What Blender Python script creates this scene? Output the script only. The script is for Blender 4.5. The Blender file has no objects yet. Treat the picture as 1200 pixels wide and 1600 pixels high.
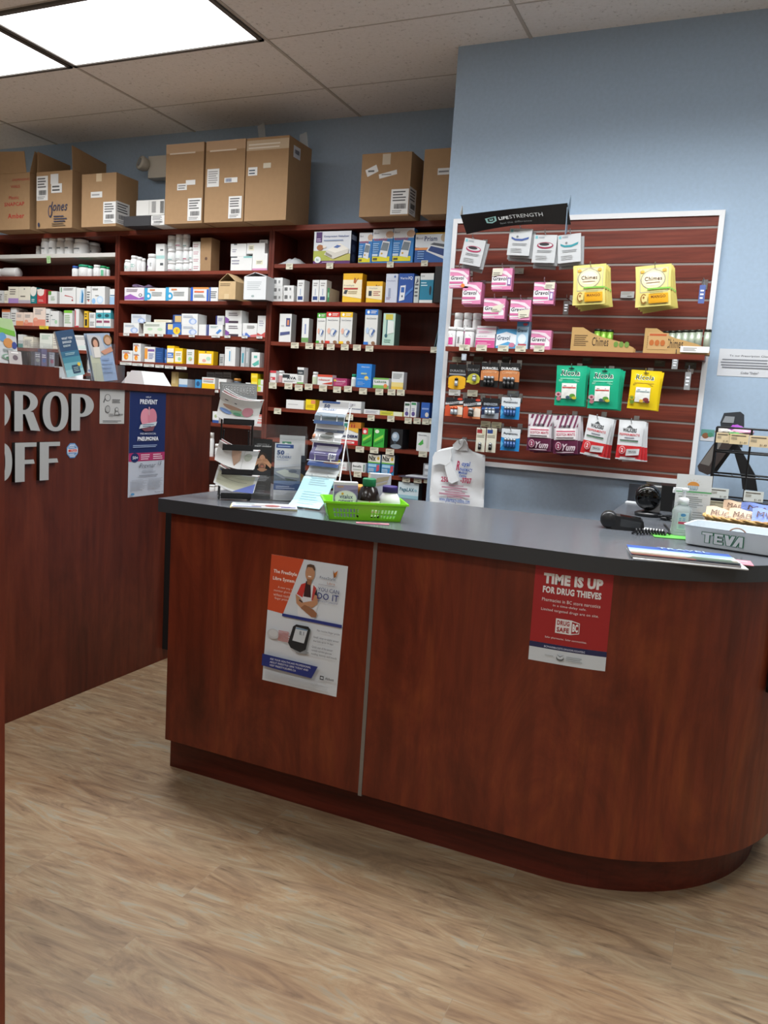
import bpy, bmesh, math, random
from mathutils import Vector, Matrix, Euler
random.seed(7)
S = bpy.context.scene
C = S.collection
PI = math.pi
CAMZ = 1.35
# ---------------------------------------------------------------- camera
YAW, PITCH, ROLL, FPX = -0.409571, -0.136293, 0.0648753, 1241.0
cy_, sy_, cp_, sp_, cr_, sr_ = math.cos(YAW), math.sin(YAW), math.cos(PITCH), math.sin(PITCH), math.cos(ROLL), math.sin(ROLL)
FWD = Vector((sy_*cp_, cy_*cp_, sp_)); r0 = Vector((cy_, -sy_, 0)); u0_ = r0.cross(FWD)
RGT = cr_*r0 + sr_*u0_; UPV = -sr_*r0 + cr_*u0_
cam_d = bpy.data.cameras.new('camera'); cam = bpy.data.objects.new('camera', cam_d); C.objects.link(cam)
cam_d.sensor_fit = 'VERTICAL'; cam_d.sensor_height = 24; cam_d.lens = FPX/1600*24; cam_d.clip_start = .02
m = Matrix((RGT, UPV, -FWD)).transposed().to_4x4(); m.translation = (0, 0, CAMZ)
cam.matrix_world = m
S.camera = cam
S.view_settings.view_transform = 'Standard'; S.view_settings.look = 'None'
S.view_settings.gamma = 1; S.view_settings.use_curve_mapping = False
S.view_settings.exposure = 0.08
CEIL = 3.05
LIGHT_W = 30.0
LIGHT_COL = (0.965, 0.985, 1.0)
LIGHT_SPREAD = math.radians(142)
w = bpy.data.worlds.new('world'); S.world = w; w.use_nodes = True
w.node_tree.nodes['Background'].inputs[0].default_value = (.5, .55, .6, 1)
w.node_tree.nodes['Background'].inputs[1].default_value = .1

# measuring helpers: a point of the photograph's frame carried onto a real plane of the room
def ray(px, py): return FWD*FPX + RGT*(px-600) - UPV*(py-800)
def onY(px, py, Y): d = ray(px, py); d = d*(Y/d.y); return Vector((d.x, d.y, d.z+CAMZ))
def onX(px, py, X): d = ray(px, py); d = d*(X/d.x); return Vector((d.x, d.y, d.z+CAMZ))
def onZ(px, py, Z): d = ray(px, py); d = d*((Z-CAMZ)/d.z); return Vector((d.x, d.y, Z))

# ---------------------------------------------------------------- materials
def lin(h):
    h = h.lstrip('#')
    if len(h) == 3: h = ''.join(c*2 for c in h)
    v = [int(h[i:i+2], 16)/255 for i in (0, 2, 4)]
    return tuple(x/12.92 if x <= .04045 else ((x+.055)/1.055)**2.4 for x in v) + (1,)
MATS = {}
def mat(col, rough=.5, metal=0, **k):
    key = (col, rough, metal, tuple(sorted(k.items())))
    if key in MATS: return MATS[key]
    m = bpy.data.materials.new('m_'+col.strip('#')); m.use_nodes = True
    b = m.node_tree.nodes['Principled BSDF']
    b.inputs['Base Color'].default_value = lin(col); b.inputs['Roughness'].default_value = rough; b.inputs['Metallic'].default_value = metal
    for a, v in k.items():
        b.inputs[{'trans': 'Transmission Weight', 'alpha': 'Alpha', 'ior': 'IOR', 'coat': 'Coat Weight', 'spec': 'Specular IOR Level'}[a]].default_value = v
    MATS[key] = m
    return m
def N(nt, t, **k):
    n = nt.nodes.new(t)
    for a, v in k.items(): setattr(n, a, v)
    return n
def ramp(nt, stops, fac):
    r = N(nt, 'ShaderNodeValToRGB'); e = r.color_ramp.elements
    while len(e) < len(stops): e.new(.5)
    for i, (p, c) in enumerate(stops): e[i].position = p; e[i].color = lin(c)
    nt.links.new(fac, r.inputs[0]); return r.outputs[0]
def wood(name, cols, scale, rough=.38, seed=0.0, fine=True, spec=.4):
    m = bpy.data.materials.new(name); m.use_nodes = True; nt = m.node_tree; b = nt.nodes['Principled BSDF']
    tc = N(nt, 'ShaderNodeTexCoord'); mp = N(nt, 'ShaderNodeMapping'); mp.inputs['Scale'].default_value = scale
    mp.inputs['Location'].default_value = (seed, seed*.7, seed*.3)
    nt.links.new(tc.outputs['Object'], mp.inputs[0])
    n1 = N(nt, 'ShaderNodeTexNoise'); n1.inputs['Scale'].default_value = 1.0; n1.inputs['Detail'].default_value = 10; n1.inputs['Roughness'].default_value = .68; n1.inputs['Distortion'].default_value = 1.4
    nt.links.new(mp.outputs[0], n1.inputs[0])
    c1 = ramp(nt, [(.28, cols[0]), (.5, cols[1]), (.74, cols[2])], n1.outputs['Fac'])
    mp2 = N(nt, 'ShaderNodeMapping'); mp2.inputs['Scale'].default_value = tuple(s*9 if s > 3 else s*2.5 for s in scale)
    nt.links.new(tc.outputs['Object'], mp2.inputs[0])
    n2 = N(nt, 'ShaderNodeTexNoise'); n2.inputs['Scale'].default_value = 1.0; n2.inputs['Detail'].default_value = 3
    nt.links.new(mp2.outputs[0], n2.inputs[0])
    c2 = ramp(nt, [(.35, '#a8a8a8'), (.62, '#ffffff')], n2.outputs['Fac'])
    mx = N(nt, 'ShaderNodeMixRGB', blend_type='MULTIPLY'); mx.inputs[0].default_value = .42
    nt.links.new(c1, mx.inputs[1]); nt.links.new(c2, mx.inputs[2])
    nt.links.new(mx.outputs[0], b.inputs['Base Color']); b.inputs['Roughness'].default_value = rough
    b.inputs['Specular IOR Level'].default_value = spec
    return m
CH = ('#4a1a0e', '#6b2a18', '#7d3420')
WOOD_V = wood('cherry_vertical', ('#4c1c0e', '#6d2c19', '#86401f'), (4.2, 4.2, 1.3), seed=3)
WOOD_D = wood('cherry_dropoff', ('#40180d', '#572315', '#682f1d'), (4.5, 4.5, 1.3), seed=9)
WOOD_H = wood('cherry_horizontal', ('#5a2418', '#783424', '#8a4230'), (.9, 5, 8), seed=1)
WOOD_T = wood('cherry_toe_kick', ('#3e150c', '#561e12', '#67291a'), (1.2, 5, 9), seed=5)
WOOD_S = wood('cherry_slatboard', ('#58251a', '#763527', '#864231'), (1.5, 5, 9), seed=12)
WOOD_IN = wood('cherry_shelving', ('#4a1c12', '#632619', '#713022'), (4, 4, 1.1), seed=4)
def wall_mat(name, col, rough=.85, bump=.02, sc=60):
    m = bpy.data.materials.new(name); m.use_nodes = True; nt = m.node_tree; b = nt.nodes['Principled BSDF']
    tc = N(nt, 'ShaderNodeTexCoord'); n = N(nt, 'ShaderNodeTexNoise'); n.inputs['Scale'].default_value = sc; n.inputs['Detail'].default_value = 3
    nt.links.new(tc.outputs['Object'], n.inputs[0])
    h = col.lstrip('#'); d = ''.join('%02x' % max(0, int(int(h[i:i+2], 16)*.97)) for i in (0, 2, 4))
    nt.links.new(ramp(nt, [(.3, '#'+d), (.7, col)], n.outputs['Fac']), b.inputs['Base Color'])
    bp = N(nt, 'ShaderNodeBump'); bp.inputs['Strength'].default_value = bump
    nt.links.new(n.outputs['Fac'], bp.inputs['Height']); nt.links.new(bp.outputs[0], b.inputs['Normal'])
    b.inputs['Roughness'].default_value = rough
    return m
BLUE = wall_mat('blue_wall_paint', '#a4bad0')
OFFW = wall_mat('offwhite_wall_paint', '#e6e3dc')
CARD = wall_mat('cardboard', '#a0805c', .8, .05, 30)
CARD2 = wall_mat('cardboard_dark', '#9c7650', .8, .05, 30)
def ceil_mat():
    m = bpy.data.materials.new('ceiling_tile'); m.use_nodes = True; nt = m.node_tree; b = nt.nodes['Principled BSDF']
    tc = N(nt, 'ShaderNodeTexCoord'); v = N(nt, 'ShaderNodeTexNoise'); v.inputs['Scale'].default_value = 55; v.inputs['Detail'].default_value = 2; v.inputs['Roughness'].default_value = .7
    nt.links.new(tc.outputs['Object'], v.inputs[0])
    nt.links.new(ramp(nt, [(.28, '#c6c2bb'), (.38, '#ebe8e2'), (.7, '#f0ede8')], v.outputs['Fac']), b.inputs['Base Color'])
    bp = N(nt, 'ShaderNodeBump'); bp.inputs['Strength'].default_value = .25; bp.inputs['Distance'].default_value = .004
    nt.links.new(v.outputs['Fac'], bp.inputs['Height']); nt.links.new(bp.outputs[0], b.inputs['Normal'])
    b.inputs['Roughness'].default_value = .95
    return m
CEILM = ceil_mat()
def floor_mat():
    m = bpy.data.materials.new('vinyl_plank'); m.use_nodes = True; nt = m.node_tree; b = nt.nodes['Principled BSDF']; L = nt.links.new
    tc = N(nt, 'ShaderNodeTexCoord')
    br = N(nt, 'ShaderNodeTexBrick'); br.inputs['Scale'].default_value = 1; br.inputs['Brick Width'].default_value = 1.22; br.inputs['Row Height'].default_value = .18
    br.inputs['Mortar Size'].default_value = .0009; br.inputs['Mortar Smooth'].default_value = 0; br.offset = .37
    br.inputs['Color1'].default_value = (0, 0, 0, 1); br.inputs['Color2'].default_value = (1, 1, 1, 1)
    L(tc.outputs['Object'], br.inputs[0])
    # each plank shifts the grain
    mp = N(nt, 'ShaderNodeMapping'); mp.inputs['Scale'].default_value = (2.0, 9, 1)
    ad = N(nt, 'ShaderNodeVectorMath', operation='ADD'); sc = N(nt, 'ShaderNodeVectorMath', operation='SCALE'); sc.inputs['Scale'].default_value = 3.0
    L(br.outputs['Color'], sc.inputs[0]); L(tc.outputs['Object'], mp.inputs[0]); L(mp.outputs[0], ad.inputs[0]); L(sc.outputs[0], ad.inputs[1])
    n1 = N(nt, 'ShaderNodeTexNoise'); n1.inputs['Scale'].default_value = 1.5; n1.inputs['Detail'].default_value = 10; n1.inputs['Roughness'].default_value = .66; n1.inputs['Distortion'].default_value = 2.2
    L(ad.outputs[0], n1.inputs[0])
    c1 = ramp(nt, [(.25, '#6b5843'), (.40, '#86705a'), (.49, '#937c62'), (.57, '#9c886d'), (.64, '#958d7c'), (.8, '#9a9280')], n1.outputs['Fac'])
    mp2 = N(nt, 'ShaderNodeMapping'); mp2.inputs['Scale'].default_value = (9, 95, 1); L(tc.outputs['Object'], mp2.inputs[0])
    n2 = N(nt, 'ShaderNodeTexNoise'); n2.inputs['Scale'].default_value = 1; n2.inputs['Detail'].default_value = 4; n2.inputs['Distortion'].default_value = .6; L(mp2.outputs[0], n2.inputs[0])
    c2 = ramp(nt, [(.27, '#75644f'), (.36, '#e2dfda'), (.7, '#ffffff')], n2.outputs['Fac'])
    mx = N(nt, 'ShaderNodeMixRGB', blend_type='MULTIPLY'); mx.inputs[0].default_value = .55; L(c1, mx.inputs[1]); L(c2, mx.inputs[2])
    n3 = N(nt, 'ShaderNodeTexNoise'); n3.inputs['Scale'].default_value = 2.2; n3.inputs['Detail'].default_value = 3
    mp3 = N(nt, 'ShaderNodeMapping'); mp3.inputs['Scale'].default_value = (.8, 2.2, 1); L(tc.outputs['Object'], mp3.inputs[0]); L(mp3.outputs[0], n3.inputs[0])
    c3 = ramp(nt, [(.35, '#cdb296'), (.5, '#f4f1ea'), (.68, '#cdd2cf')], n3.outputs['Fac'])
    mx2 = N(nt, 'ShaderNodeMixRGB', blend_type='MULTIPLY'); mx2.inputs[0].default_value = .5; L(mx.outputs[0], mx2.inputs[1]); L(c3, mx2.inputs[2])
    mo = N(nt, 'ShaderNodeMixRGB'); mo.inputs[2].default_value = lin('#83705a'); L(br.outputs['Fac'], mo.inputs[0]); L(mx2.outputs[0], mo.inputs[1])
    L(mo.outputs[0], b.inputs['Base Color']); b.inputs['Roughness'].default_value = .48; b.inputs['Specular IOR Level'].default_value = .35
    return m
FLOORM = floor_mat()
def slab_mat():
    m = bpy.data.materials.new('grey_laminate'); m.use_nodes = True; nt = m.node_tree; b = nt.nodes['Principled BSDF']
    tc = N(nt, 'ShaderNodeTexCoord'); n = N(nt, 'ShaderNodeTexNoise'); n.inputs['Scale'].default_value = 220; n.inputs['Detail'].default_value = 2
    nt.links.new(tc.outputs['Object'], n.inputs[0])
    nt.links.new(ramp(nt, [(.35, '#565a60'), (.65, '#62666c')], n.outputs['Fac']), b.inputs['Base Color'])
    b.inputs['Roughness'].default_value = .22; b.inputs['Specular IOR Level'].default_value = .55
    return m
SLAB = slab_mat()
def wicker_mat():
    m = bpy.data.materials.new('wicker'); m.use_nodes = True; nt = m.node_tree; b = nt.nodes['Principled BSDF']
    tc = N(nt, 'ShaderNodeTexCoord'); n = N(nt, 'ShaderNodeTexNoise'); n.inputs['Scale'].default_value = 80
    nt.links.new(tc.outputs['Object'], n.inputs[0])
    nt.links.new(ramp(nt, [(.35, '#9a7440'), (.65, '#cfa869')], n.outputs['Fac']), b.inputs['Base Color'])
    return m
WICK = wicker_mat()
BLACKM = mat('#0c0c0d', .35); CHROME = mat('#b9bbbd', .25, 1.0); WHITEP = mat('#e9ebec', .5)
ACRY = None
def acrylic():
    m = bpy.data.materials.new('clear_acrylic'); m.use_nodes = True; nt = m.node_tree; nt.nodes.remove(nt.nodes['Principled BSDF'])
    o = nt.nodes['Material Output']; t = N(nt, 'ShaderNodeBsdfTransparent'); g = N(nt, 'ShaderNodeBsdfGlossy'); d = N(nt, 'ShaderNodeBsdfDiffuse')
    t.inputs[0].default_value = (.965, .97, .975, 1); g.inputs['Roughness'].default_value = .08; d.inputs[0].default_value = (.8, .82, .84, 1)
    a = N(nt, 'ShaderNodeMixShader'); b = N(nt, 'ShaderNodeMixShader'); b.inputs[0].default_value = .022; a.inputs[0].default_value = .045
    nt.links.new(t.outputs[0], a.inputs[1]); nt.links.new(g.outputs[0], a.inputs[2])
    nt.links.new(a.outputs[0], b.inputs[1]); nt.links.new(d.outputs[0], b.inputs[2]); nt.links.new(b.outputs[0], o.inputs[0])
    return m
ACRY = acrylic()

# ---------------------------------------------------------------- mesh builder
TXT = {}
def text_geo(s, bold=0.0, shear=0.0):
    key = (s, bold, shear)
    if key in TXT: return TXT[key]
    cu = bpy.data.curves.new('t', 'FONT'); cu.body = s; cu.resolution_u = 2; cu.offset = bold; cu.shear = shear; cu.fill_mode = 'FRONT'
    if bold: cu.space_character = 1.08
    ob = bpy.data.objects.new('t', cu); C.objects.link(ob)
    dg = bpy.context.evaluated_depsgraph_get(); me = bpy.data.meshes.new_from_object(ob.evaluated_get(dg))
    vs = [(v.co.x, v.co.y) for v in me.vertices]; fs = [tuple(p.vertices) for p in me.polygons]
    bpy.data.objects.remove(ob); bpy.data.curves.remove(cu); bpy.data.meshes.remove(me)
    if vs:
        x0 = min(v[0] for v in vs); x1 = max(v[0] for v in vs); y0 = min(v[1] for v in vs); y1 = max(v[1] for v in vs)
        vs = [((a-x0)/(x1-x0+1e-9), (b-y0)/(y1-y0+1e-9)) for a, b in vs]
    TXT[key] = (vs, fs); return TXT[key]

class MB:
    def __init__(s): s.v = []; s.f = []; s.mi = []; s.mats = []; s.sm = []
    def m(s, mt):
        if isinstance(mt, str): mt = mat(mt)
        if mt not in s.mats: s.mats.append(mt)
        return s.mats.index(mt)
    def add(s, vs, fs, mt, smooth=False):
        k = len(s.v); s.v += [tuple(v) for v in vs]; i = s.m(mt)
        for f in fs: s.f.append(tuple(k+a for a in f)); s.mi.append(i); s.sm.append(smooth)
        return s
    def box(s, a, b, mt, front=None, top=None, side=None):
        x0, y0, z0 = a; x1, y1, z1 = b
        V = [(x0, y0, z0), (x1, y0, z0), (x1, y1, z0), (x0, y1, z0), (x0, y0, z1), (x1, y0, z1), (x1, y1, z1), (x0, y1, z1)]
        F = [((0, 1, 5, 4), front), ((1, 2, 6, 5), side), ((2, 3, 7, 6), None), ((3, 0, 4, 7), side), ((4, 5, 6, 7), top), ((3, 2, 1, 0), None)]
        for f, q in F: s.add([V[i] for i in f], [(0, 1, 2, 3)], q or mt)
        return s
    def rbox(s, a, b, r, mt, n=3, axis=2):
        # box with rounded vertical (axis) edges
        ax = [0, 1, 2]; ax.remove(axis); i, j = ax
        o = []
        for cx, cy, st in ((b[i]-r, b[j]-r, 0), (a[i]+r, b[j]-r, 1), (a[i]+r, a[j]+r, 2), (b[i]-r, a[j]+r, 3)):
            for k in range(n+1):
                t = (st+k/n)*PI/2; o.append((cx+r*math.cos(t), cy+r*math.sin(t)))
        return s.prism(o, axis, a[axis], b[axis], mt, smooth=False)
    def prism(s, pts, axis, c0, c1, mt, smooth=False, cap=True, edge=None):
        def mk(p, c):
            v = [0, 0, 0]; ax = [0, 1, 2]; ax.remove(axis); v[ax[0]], v[ax[1]] = p; v[axis] = c; return tuple(v)
        n = len(pts); V = [mk(p, c0) for p in pts] + [mk(p, c1) for p in pts]
        s.add(V, [(i, (i+1) % n, n+(i+1) % n, n+i) for i in range(n)], edge or mt, smooth)
        if cap:
            s.add([mk(p, c0) for p in pts], [tuple(range(n))[::-1]], mt); s.add([mk(p, c1) for p in pts], [tuple(range(n))], mt)
        return s
    def lathe(s, prof, mt, c=(0, 0, 0), n=20, smooth=True, sx=1, sy=1):
        V = []; F = []
        for r, z in prof:
            for k in range(n): t = 2*PI*k/n; V.append((c[0]+r*sx*math.cos(t), c[1]+r*sy*math.sin(t), c[2]+z))
        for i in range(len(prof)-1):
            for k in range(n): F.append((i*n+k, i*n+(k+1) % n, (i+1)*n+(k+1) % n, (i+1)*n+k))
        if prof[0][0] > 1e-5: F.append(tuple(range(n))[::-1])
        if prof[-1][0] > 1e-5: F.append(tuple((len(prof)-1)*n+k for k in range(n)))
        return s.add(V, F, mt, smooth)
    def tube(s, pts, r, mt, n=8, closed=False):
        P = [Vector(p) for p in pts]; V = []; F = []; up = None
        for i, p in enumerate(P):
            if closed: t = P[(i+1) % len(P)]-P[i-1]
            else: t = P[min(i+1, len(P)-1)]-P[max(i-1, 0)]
            t.normalize()
            if up is None:
                up = Vector((0, 0, 1)) if abs(t.z) < .9 else Vector((1, 0, 0))
            a = t.cross(up).normalized(); b = a.cross(t).normalized(); up = b
            for k in range(n): q = 2*PI*k/n; V.append(p + r*(a*math.cos(q)+b*math.sin(q)))
        m_ = len(P)
        for i in range(m_ if closed else m_-1):
            j = (i+1) % m_
            for k in range(n): F.append((i*n+k, i*n+(k+1) % n, j*n+(k+1) % n, j*n+k))
        if not closed: F += [tuple(range(n)), tuple((m_-1)*n+k for k in range(n))[::-1]]
        return s.add(V, F, mt, True)
    def ball(s, c, r, mt, n=14, sq=(1, 1, 1)):
        prof = [(r*math.sin(PI*i/n)+1e-6, -r*math.cos(PI*i/n)*sq[2]) for i in range(n+1)]
        return s.lathe(prof, mt, c, 18, True, sq[0], sq[1])
    # printed layers over a surface f(u, v, off)
    def prt(s, f, ls, sub=1, base=1, eps=.0004):
        for i, l in enumerate(ls):
            k = l[0]; o = eps*(base+i)
            if k == 'r':
                _, a, b, c, d, col = l[:6]; n = sub; V = []; F = []
                for q in range(n+1):
                    for p in range(n+1): V.append(f(a+(c-a)*p/n, b+(d-b)*q/n, o))
                for q in range(n):
                    for p in range(n): F.append((q*(n+1)+p, q*(n+1)+p+1, (q+1)*(n+1)+p+1, (q+1)*(n+1)+p))
                s.add(V, F, col)
            elif k == 'e':
                _, a, b, ra, rb, col = l; n = 20
                V = [f(a, b, o)]+[f(a+ra*math.cos(2*PI*t/n), b+rb*math.sin(2*PI*t/n), o) for t in range(n)]
                s.add(V, [(0, 1+t, 1+(t+1) % n) for t in range(n)], col)
            elif k == 'p':
                _, pts, col = l; s.add([f(a, b, o) for a, b in pts], [tuple(range(len(pts)))], col)
            elif k == 't':
                _, t, a, b, c, d, col = l[:7]; bold = l[7] if len(l) > 7 else 0.0; sh = l[8] if len(l) > 8 else 0.0
                vs, fs = text_geo(t, bold, sh); s.add([f(a+(c-a)*x, b+(d-b)*y, o) for x, y in vs], fs, col)
            elif k == 'l':
                _, a, b, c, d, n, col = l[:7]; rnd = random.Random(int(a*97+b*31+n)); h = (d-b)/n
                for q in range(n):
                    e = c-(c-a)*rnd.uniform(0, .3); z0 = d-h*(q+.75); z1 = d-h*(q+.3)
                    s.add([f(a, z0, o), f(e, z0, o), f(e, z1, o), f(a, z1, o)], [(0, 1, 2, 3)], col)
            elif k == 'bar':
                _, a, b, c, d, col = l[:6]; rnd = random.Random(3); x = a
                while x < c:
                    q = (c-a)*rnd.uniform(.015, .05); s.add([f(x, b, o), f(x+q, b, o), f(x+q, d, o), f(x, d, o)], [(0, 1, 2, 3)], col); x += q+(c-a)*rnd.uniform(.015, .04)
        return s
    def build(s, name, loc=(0, 0, 0), rz=0, parent=None, rot=None, bevel=0):
        me = bpy.data.meshes.new(name); me.from_pydata(s.v, [], s.f)
        for q in s.mats: me.materials.append(q)
        me.polygons.foreach_set('material_index', s.mi); me.polygons.foreach_set('use_smooth', s.sm); me.update()
        o = bpy.data.objects.new(name, me); C.objects.link(o); o.location = loc
        if rot is not None: o.rotation_euler = rot
        else: o.rotation_euler = (0, 0, rz)
        if parent: o.parent = parent
        if bevel:
            q = o.modifiers.new('bevel', 'BEVEL'); q.width = bevel; q.segments = 2; q.limit_method = 'ANGLE'
        return o
LABELS = {}
def tag(o, label=None, cat=None, group=None, kind=None):
    if label:
        o['label'] = label; n = len(label.split())
        if not 4 <= n <= 16: print('LABEL LENGTH', n, label)
        if o.parent is None:
            if label in LABELS and not (group and LABELS[label] == group): print('DUP LABEL', label)
            LABELS[label] = group
    if cat: o['category'] = cat
    if group: o['group'] = group
    if kind: o['kind'] = kind
    return o
def empty(name, loc, rz=0, rot=None):
    o = bpy.data.objects.new(name, None); C.objects.link(o); o.location = loc; o.rotation_euler = rot or (0, 0, rz); o.empty_display_size = .05
    return o
def flat(w, h, x0=None, y=0.0):
    a = -w/2 if x0 is None else x0
    return lambda u, v, o: (a+u*w, y-o, v*h)

# ---------------------------------------------------------------- room
XL, XR, YF, YB = -6.2, 3.2, -3.2, 4.53
def struct(name, mb, **k): return tag(mb.build(name, **k), kind='structure')
struct('floor', MB().box((XL, YF, -.06), (XR, YB, 0), FLOORM))
struct('ceiling', MB().box((XL, YF, CEIL), (XR, YB, CEIL+.08), CEILM))
struct('wall_back', MB().box((XL, YB, 0), (-1.42, YB+.1, CEIL), BLUE))
struct('wall_right', MB().box((-1.42, 3.80, 0), (XR, YB+.1, CEIL), BLUE))
struct('wall_left', MB().box((XL-.1, YF-.1, 0), (XL, YB+.1, CEIL), OFFW))
struct('wall_side', MB().box((XR, YF-.1, 0), (XR+.1, YB+.1, CEIL), OFFW))
struct('wall_front', MB().box((XL, YF-.1, 0), (XR, YF, CEIL), OFFW))
# suspended grid: long tees every 1.22 m, cross tees every 0.61 m
g = MB(); TEE = mat('#bdb6ac', .6)
gx = [-2.29+1.22*k for k in range(-3, 5)]; gy = [3.485-.61*k for k in range(-1, 11)]
LAMPS = [(0, 3.485, .85), (-1, 3.485, .85), (1, 2.875, .45), (2, 2.875, 1.0), (3, 2.875, .8), (-1, .435, .45), (1, .435, .45), (3, .435, .45), (1, -1.395, .4), (3, -1.395, .4), (-1, -1.395, .4)]
for x in gx: g.box((x-.008, YF, CEIL-.004), (x+.008, YB if x < -1.42 else 3.80, CEIL-.0002), TEE)
for y in gy:
    if y > YB: continue
    g.box((XL, y-.004, CEIL-.0015), (XR if y < 3.8 else -1.42, y+.004, CEIL-.0002), TEE)
struct('trim_1', g)
EM = bpy.data.materials.new('lit_diffuser'); EM.use_nodes = True
EM.node_tree.nodes['Principled BSDF'].inputs['Emission Color'].default_value = (1, 1, 1, 1)
EM.node_tree.nodes['Principled BSDF'].inputs['Emission Strength'].default_value = 3.0
lname = {0: 'wide ceiling light panel above the drop-off counter, nearer the middle', 1: 'ceiling light panel beside the other, cut off by the left edge'}
for i, (k, y, pw) in enumerate(LAMPS):
    x = -2.29+1.22*(k-.5)
    e = empty('ceiling_light', (x, y-.305, CEIL))
    tag(e, lname.get(i, 'recessed fluorescent ceiling light panel out over the shop floor'), 'ceiling light', 'ceiling light panels in the shop' )
    f = MB(); W2, H2 = .600, .296
    for a, b in (((-W2, -H2, -.012), (W2, -H2+.022, 0)), ((-W2, H2-.022, -.012), (W2, H2, 0)), ((-W2, -H2, -.012), (-W2+.022, H2, 0)), ((W2-.022, -H2, -.012), (W2, H2, 0))):
        f.box(a, b, mat('#55504a', .6))
    f.build('frame', parent=e)
    MB().box((-W2+.022, -H2+.022, -.006), (W2-.022, H2-.022, -.002), EM).build('diffuser', parent=e)
    ld = bpy.data.lights.new('tube_light', 'AREA'); ld.shape = 'RECTANGLE'; ld.size = 1.15; ld.size_y = .54; ld.energy = LIGHT_W*pw; ld.color = LIGHT_COL; ld.spread = LIGHT_SPREAD
    lo = bpy.data.objects.new('tube_light', ld); C.objects.link(lo); lo.location = (0, 0, -.007); lo.parent = e

# ---------------------------------------------------------------- front counter
def arc(cx, cy, r, a0, a1, n): return [(cx+r*math.cos(a0+(a1-a0)*i/n), cy+r*math.sin(a0+(a1-a0)*i/n)) for i in range(n+1)]
CT = empty('service_counter', (-.7, 2.15, 0))
tag(CT, 'cherry wood service counter with curved right end and grey top', 'counter')
off = Vector((.7, -2.15, 0))
def cbuild(mb, name, **k): return mb.build(name, loc=tuple(off), parent=CT, **k)
ACX, ACY = -.38, 2.79
o = [(-1.749, 2.12)] + arc(ACX, ACY, .67, -PI/2, 0, 28) + [(.29, 3.797), (-.42, 3.797), (-.41, 2.88), (-1.749, 2.84)]
cbuild(MB().prism(o, 2, .940, .985, SLAB, edge=mat('#32363a', .45)), 'countertop', bevel=.003)
SEAM = -.953
cbuild(MB().prism([(-1.715, 2.15), (SEAM-.003, 2.15), (SEAM-.003, 2.80), (-1.715, 2.80)], 2, .13, .9395, WOOD_V), 'front_panel')
o = [(SEAM+.003, 2.15)] + arc(ACX, ACY, .64, -PI/2, 0, 32) + [(.26, 3.797), (-.38, 3.797), (-.38, 2.84), (SEAM+.003, 2.80)]
cbuild(MB().prism(o, 2, .13, .9395, WOOD_V, smooth=False), 'curved_front_panel')
cbuild(MB().box((SEAM-.006, 2.1475, .125), (SEAM+.006, 2.16, .939), mat('#8a8a88', .4, .6)), 'seam_trim')
o = [(-1.738, 2.21)] + arc(ACX, ACY, .58, -PI/2, 0, 28) + [(.20, 3.797), (-.38, 3.797), (-.38, 2.84), (-1.738, 2.78)]
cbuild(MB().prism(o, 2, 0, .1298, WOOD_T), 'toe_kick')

# ---------------------------------------------------------------- drop-off counter
DX = -2.508
DR = empty('drop_off_counter', (DX-.15, 2.0, 0))
tag(DR, 'tall dark cherry drop-off counter running back on the left', 'counter')
dof = (-(DX-.15), -2.0, 0)
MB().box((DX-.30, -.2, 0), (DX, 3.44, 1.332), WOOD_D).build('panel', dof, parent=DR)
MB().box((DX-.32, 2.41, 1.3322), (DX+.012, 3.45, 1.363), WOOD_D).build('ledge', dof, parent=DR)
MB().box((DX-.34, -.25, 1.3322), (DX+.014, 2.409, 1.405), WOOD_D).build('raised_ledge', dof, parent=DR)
# near partition whose edge shows along the left of the picture
pe = onY(7.5, 1100, .964)
tag(MB().box((-2.0, .946, 0), (pe.x, .964, onY(3, 604, .95).z), WOOD_V).build('partition_panel'), 'cherry wood partition edge standing along the far left of the picture', 'partition')
# near-black upright strip and silver latch in the gap behind the counter's left end
a = onX(257, 830, -2.47); b = onX(261, 1011, -2.47)
tag(MB().box((-2.5075, 3.10, .06), (-2.47, 3.13, .80), mat('#080606', .7)).build('black_strip'), 'thin black upright strip in gap between drop-off and front counter', 'post')
p = onY(259, 768, 2.60)
mb = MB(); q = .004
mb.tube([(0, 0, 0), (0, 0, -.03), (0, 0, 0), (.05, .02, -.004), (.10, .04, -.02)], q, mat('#a5a5a5', .35, .7))
tag(mb.build('gate_latch', (-1.76, 2.62, .99)), 'small silver metal latch bar behind grey countertop left corner', 'latch')

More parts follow.
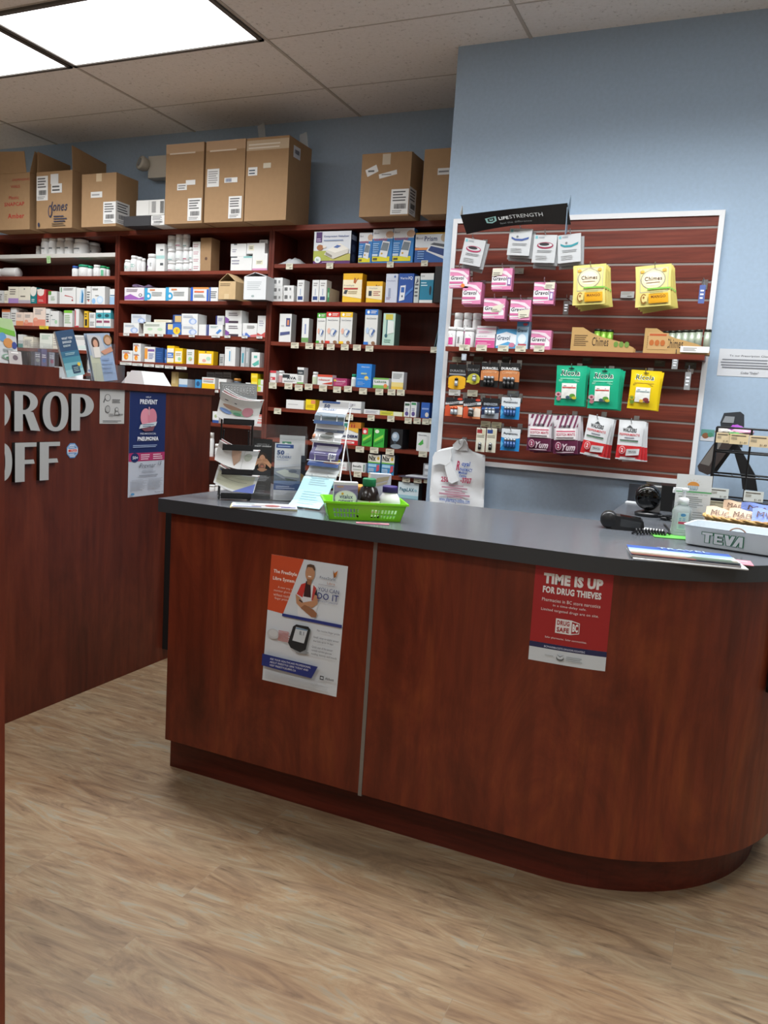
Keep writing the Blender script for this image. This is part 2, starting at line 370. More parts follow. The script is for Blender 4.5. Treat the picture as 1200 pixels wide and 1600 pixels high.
# ---------------------------------------------------------------- raised letters
def letter(ch, name, cols, px, label, group):
    """cols: outlines in a 0..1 box; px: left, right, top, bottom in the photo on the panel plane"""
    x0, x1, y0, y1 = px; X = DX+.018
    A = onX(x0, (y0+y1)/2, X); B = onX(x1, (y0+y1)/2, X); zt = onX(x0, y0, X).z; zb = onX(x0, y1, X).z
    cu = bpy.data.curves.new('letter', 'CURVE'); cu.dimensions = '2D'; cu.fill_mode = 'BOTH'; cu.extrude = .008
    W_, H_ = B.y-A.y, zt-zb
    for pts in cols:
        sp = cu.splines.new('POLY'); sp.points.add(len(pts)-1)
        for i, (u, v) in enumerate(pts): sp.points[i].co = (u*W_, v*H_, 0, 1)
        sp.use_cyclic_u = True
    ob = bpy.data.objects.new('t', cu); C.objects.link(ob); dg = bpy.context.evaluated_depsgraph_get()
    me = bpy.data.meshes.new_from_object(ob.evaluated_get(dg)); bpy.data.objects.remove(ob)
    me.materials.clear(); me.materials.append(mat('#aeb0af', .45, .15)); me.materials.append(mat('#0d0b0a', .6))
    for p_ in me.polygons: p_.material_index = 0 if p_.normal.z > .7 else 1
    r = bpy.data.objects.new(name, me); C.objects.link(r)
    r.matrix_world = Matrix(((0, 0, 1, DX+.0085), (1, 0, 0, A.y), (0, 1, 0, zb), (0, 0, 0, 1)))
    tag(r, label, 'letter', group)
def ell(cx, cy, rx, ry, n=36, a0=0, a1=2*PI): return [(cx+rx*math.cos(a0+(a1-a0)*i/n), cy+ry*math.sin(a0+(a1-a0)*i/n)) for i in range(n if abs(a1-a0) > 6.2 else n+1)]
SE = lambda cx, cy, rx, ry, p=.85, n=40: [(cx+rx*math.copysign(abs(math.cos(2*PI*i/n))**p, math.cos(2*PI*i/n)), cy+ry*math.copysign(abs(math.sin(2*PI*i/n))**p, math.sin(2*PI*i/n))) for i in range(n)]
LO = [SE(.5, .5, .5, .5), SE(.5, .5, .22, .40)]
LR = [[(0, 0), (.32, 0), (.32, .43), (.40, .43), (.62, .02), (1, 0), (.72, .48)] + ell(.42, .74, .48, .26, 14, -PI*.38, PI/2) + [(0, 1)],
      [(.32, .54)] + ell(.36, .725, .24, .19, 12, -PI/2, PI/2) + [(.32, .915)]]
LP = [[(0, 0), (.38, 0), (.38, .38)] + ell(.46, .69, .54, .31, 18, -PI/2, PI/2) + [(0, 1)],
      [(.38, .48)] + ell(.43, .69, .20, .225, 14, -PI/2, PI/2) + [(.38, .915)]]
LD = [[(0, 0)] + ell(.40, .5, .60, .5, 20, -PI/2, PI/2) + [(0, 1)], [(.30, .09)] + ell(.38, .5, .28, .41, 18, -PI/2, PI/2) + [(.30, .91)]]
LF = [[(0, 0), (.44, 0), (.44, .45), (.92, .45), (.86, .56), (.44, .56), (.44, .89), (1, .89), (1, 1), (0, 1)]]
G1 = 'raised grey letters on the drop-off counter'
letter('D', 'letter', LD, (-20, 17, 608, 671), 'grey raised letter D, cut off, starting the word DROP', G1)
letter('R', 'letter', LR, (23, 63.5, 611, 673.8), 'grey raised letter R in the word DROP', G1)
letter('O', 'letter', LO, (67, 107.5, 611, 674), 'grey raised round letter O in the word DROP', G1)
letter('P', 'letter', LP, (112, 147, 615, 673), 'grey raised letter P ending the word DROP', G1)
letter('O', 'letter', LO, (-20, 19.5, 692, 755), 'grey raised letter O, cut off, starting the word OFF', G1)
letter('F', 'letter', LF, (24, 57.5, 692, 753.8), 'grey raised first F in the word OFF', G1)
letter('F', 'letter', LF, (62.5, 94, 691, 751), 'grey raised last F in OFF, beside blue octagon sticker', G1)

# things stuck on the drop-off panel: local x runs along +Y, so turn a front-facing sheet by +90 degrees
def on_panel(name, label, cat, x0, x1, yt, yb, col, ls, th=.001, X=DX, curl=0):
    ym = (yt+yb)/2; A = onX(x0, ym, X); B = onX(x1, ym, X); zt = onX((x0+x1)/2, yt, X).z; zb = onX((x0+x1)/2, yb, X).z
    W_, H_ = B.y-A.y, zt-zb
    mb = MB(); mb.box((-W_/2, 0, 0), (W_/2, th, H_), col); mb.prt(flat(W_, H_), ls)
    return tag(mb.build(name, (X+th+.0005, (A.y+B.y)/2, zb), PI/2), label, cat)
on_panel('poster', 'blue pneumonia prevention poster on the drop-off counter panel', 'poster', 201, 257, 612.5, 774, '#b9c0cc', [
    ('r', 0, .40, 1, 1, '#14275c'), ('r', 0, .34, 1, .42, '#a83063'), ('e', .16, .375, .11, .045, '#14275c'),
    ('t', '50+', .10, .36, .24, .39, '#dfe5ee', .02), ('l', .32, .35, .60, .41, 3, '#e7c3d3'), ('l', .66, .35, .95, .41, 3, '#e7c3d3'),
    ('t', 'HELP', .42, .945, .56, .96, '#cfd6e4', .01), ('t', 'PREVENT', .26, .885, .74, .93, '#e9edf5', .03),
    ('e', .42, .76, .14, .085, '#d98fa0'), ('e', .60, .76, .13, .085, '#cf8093'), ('r', .495, .78, .525, .86, '#c9a0a8'),
    ('p', [(.24, .65), (.70, .68), (.74, .72), (.28, .69)], '#c9d3da'), ('l', .34, .665, .66, .70, 2, '#5f7a8c'), ('p', [(.3, .65), (.68, .68), (.62, .63), (.4, .625)], '#7a4b58'),
    ('t', 'PNEUMOCOCCAL', .27, .595, .71, .612, '#cfd6e4', .01), ('t', 'PNEUMONIA', .20, .535, .78, .575, '#f1f4f9', .03),
    ('l', .08, .47, .92, .50, 2, '#9fb0d0'), ('t', 'Prevnar', .26, .275, .72, .32, '#5d6470', .0, .3), ('t', '13', .78, .29, .88, .335, '#5d6470', 0, .3),
    ('l', .34, .23, .72, .255, 2, '#8d94a0'), ('l', .25, .19, .78, .215, 1, '#8d94a0'), ('l', .05, .07, .48, .17, 8, '#a2a8b2'), ('l', .52, .07, .95, .17, 8, '#a2a8b2'),
    ('t', 'Prevnar 13', .70, .02, .93, .035, '#4c525c'), ('e', .08, .03, .05, .012, '#4d8ab8')])
on_panel('notice', 'small white cartoon notice sheet taped beside the letter P', 'notice', 155.5, 194, 608, 662, '#b9bab8', [
    ('l', .12, .03, .9, .10, 2, '#333333'), ('e', .3, .75, .12, .10, '#4a4a4a'), ('e', .3, .75, .10, .085, '#b9bab8'), ('p', [(.15, .6), (.22, .72), (.18, .73), (.12, .61)], '#444'),
    ('l', .48, .60, .9, .72, 3, '#555'), ('e', .30, .42, .10, .11, '#555'), ('e', .30, .42, .085, .09, '#a5a6a4'), ('e', .66, .42, .07, .06, '#444'), ('e', .66, .42, .055, .045, '#b9bab8'),
    ('p', [(.55, .25), (.78, .25), (.72, .37), (.6, .37)], '#555'), ('p', [(.58, .27), (.75, .27), (.70, .35), (.62, .35)], '#b5b6b4'), ('l', .35, .22, .55, .3, 2, '#666'), ('l', .72, .24, .92, .3, 2, '#333')])
st = MB(); o = onX(112.5, 704, DX); rr = .033
oc = [(rr*math.cos(PI/8+k*PI/4), rr*math.sin(PI/8+k*PI/4)) for k in range(8)]
st.prism(oc, 1, -.0015, 0, mat('#5d8fc2')); st.prt(lambda u, v, o_: (u, -.0015-o_, v), [
    ('p', [(a*.86, b*.86) for a, b in oc], '#c6d3e0'), ('p', [(a*.78, b*.78) for a, b in oc], '#5b88b8'), ('r', -.028, -.008, .028, .008, '#d9dee4'), ('r', -.023, -.005, .023, .005, '#c0392f'), ('l', -.018, .011, .018, .024, 2, '#dfe6ee'), ('l', -.018, -.024, .018, -.011, 2, '#dfe6ee'), ('t', 'Chase', -.012, -.003, .018, .003, '#ffffff')])
tag(st.build('sticker', (DX+.0008, o.y, o.z), PI/2), 'round-looking blue octagon sticker right of the word OFF', 'sticker')

# ---------------------------------------------------------------- posters on the front counter
def curved_front(x, o_):
    if x <= ACX: return 2.15-o_
    r = .64+o_; t = (x-ACX)/.64; return ACY-r*math.cos(t)
def curved_x(x, o_):
    if x <= ACX: return x
    return ACX+(.64+o_)*math.sin((x-ACX)/.64)
def front_poster(label, tl, tr, br, bl, col, ls):
    P = [onY(*q, 2.149) for q in (tl, tr, br, bl)]; x0 = (P[0].x+P[3].x)/2; x1 = (P[1].x+P[2].x)/2; z1 = (P[0].z+P[1].z)/2; z0 = (P[2].z+P[3].z)/2
    z1 = min(z1, .9385)
    dz = (P[1].z-P[0].z + P[2].z-P[3].z)/2; dx = (P[3].x-P[0].x+P[2].x-P[1].x)/2
    def f(u, v, o_):
        x = x0+(x1-x0)*u + dx*(.5-v); z = z0+(z1-z0)*v + dz*(u-.5)
        return (curved_x(x, o_+.0008), curved_front(x, o_+.0008), z)
    mb = MB(); n = 10; V = []; F = []
    for j, oo in ((0, -.0007), (1, 0)):
        for k in range(n+1): V += [f(k/n, 0, oo), f(k/n, 1, oo)]
    for j in (0, 1):
        for k in range(n): b = j*2*(n+1)+2*k; F.append((b, b+2, b+3, b+1))
    mb.add(V, F, col); m2 = 2*(n+1)
    mb.add(V, [(0, 1, m2+1, m2), (2*n, 2*n+1, m2+2*n+1, m2+2*n)]+[(2*k, 2*k+2, m2+2*k+2, m2+2*k) for k in range(n)]+[(2*k+1, 2*k+3, m2+2*k+3, m2+2*k+1) for k in range(n)], col)
    mb.prt(f, ls, sub=8, eps=.00025)
    return tag(mb.build('poster'), label, 'poster')
SK = '#bd8c68'; SKD = '#97694a'
front_poster('orange and white glucose sensor poster on the counter front', (424, 867), (544, 884), (525, 1090), (410, 1061), '#d3dce2', [
    ('p', [(0, .565), (.215, .555), (.435, 1), (0, 1)], '#c9512c'), ('t', 'The FreeStyle', .045, .855, .36, .89, '#f3e8e2', .03), ('t', 'Libre System.', .045, .80, .35, .835, '#f3e8e2', .03),
    ('t', 'A new way to', .12, .745, .33, .765, '#f0d5c9'), ('t', 'monitor glucose', .07, .715, .32, .737, '#f0d5c9'), ('t', 'without routine', .07, .685, .31, .707, '#f0d5c9'), ('t', 'finger pricks.', .09, .655, .28, .677, '#f0d5c9'),
    # printed man with folded arms
    ('p', [(.42, .56), (.63, .555), (.67, .68), (.65, .80), (.58, .83), (.50, .83), (.42, .80), (.38, .74)], '#dfe3e6'),
    ('p', [(.38, .73), (.46, .71), (.50, .83), (.43, .81)], '#c53a34'), ('p', [(.47, .72), (.57, .72), (.55, .84), (.49, .84)], '#3b2325'), ('p', [(.58, .70), (.61, .70), (.63, .80), (.59, .82)], '#b8413f'), ('p', [(.61, .74), (.65, .74), (.64, .80)], '#22262c'),
    ('e', .535, .905, .062, .062, SK), ('p', [(.48, .925), (.49, .965), (.53, .975), (.58, .97), (.60, .94), (.59, .925), (.56, .95), (.50, .95)], '#5a4434'), ('p', [(.50, .86), (.57, .86), (.56, .815), (.51, .82)], SKD), ('r', .515, .875, .555, .885, '#efe4dc'),
    ('p', [(.37, .73), (.43, .71), (.50, .66), (.47, .62), (.39, .66)], SK), ('p', [(.44, .665), (.60, .645), (.66, .68), (.68, .74), (.62, .75), (.60, .70), (.50, .68)], SK), ('p', [(.45, .63), (.60, .575), (.66, .58), (.67, .61), (.62, .635), (.50, .66)], SKD), ('p', [(.43, .695), (.47, .68), (.47, .67), (.42, .685)], '#2a2d33'),
    ('p', [(.215, .54), (1, .535), (1, .56), (.215, .562)], '#26357d'),
    ('p', [(.84, .93), (.87, .91), (.89, .96)], '#c9762c'), ('p', [(.87, .91), (.83, .96), (.845, .90)], '#8c5524'), ('t', 'FreeStyle', .67, .875, .87, .90, '#5f6f87'), ('t', 'Libre', .77, .845, .87, .865, '#b98a72'), ('r', .66, .835, .87, .838, '#99a'),
    ('t', 'YOU CAN', .66, .785, .93, .815, '#2b3c78'), ('t', 'DO IT', .66, .725, .93, .775, '#24367a', .01), ('t', 'WITHOUT LANCETS*', .66, .705, .93, .718, '#5a6796'),
    ('e', .12, .39, .085, .04, '#bfc4c6'), ('e', .12, .395, .06, .028, '#cdd2d4'), ('l', .19, .345, .36, .43, 9, '#c05a50'),
    ('p', [(.35, .33), (.52, .32), (.62, .30), (.58, .285), (.45, .28)], '#8e9599'), ('p', [(.33, .345), (.37, .31), (.50, .29), (.57, .32), (.61, .48), (.58, .50), (.42, .50), (.38, .48)], '#23282b'), ('p', [(.385, .37), (.54, .365), (.575, .475), (.42, .48)], '#c9d3d8'), ('t', '8.1', .47, .425, .53, .455, '#33404c'), ('r', .42, .466, .57, .476, '#6f93b0'),
    ('t', 'No routine finger pricks', .70, .475, .99, .495, '#4b5563'), ('t', 'Small, easy-to-apply sensor', .66, .42, .99, .44, '#4b5563'), ('t', 'that lasts up to 14 days', .66, .392, .92, .41, '#4b5563'),
    ('t', 'Quick scan of the sensor', .65, .345, .92, .365, '#4b5563'), ('t', 'reveals current glucose', .65, .318, .91, .336, '#4b5563'), ('t', 'reading, history, and trends', .65, .29, .98, .31, '#4b5563'),
    ('p', [(0, .125), (.68, .11), (.75, .21), (0, .22)], '#26357d'), ('t', 'ASK YOUR HEALTHCARE PROFESSIONAL', .11, .185, .66, .20, '#dfe5ef', .01), ('t', 'ABOUT FREESTYLE LIBRE TODAY AND', .11, .16, .63, .175, '#dfe5ef', .01), ('t', 'VISIT FREESTYLELIBRE.CA', .11, .135, .47, .15, '#dfe5ef', .01),
    ('t', 'Abbott', .86, .125, .97, .145, '#333c44', .02), ('r', .79, .118, .84, .148, '#333c44'), ('r', .80, .126, .832, .140, '#d3dce2'), ('l', .06, .03, .95, .10, 7, '#bcc5cb')])
front_poster('red TIME IS UP drug thieves poster near the curved end', (838, 876), (959, 894), (945, 1050), (825, 1031), '#c9d2d8', [
    ('r', 0, .20, 1, 1, '#9c1d20'), ('r', 0, .145, 1, .20, '#1d2450'), ('t', 'TIME IS UP', .12, .815, .88, .925, '#dcdcdc', .06), ('t', 'FOR DRUG THIEVES', .12, .72, .87, .79, '#e4e4e4', .045),
    ('t', 'Pharmacies in BC store narcotics', .12, .635, .87, .67, '#e4d4d4', .008), ('t', 'in a time-delay safe.', .27, .585, .70, .615, '#e4d4d4', .008), ('t', 'Limited targeted drugs are on site.', .12, .53, .86, .565, '#e4d4d4', .008),
    ('r', .325, .325, .525, .475, '#e0dede'), ('p', [(.525, .325), (.635, .345), (.635, .455), (.525, .475)], '#e0dede'), ('p', [(.535, .338), (.627, .352), (.627, .448), (.535, .462)], '#9c1d20'),
    ('t', 'DRUG', .345, .41, .505, .46, '#9c1d20', .03), ('t', 'SAFE', .345, .34, .505, .39, '#9c1d20', .03), ('t', 'BC', .545, .36, .617, .445, '#e8e8e8', .05),
    ('t', 'Safer pharmacies. Safer communities.', .20, .255, .74, .28, '#e4d4d4', .008), ('t', 'BCPHARMACISTS.ORG/DRUGSAFEBC', .20, .16, .73, .18, '#c5cde2', .015),
    ('e', .42, .07, .05, .028, '#5b6468'), ('e', .42, .08, .042, .02, '#c9d2d8'), ('p', [(.37, .11), (.42, .08), (.47, .11), (.42, .09)], '#5b6468'), ('l', .22, .075, .36, .09, 1, '#9aa4aa'), ('l', .50, .05, .74, .105, 3, '#9aa4aa')])
# black framed holder on the far right of the curved front
t_ = .98; fx = ACX+.645*math.sin(t_); fy = ACY-.645*math.cos(t_)
e = empty('sign_frame', (fx, fy, .66), t_); e.location.z = .61
tag(e, 'black framed sign holder mounted on curved counter end', 'frame')

# ---------------------------------------------------------------- shelving bays
SY0, SY1 = 4.25, 4.528
TOPZ = 1.35+1.012
def zpx(px, py): return onY(px, py, SY0).z
def bay(xa, xb, rows, label, white=None):
    e = empty('shelving_unit', ((xa+xb)/2, SY0, 0)); tag(e, label, 'shelves', 'cherry shelving bays along the back wall')
    L = (-(xa+xb)/2, -SY0, 0)
    MB().box((xa, SY0, 0), (xa+.018, SY1, TOPZ-.03), WOOD_IN).build('side_panel', L, parent=e)
    MB().box((xb-.018, SY0, 0), (xb, SY1, TOPZ-.03), WOOD_IN).build('side_panel', L, parent=e)
    MB().box((xa+.018, SY1-.008, 0), (xb-.018, SY1, TOPZ-.03), WOOD_IN).build('back_panel', L, parent=e)
    MB().box((xa, SY0, TOPZ-.03), (xb, SY1, TOPZ), WOOD_H).build('top_board', L, parent=e)
    for i, z in enumerate(rows):
        wq = white == i
        s_ = MB().box((xa+.0185, SY0+.004, z-(.022 if not wq else .026)), (xb-.0185, SY1-.009, z), mat('#cfcdc8', .5) if wq else WOOD_H).build('shelf', L, parent=e)
        if wq: tag(s_, 'white laminate shelf board')
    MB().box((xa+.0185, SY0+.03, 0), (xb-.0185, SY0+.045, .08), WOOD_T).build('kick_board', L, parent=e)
    return e
B1 = dict(w=zpx(90, 396.3), a=zpx(90, 431.5), b=zpx(90, 474.5), c=zpx(100, 510.5), d=zpx(100, 546), e=zpx(145, 583))
B2 = dict(a=zpx(300, 423), b=zpx(300, 470), c=zpx(300, 523.5), d=zpx(300, 569), e=zpx(370, 610), f=zpx(355, 662.5), g=zpx(335, 715), h=zpx(335, 770))
B3 = dict(a=zpx(560, 411), b=zpx(560, 472), c=zpx(560, 538), d=zpx(560, 605), e=zpx(560, 646), f=zpx(600, 700), g=zpx(600, 742), h=zpx(640, 783))
bay(-5.09, -3.895, list(B1.values())+[.95, .6, .3], 'left cherry shelving bay behind the drop-off counter', white=0)
bay(-3.893, -2.698, list(B2.values())+[.4], 'middle cherry shelving bay with tan and white open cartons', None)
bay(-2.696, -1.44, list(B3.values())+[.5, .25], 'right cherry shelving bay beside the blue wall corner', None)

# ---------------------------------------------------------------- goods on the shelves
class R: z = 0; place = ''; grp = ''
def row(z, place, grp): R.z = z; R.place = place; R.grp = grp
W = '#dfe1e0'; WG = '#cfd2d3'; CR = '#e3dfcf'
def B(x0, x1, yt, desc, col=W, ls=(), d=.10, sx=None, on=None, dy=.010, side=None, top=None, name='medicine_box', cat='box', group=True, x1b=None, rz=0, side_ls=()):
    Y = SY0+dy; zb = (on if on is not None else R.z)+.0004
    zt = onY((x0+x1)/2, yt, Y).z; ym = yt+8
    a = onY(x0, ym, Y).x; b = onY(x1, ym, Y).x
    if sx: q = (sx-x1)/(1178-x1); d = Y*q/(1-q)
    d = min(max(d, .05), SY1-.015-Y)
    w_ = max(b-a-.0015, .01); h_ = max(zt-zb, .008)
    mb = MB(); mb.box((-w_/2, 0, 0), (w_/2, d, h_), col, side=side, top=top); mb.prt(flat(w_, h_), ls)
    if side_ls: mb.prt(lambda u, v, o: (w_/2+o, u*d, v*h_), side_ls)
    o = mb.build(name, ((a+b)/2, Y, zb), rz)
    tag(o, f'{desc} {R.place}', cat, ('boxes '+R.grp) if group else None)
    return zb+h_
def BT(x0, x1, yt, desc, cap='#e8eaea', body='#e3e5e5', ls=(), on=None, dy=.012, caph=.22, neck=.8, name='pill_bottle', group=True, lab=None):
    """bottle: body with shoulder, cap as a part"""
    Y = SY0+dy; ym = yt+8; a = onY(x0, ym, Y).x; b = onY(x1, ym, Y).x; r = (b-a)/2-.0006; Y += r
    zb = (on if on is not None else R.z)+.0004; zt = onY((x0+x1)/2, yt, SY0+dy).z; h = max(zt-zb, .03); hb = h*(1-caph)
    mb = MB(); mb.lathe([(r*.94, 0), (r, .004), (r, hb*.82), (r*.93, hb*.92), (r*neck, hb*.985), (r*neck, hb)], body, n=18)
    if ls or lab:
        A = 1.9
        f = lambda u, v, o_: ((r+o_)*math.sin((u-.5)*A), -(r+o_)*math.cos((u-.5)*A), hb*(.06+v*.72))
        if lab: ls = [('r', -.2, 0, 1.2, 1, lab)]+list(ls)
        mb.prt(f, ls, sub=10, eps=.0006)
    o = mb.build(name, ((a+b)/2, Y, zb)); k = MB()
    rc = r*(neck+.06); k.lathe([(rc, 0), (rc, h-hb-.002), (rc*.93, h-hb)], cap, c=(0, 0, hb), n=18); k.build('cap', parent=o)
    tag(o, f'{desc} {R.place}', 'bottle', ('bottles '+R.grp) if group else None)
    return zb+h
DK = '#55595c'; ln = lambda c=DK, a=.12, b=.2, c2=.88, d=.75, n=4: ('l', a, b, c2, d, n, c)
PR = lambda col, y0=.0, y1=.25: ('r', 0, y0, 1, y1, col)

# ---- left bay
row(B1['w'], 'on white shelf, left bay', 'on the white shelf')
BT(54, 60.5, 384, 'half-hidden small white pill bottle at left end', dy=.05)
bl = [('r', .25, .45, .75, .6, '#6d7376'), ln('#a0a4a6', .2, .1, .8, .4, 3)]
for x0, x1, t, dd in ((60.5, 72, 370, 'first white pill bottle from left of five'), (72.5, 84, 369.5, 'second white pill bottle from left of five'), (84.5, 97, 369, 'third white pill bottle, middle of the five'), (97.2, 109, 368.5, 'fourth white pill bottle, left of the largest')):
    BT(x0, x1, t, dd, ls=bl)
BT(109.3, 128, 372.5, 'largest white pill bottle, right end of the five', ls=bl)
BT(130, 147, 377.5, 'shaded white pill bottle standing apart at right', ls=bl, dy=.10)
row(B1['a'], 'on second shelf, left bay', 'on the second shelf of the left bay')
# jar lying on its side
a = onY(0, 425, 4.30); jr = .037; mb = MB(); mb.lathe([(jr*.9, 0), (jr, .006), (jr, .13), (jr*.8, .15), (jr*.8, .155)], '#dfe0df', n=22)
o = mb.build('pill_jar', (onY(24, 425, 4.30).x, 4.33, B1['a']+jr+.0005), rot=(0, -PI/2, 0)); k = MB(); k.lathe([(jr*.85, .155), (jr*.85, .178)], '#e8e8e6', n=22); k.build('cap', parent=o)
tag(o, 'large white jar lying on its side on second shelf, left bay', 'jar')
lb = [ln('#6d8a86', .2, .2, .8, .7, 3)]
BT(110, 118, 415, 'slim white bottle with blue cap', cap='#2d58a8', ls=lb)
BT(118.3, 133, 413, 'wide white tub with green cap, largest', cap='#1f9672', ls=lb, neck=.93, caph=.2)
BT(133.3, 141.5, 415, 'white bottle with green cap behind the wide tub', cap='#1f9672', ls=lb, dy=.04)
BT(142.5, 152.5, 413.5, 'white bottle with white cap between green-capped ones', ls=lb)
BT(153, 162, 415, 'white bottle with green cap, second from right', cap='#2a9a62', ls=[('r', .5, 0, .9, 1, '#5fb08a')])
BT(162.3, 168.5, 417, 'narrow white bottle with green cap at right end', cap='#2a9a62', dy=.04)
row(B1['b'], 'on third shelf, left bay', 'on the third shelf of the left bay')
B(-8, 5.8, 454, 'plain white medicine box cut off by picture edge', WG, [ln()])
B(6.4, 12.7, 454, 'narrow cream box left of the lilac one', CR, [ln('#9a958a')])
B(13, 29, 448, 'cream box with lilac foot', CR, [PR('#a98bc6', 0, .3), ln('#77716a', .15, .5, .85, .9, 3)])
B(29.3, 47.3, 448, 'wide cream box with pale grey foot', CR, [PR('#b7aebb', 0, .2), ln('#77716a', .15, .35, .7, .5, 1), ('e', .5, .86, .06, .05, '#888')])
B(47.6, 57.3, 449, 'white and teal box', '#1e7d83', [('e', .45, .75, .5, .3, '#e6e4dc'), ('r', 0, .75, 1, 1, '#e6e4dc'), ln('#cfe4e4', .2, .1, .8, .3, 2)], sx=64)
B(58, 72, 452, 'white and bright red box', '#c43a3c', [('e', .4, .78, .38, .25, '#e9ddd5'), ('r', 0, .85, .8, 1, '#e9ddd5'), ln('#e0a9a6', .15, .12, .85, .3, 2)], side='#b03236')
B(75.3, 89, 455, 'white box with small green corner mark', W, [('r', .0, .7, .35, 1, '#5a9440'), ln('#7a9a74', .3, .25, .8, .6, 4)])
B(93, 118.5, 448.5, 'wide white box with red swoosh', W, [('r', .08, .7, .14, .97, '#4a8e5c'), ('p', [(.3, .48), (.75, .4), (.85, .28), (.8, .42), (.35, .53)], '#b84048'), ('e', .8, .22, .05, .05, '#9c3f44'), ln('#888', .25, .8, .9, .95, 2)])
B(119.4, 132, 450, 'white box with dark blue wedge', W, [('p', [(.35, .08), (.55, .92), (.95, .92), (.9, .08)], '#bcd6e8'), ('p', [(.62, .08), (.7, .9), (.9, .6), (.85, .08)], '#2d7aae')], sx=139)
B(135.2, 142, 447.5, 'tall narrow white box with red mark', W, [('e', .5, .2, .2, .06, '#c66'), ln()])
B(142.7, 164, 447.5, 'large white box with pale blue clouds', W, [('e', .18, .18, .14, .16, '#8fbbe4'), ('e', .65, .25, .25, .22, '#bcd5ec'), ('e', .66, .24, .17, .14, '#d5e4f2'), ln('#777', .3, .45, .6, .53, 1), ln('#888', .1, .78, .6, .9, 2)], sx=171)
B(171.5, 180, 451.5, 'narrow white and blue box by right upright', W, [PR('#9cc0df', .0, .5), ('r', .1, .55, .9, .62, '#57809f')])
row(B1['c'], 'on fourth shelf, left bay', 'on the fourth shelf of the left bay')
B(3, 16, 483, 'white box with orange lid band', W, [('r', 0, .82, 1, 1, '#e07b45'), ln('#aaa')], dy=.03)
B(17, 26, 481, 'tall white box left of peach boxes', W, [ln('#888')], dy=.02)
PE = '#ecd9cc'
B(25, 36.6, 488, 'first peach box with orange foot', PE, [PR('#e79a6d', 0, .35), ln('#999', .15, .6, .85, .85, 2)])
B(37, 51.5, 488, 'second peach box with red foot', PE, [PR('#e08670', 0, .25), ('e', .3, .3, .2, .15, '#e9a58c'), ln('#999', .15, .6, .85, .85, 2)])
B(52, 71, 480, 'tallest peach box with orange foot', PE, [PR('#e5907a', 0, .35), ('e', .2, .35, .18, .1, '#e9a58c'), ln('#999', .15, .6, .85, .9, 3)])
B(71.5, 78, 482.5, 'narrow white box with red specks', W, [('e', .5, .3, .2, .05, '#b5435c'), ln()])
B(78.4, 92, 486, 'square white box with faint green crest', W, [('e', .68, .3, .16, .13, '#a5cfac'), ('r', .05, .68, .25, .74, '#4c5a5c'), ln('#9aa', .2, .4, .6, .5, 1)], sx=99)
B(99.8, 113, 485, 'white box with lime green top', W, [('r', 0, .84, 1, 1, '#7cc142'), ln('#8ab07a', .1, .2, .9, .75, 5)], sx=117)
B(116.5, 123.5, 483, 'white box with red vertical stripe', W, [('r', .05, .1, .3, .95, '#c2606a'), ('r', 0, 0, 1, .08, '#b83c48')], sx=131)
B(131.5, 137.5, 486, 'narrow yellow box with black figures', '#e0b62e', [('r', .2, .1, .8, .5, '#2b2a24'), ln('#333', .2, .6, .8, .9, 2)])
z = B(139.3, 149, 499, 'lower white box left of the teal ones', W, [ln()])
B(139.3, 149, 488.5, 'upper white box left of the teal ones', W, [ln()], on=z)
for x0, x1, n in ((150, 161, 'left'), (161.5, 173, 'right')):
    z = B(x0, x1, 498, f'lower {n} white box with maroon print', W, [('r', .05, .55, .85, .8, '#8d4a66'), PR('#79b6c4', 0, .18)], sx=None, d=.08)
    B(x0, x1, 484.5, f'upper {n} teal and white box', '#4aa6b4', [('r', 0, .7, 1, 1, '#e8e8e6'), ('e', .5, .35, .3, .2, '#20525c')], on=z, d=.08, side='#4aa6b4')
row(B1['d'], 'on fifth shelf, left bay', 'on the fifth shelf of the left bay')
B(28, 36, 522.5, 'white box with teal foot behind acrylic holder', W, [PR('#5a9c93', 0, .3)])
B(36.5, 52, 526, 'low cream box behind acrylic holder', CR, [ln('#999')])
B(62, 82, 521, 'tall white box with mint stripe', '#dfe4dc', [ln('#9fc0ac', .15, .6, .9, .9, 3)])
B(82.5, 92, 521, 'cream box left of leaning blue booklet', CR, [ln('#aaa')])
B(114, 140.5, 524, 'wide pale white box between the two brochures', W, [('e', .6, .2, .4, .12, '#cfe0dd'), ln('#aaa', .1, .7, .9, .9, 2), ('e', .75, .4, .05, .04, '#9ab')])
B(141, 151, 523, 'white box with strong blue lower half', W, [PR('#3f74c4', 0, .45), ln('#789', .2, .6, .8, .85, 2)])
row(B1['e'], 'on sixth shelf, left bay', 'on the sixth shelf of the left bay')
for i, (x0, x1) in enumerate(((136.7, 144.5), (145.3, 152.5))):
    z = B(x0, x1, 572.5, f'lower {("left", "right")[i]} small white box with blue print', W, [('e', .4, .35, .3, .2, '#6c86b4')])
    B(x0, x1, 562, f'upper {("left", "right")[i]} small white box with grey print', W, [ln('#777', .2, .4, .8, .7, 2)], on=z)

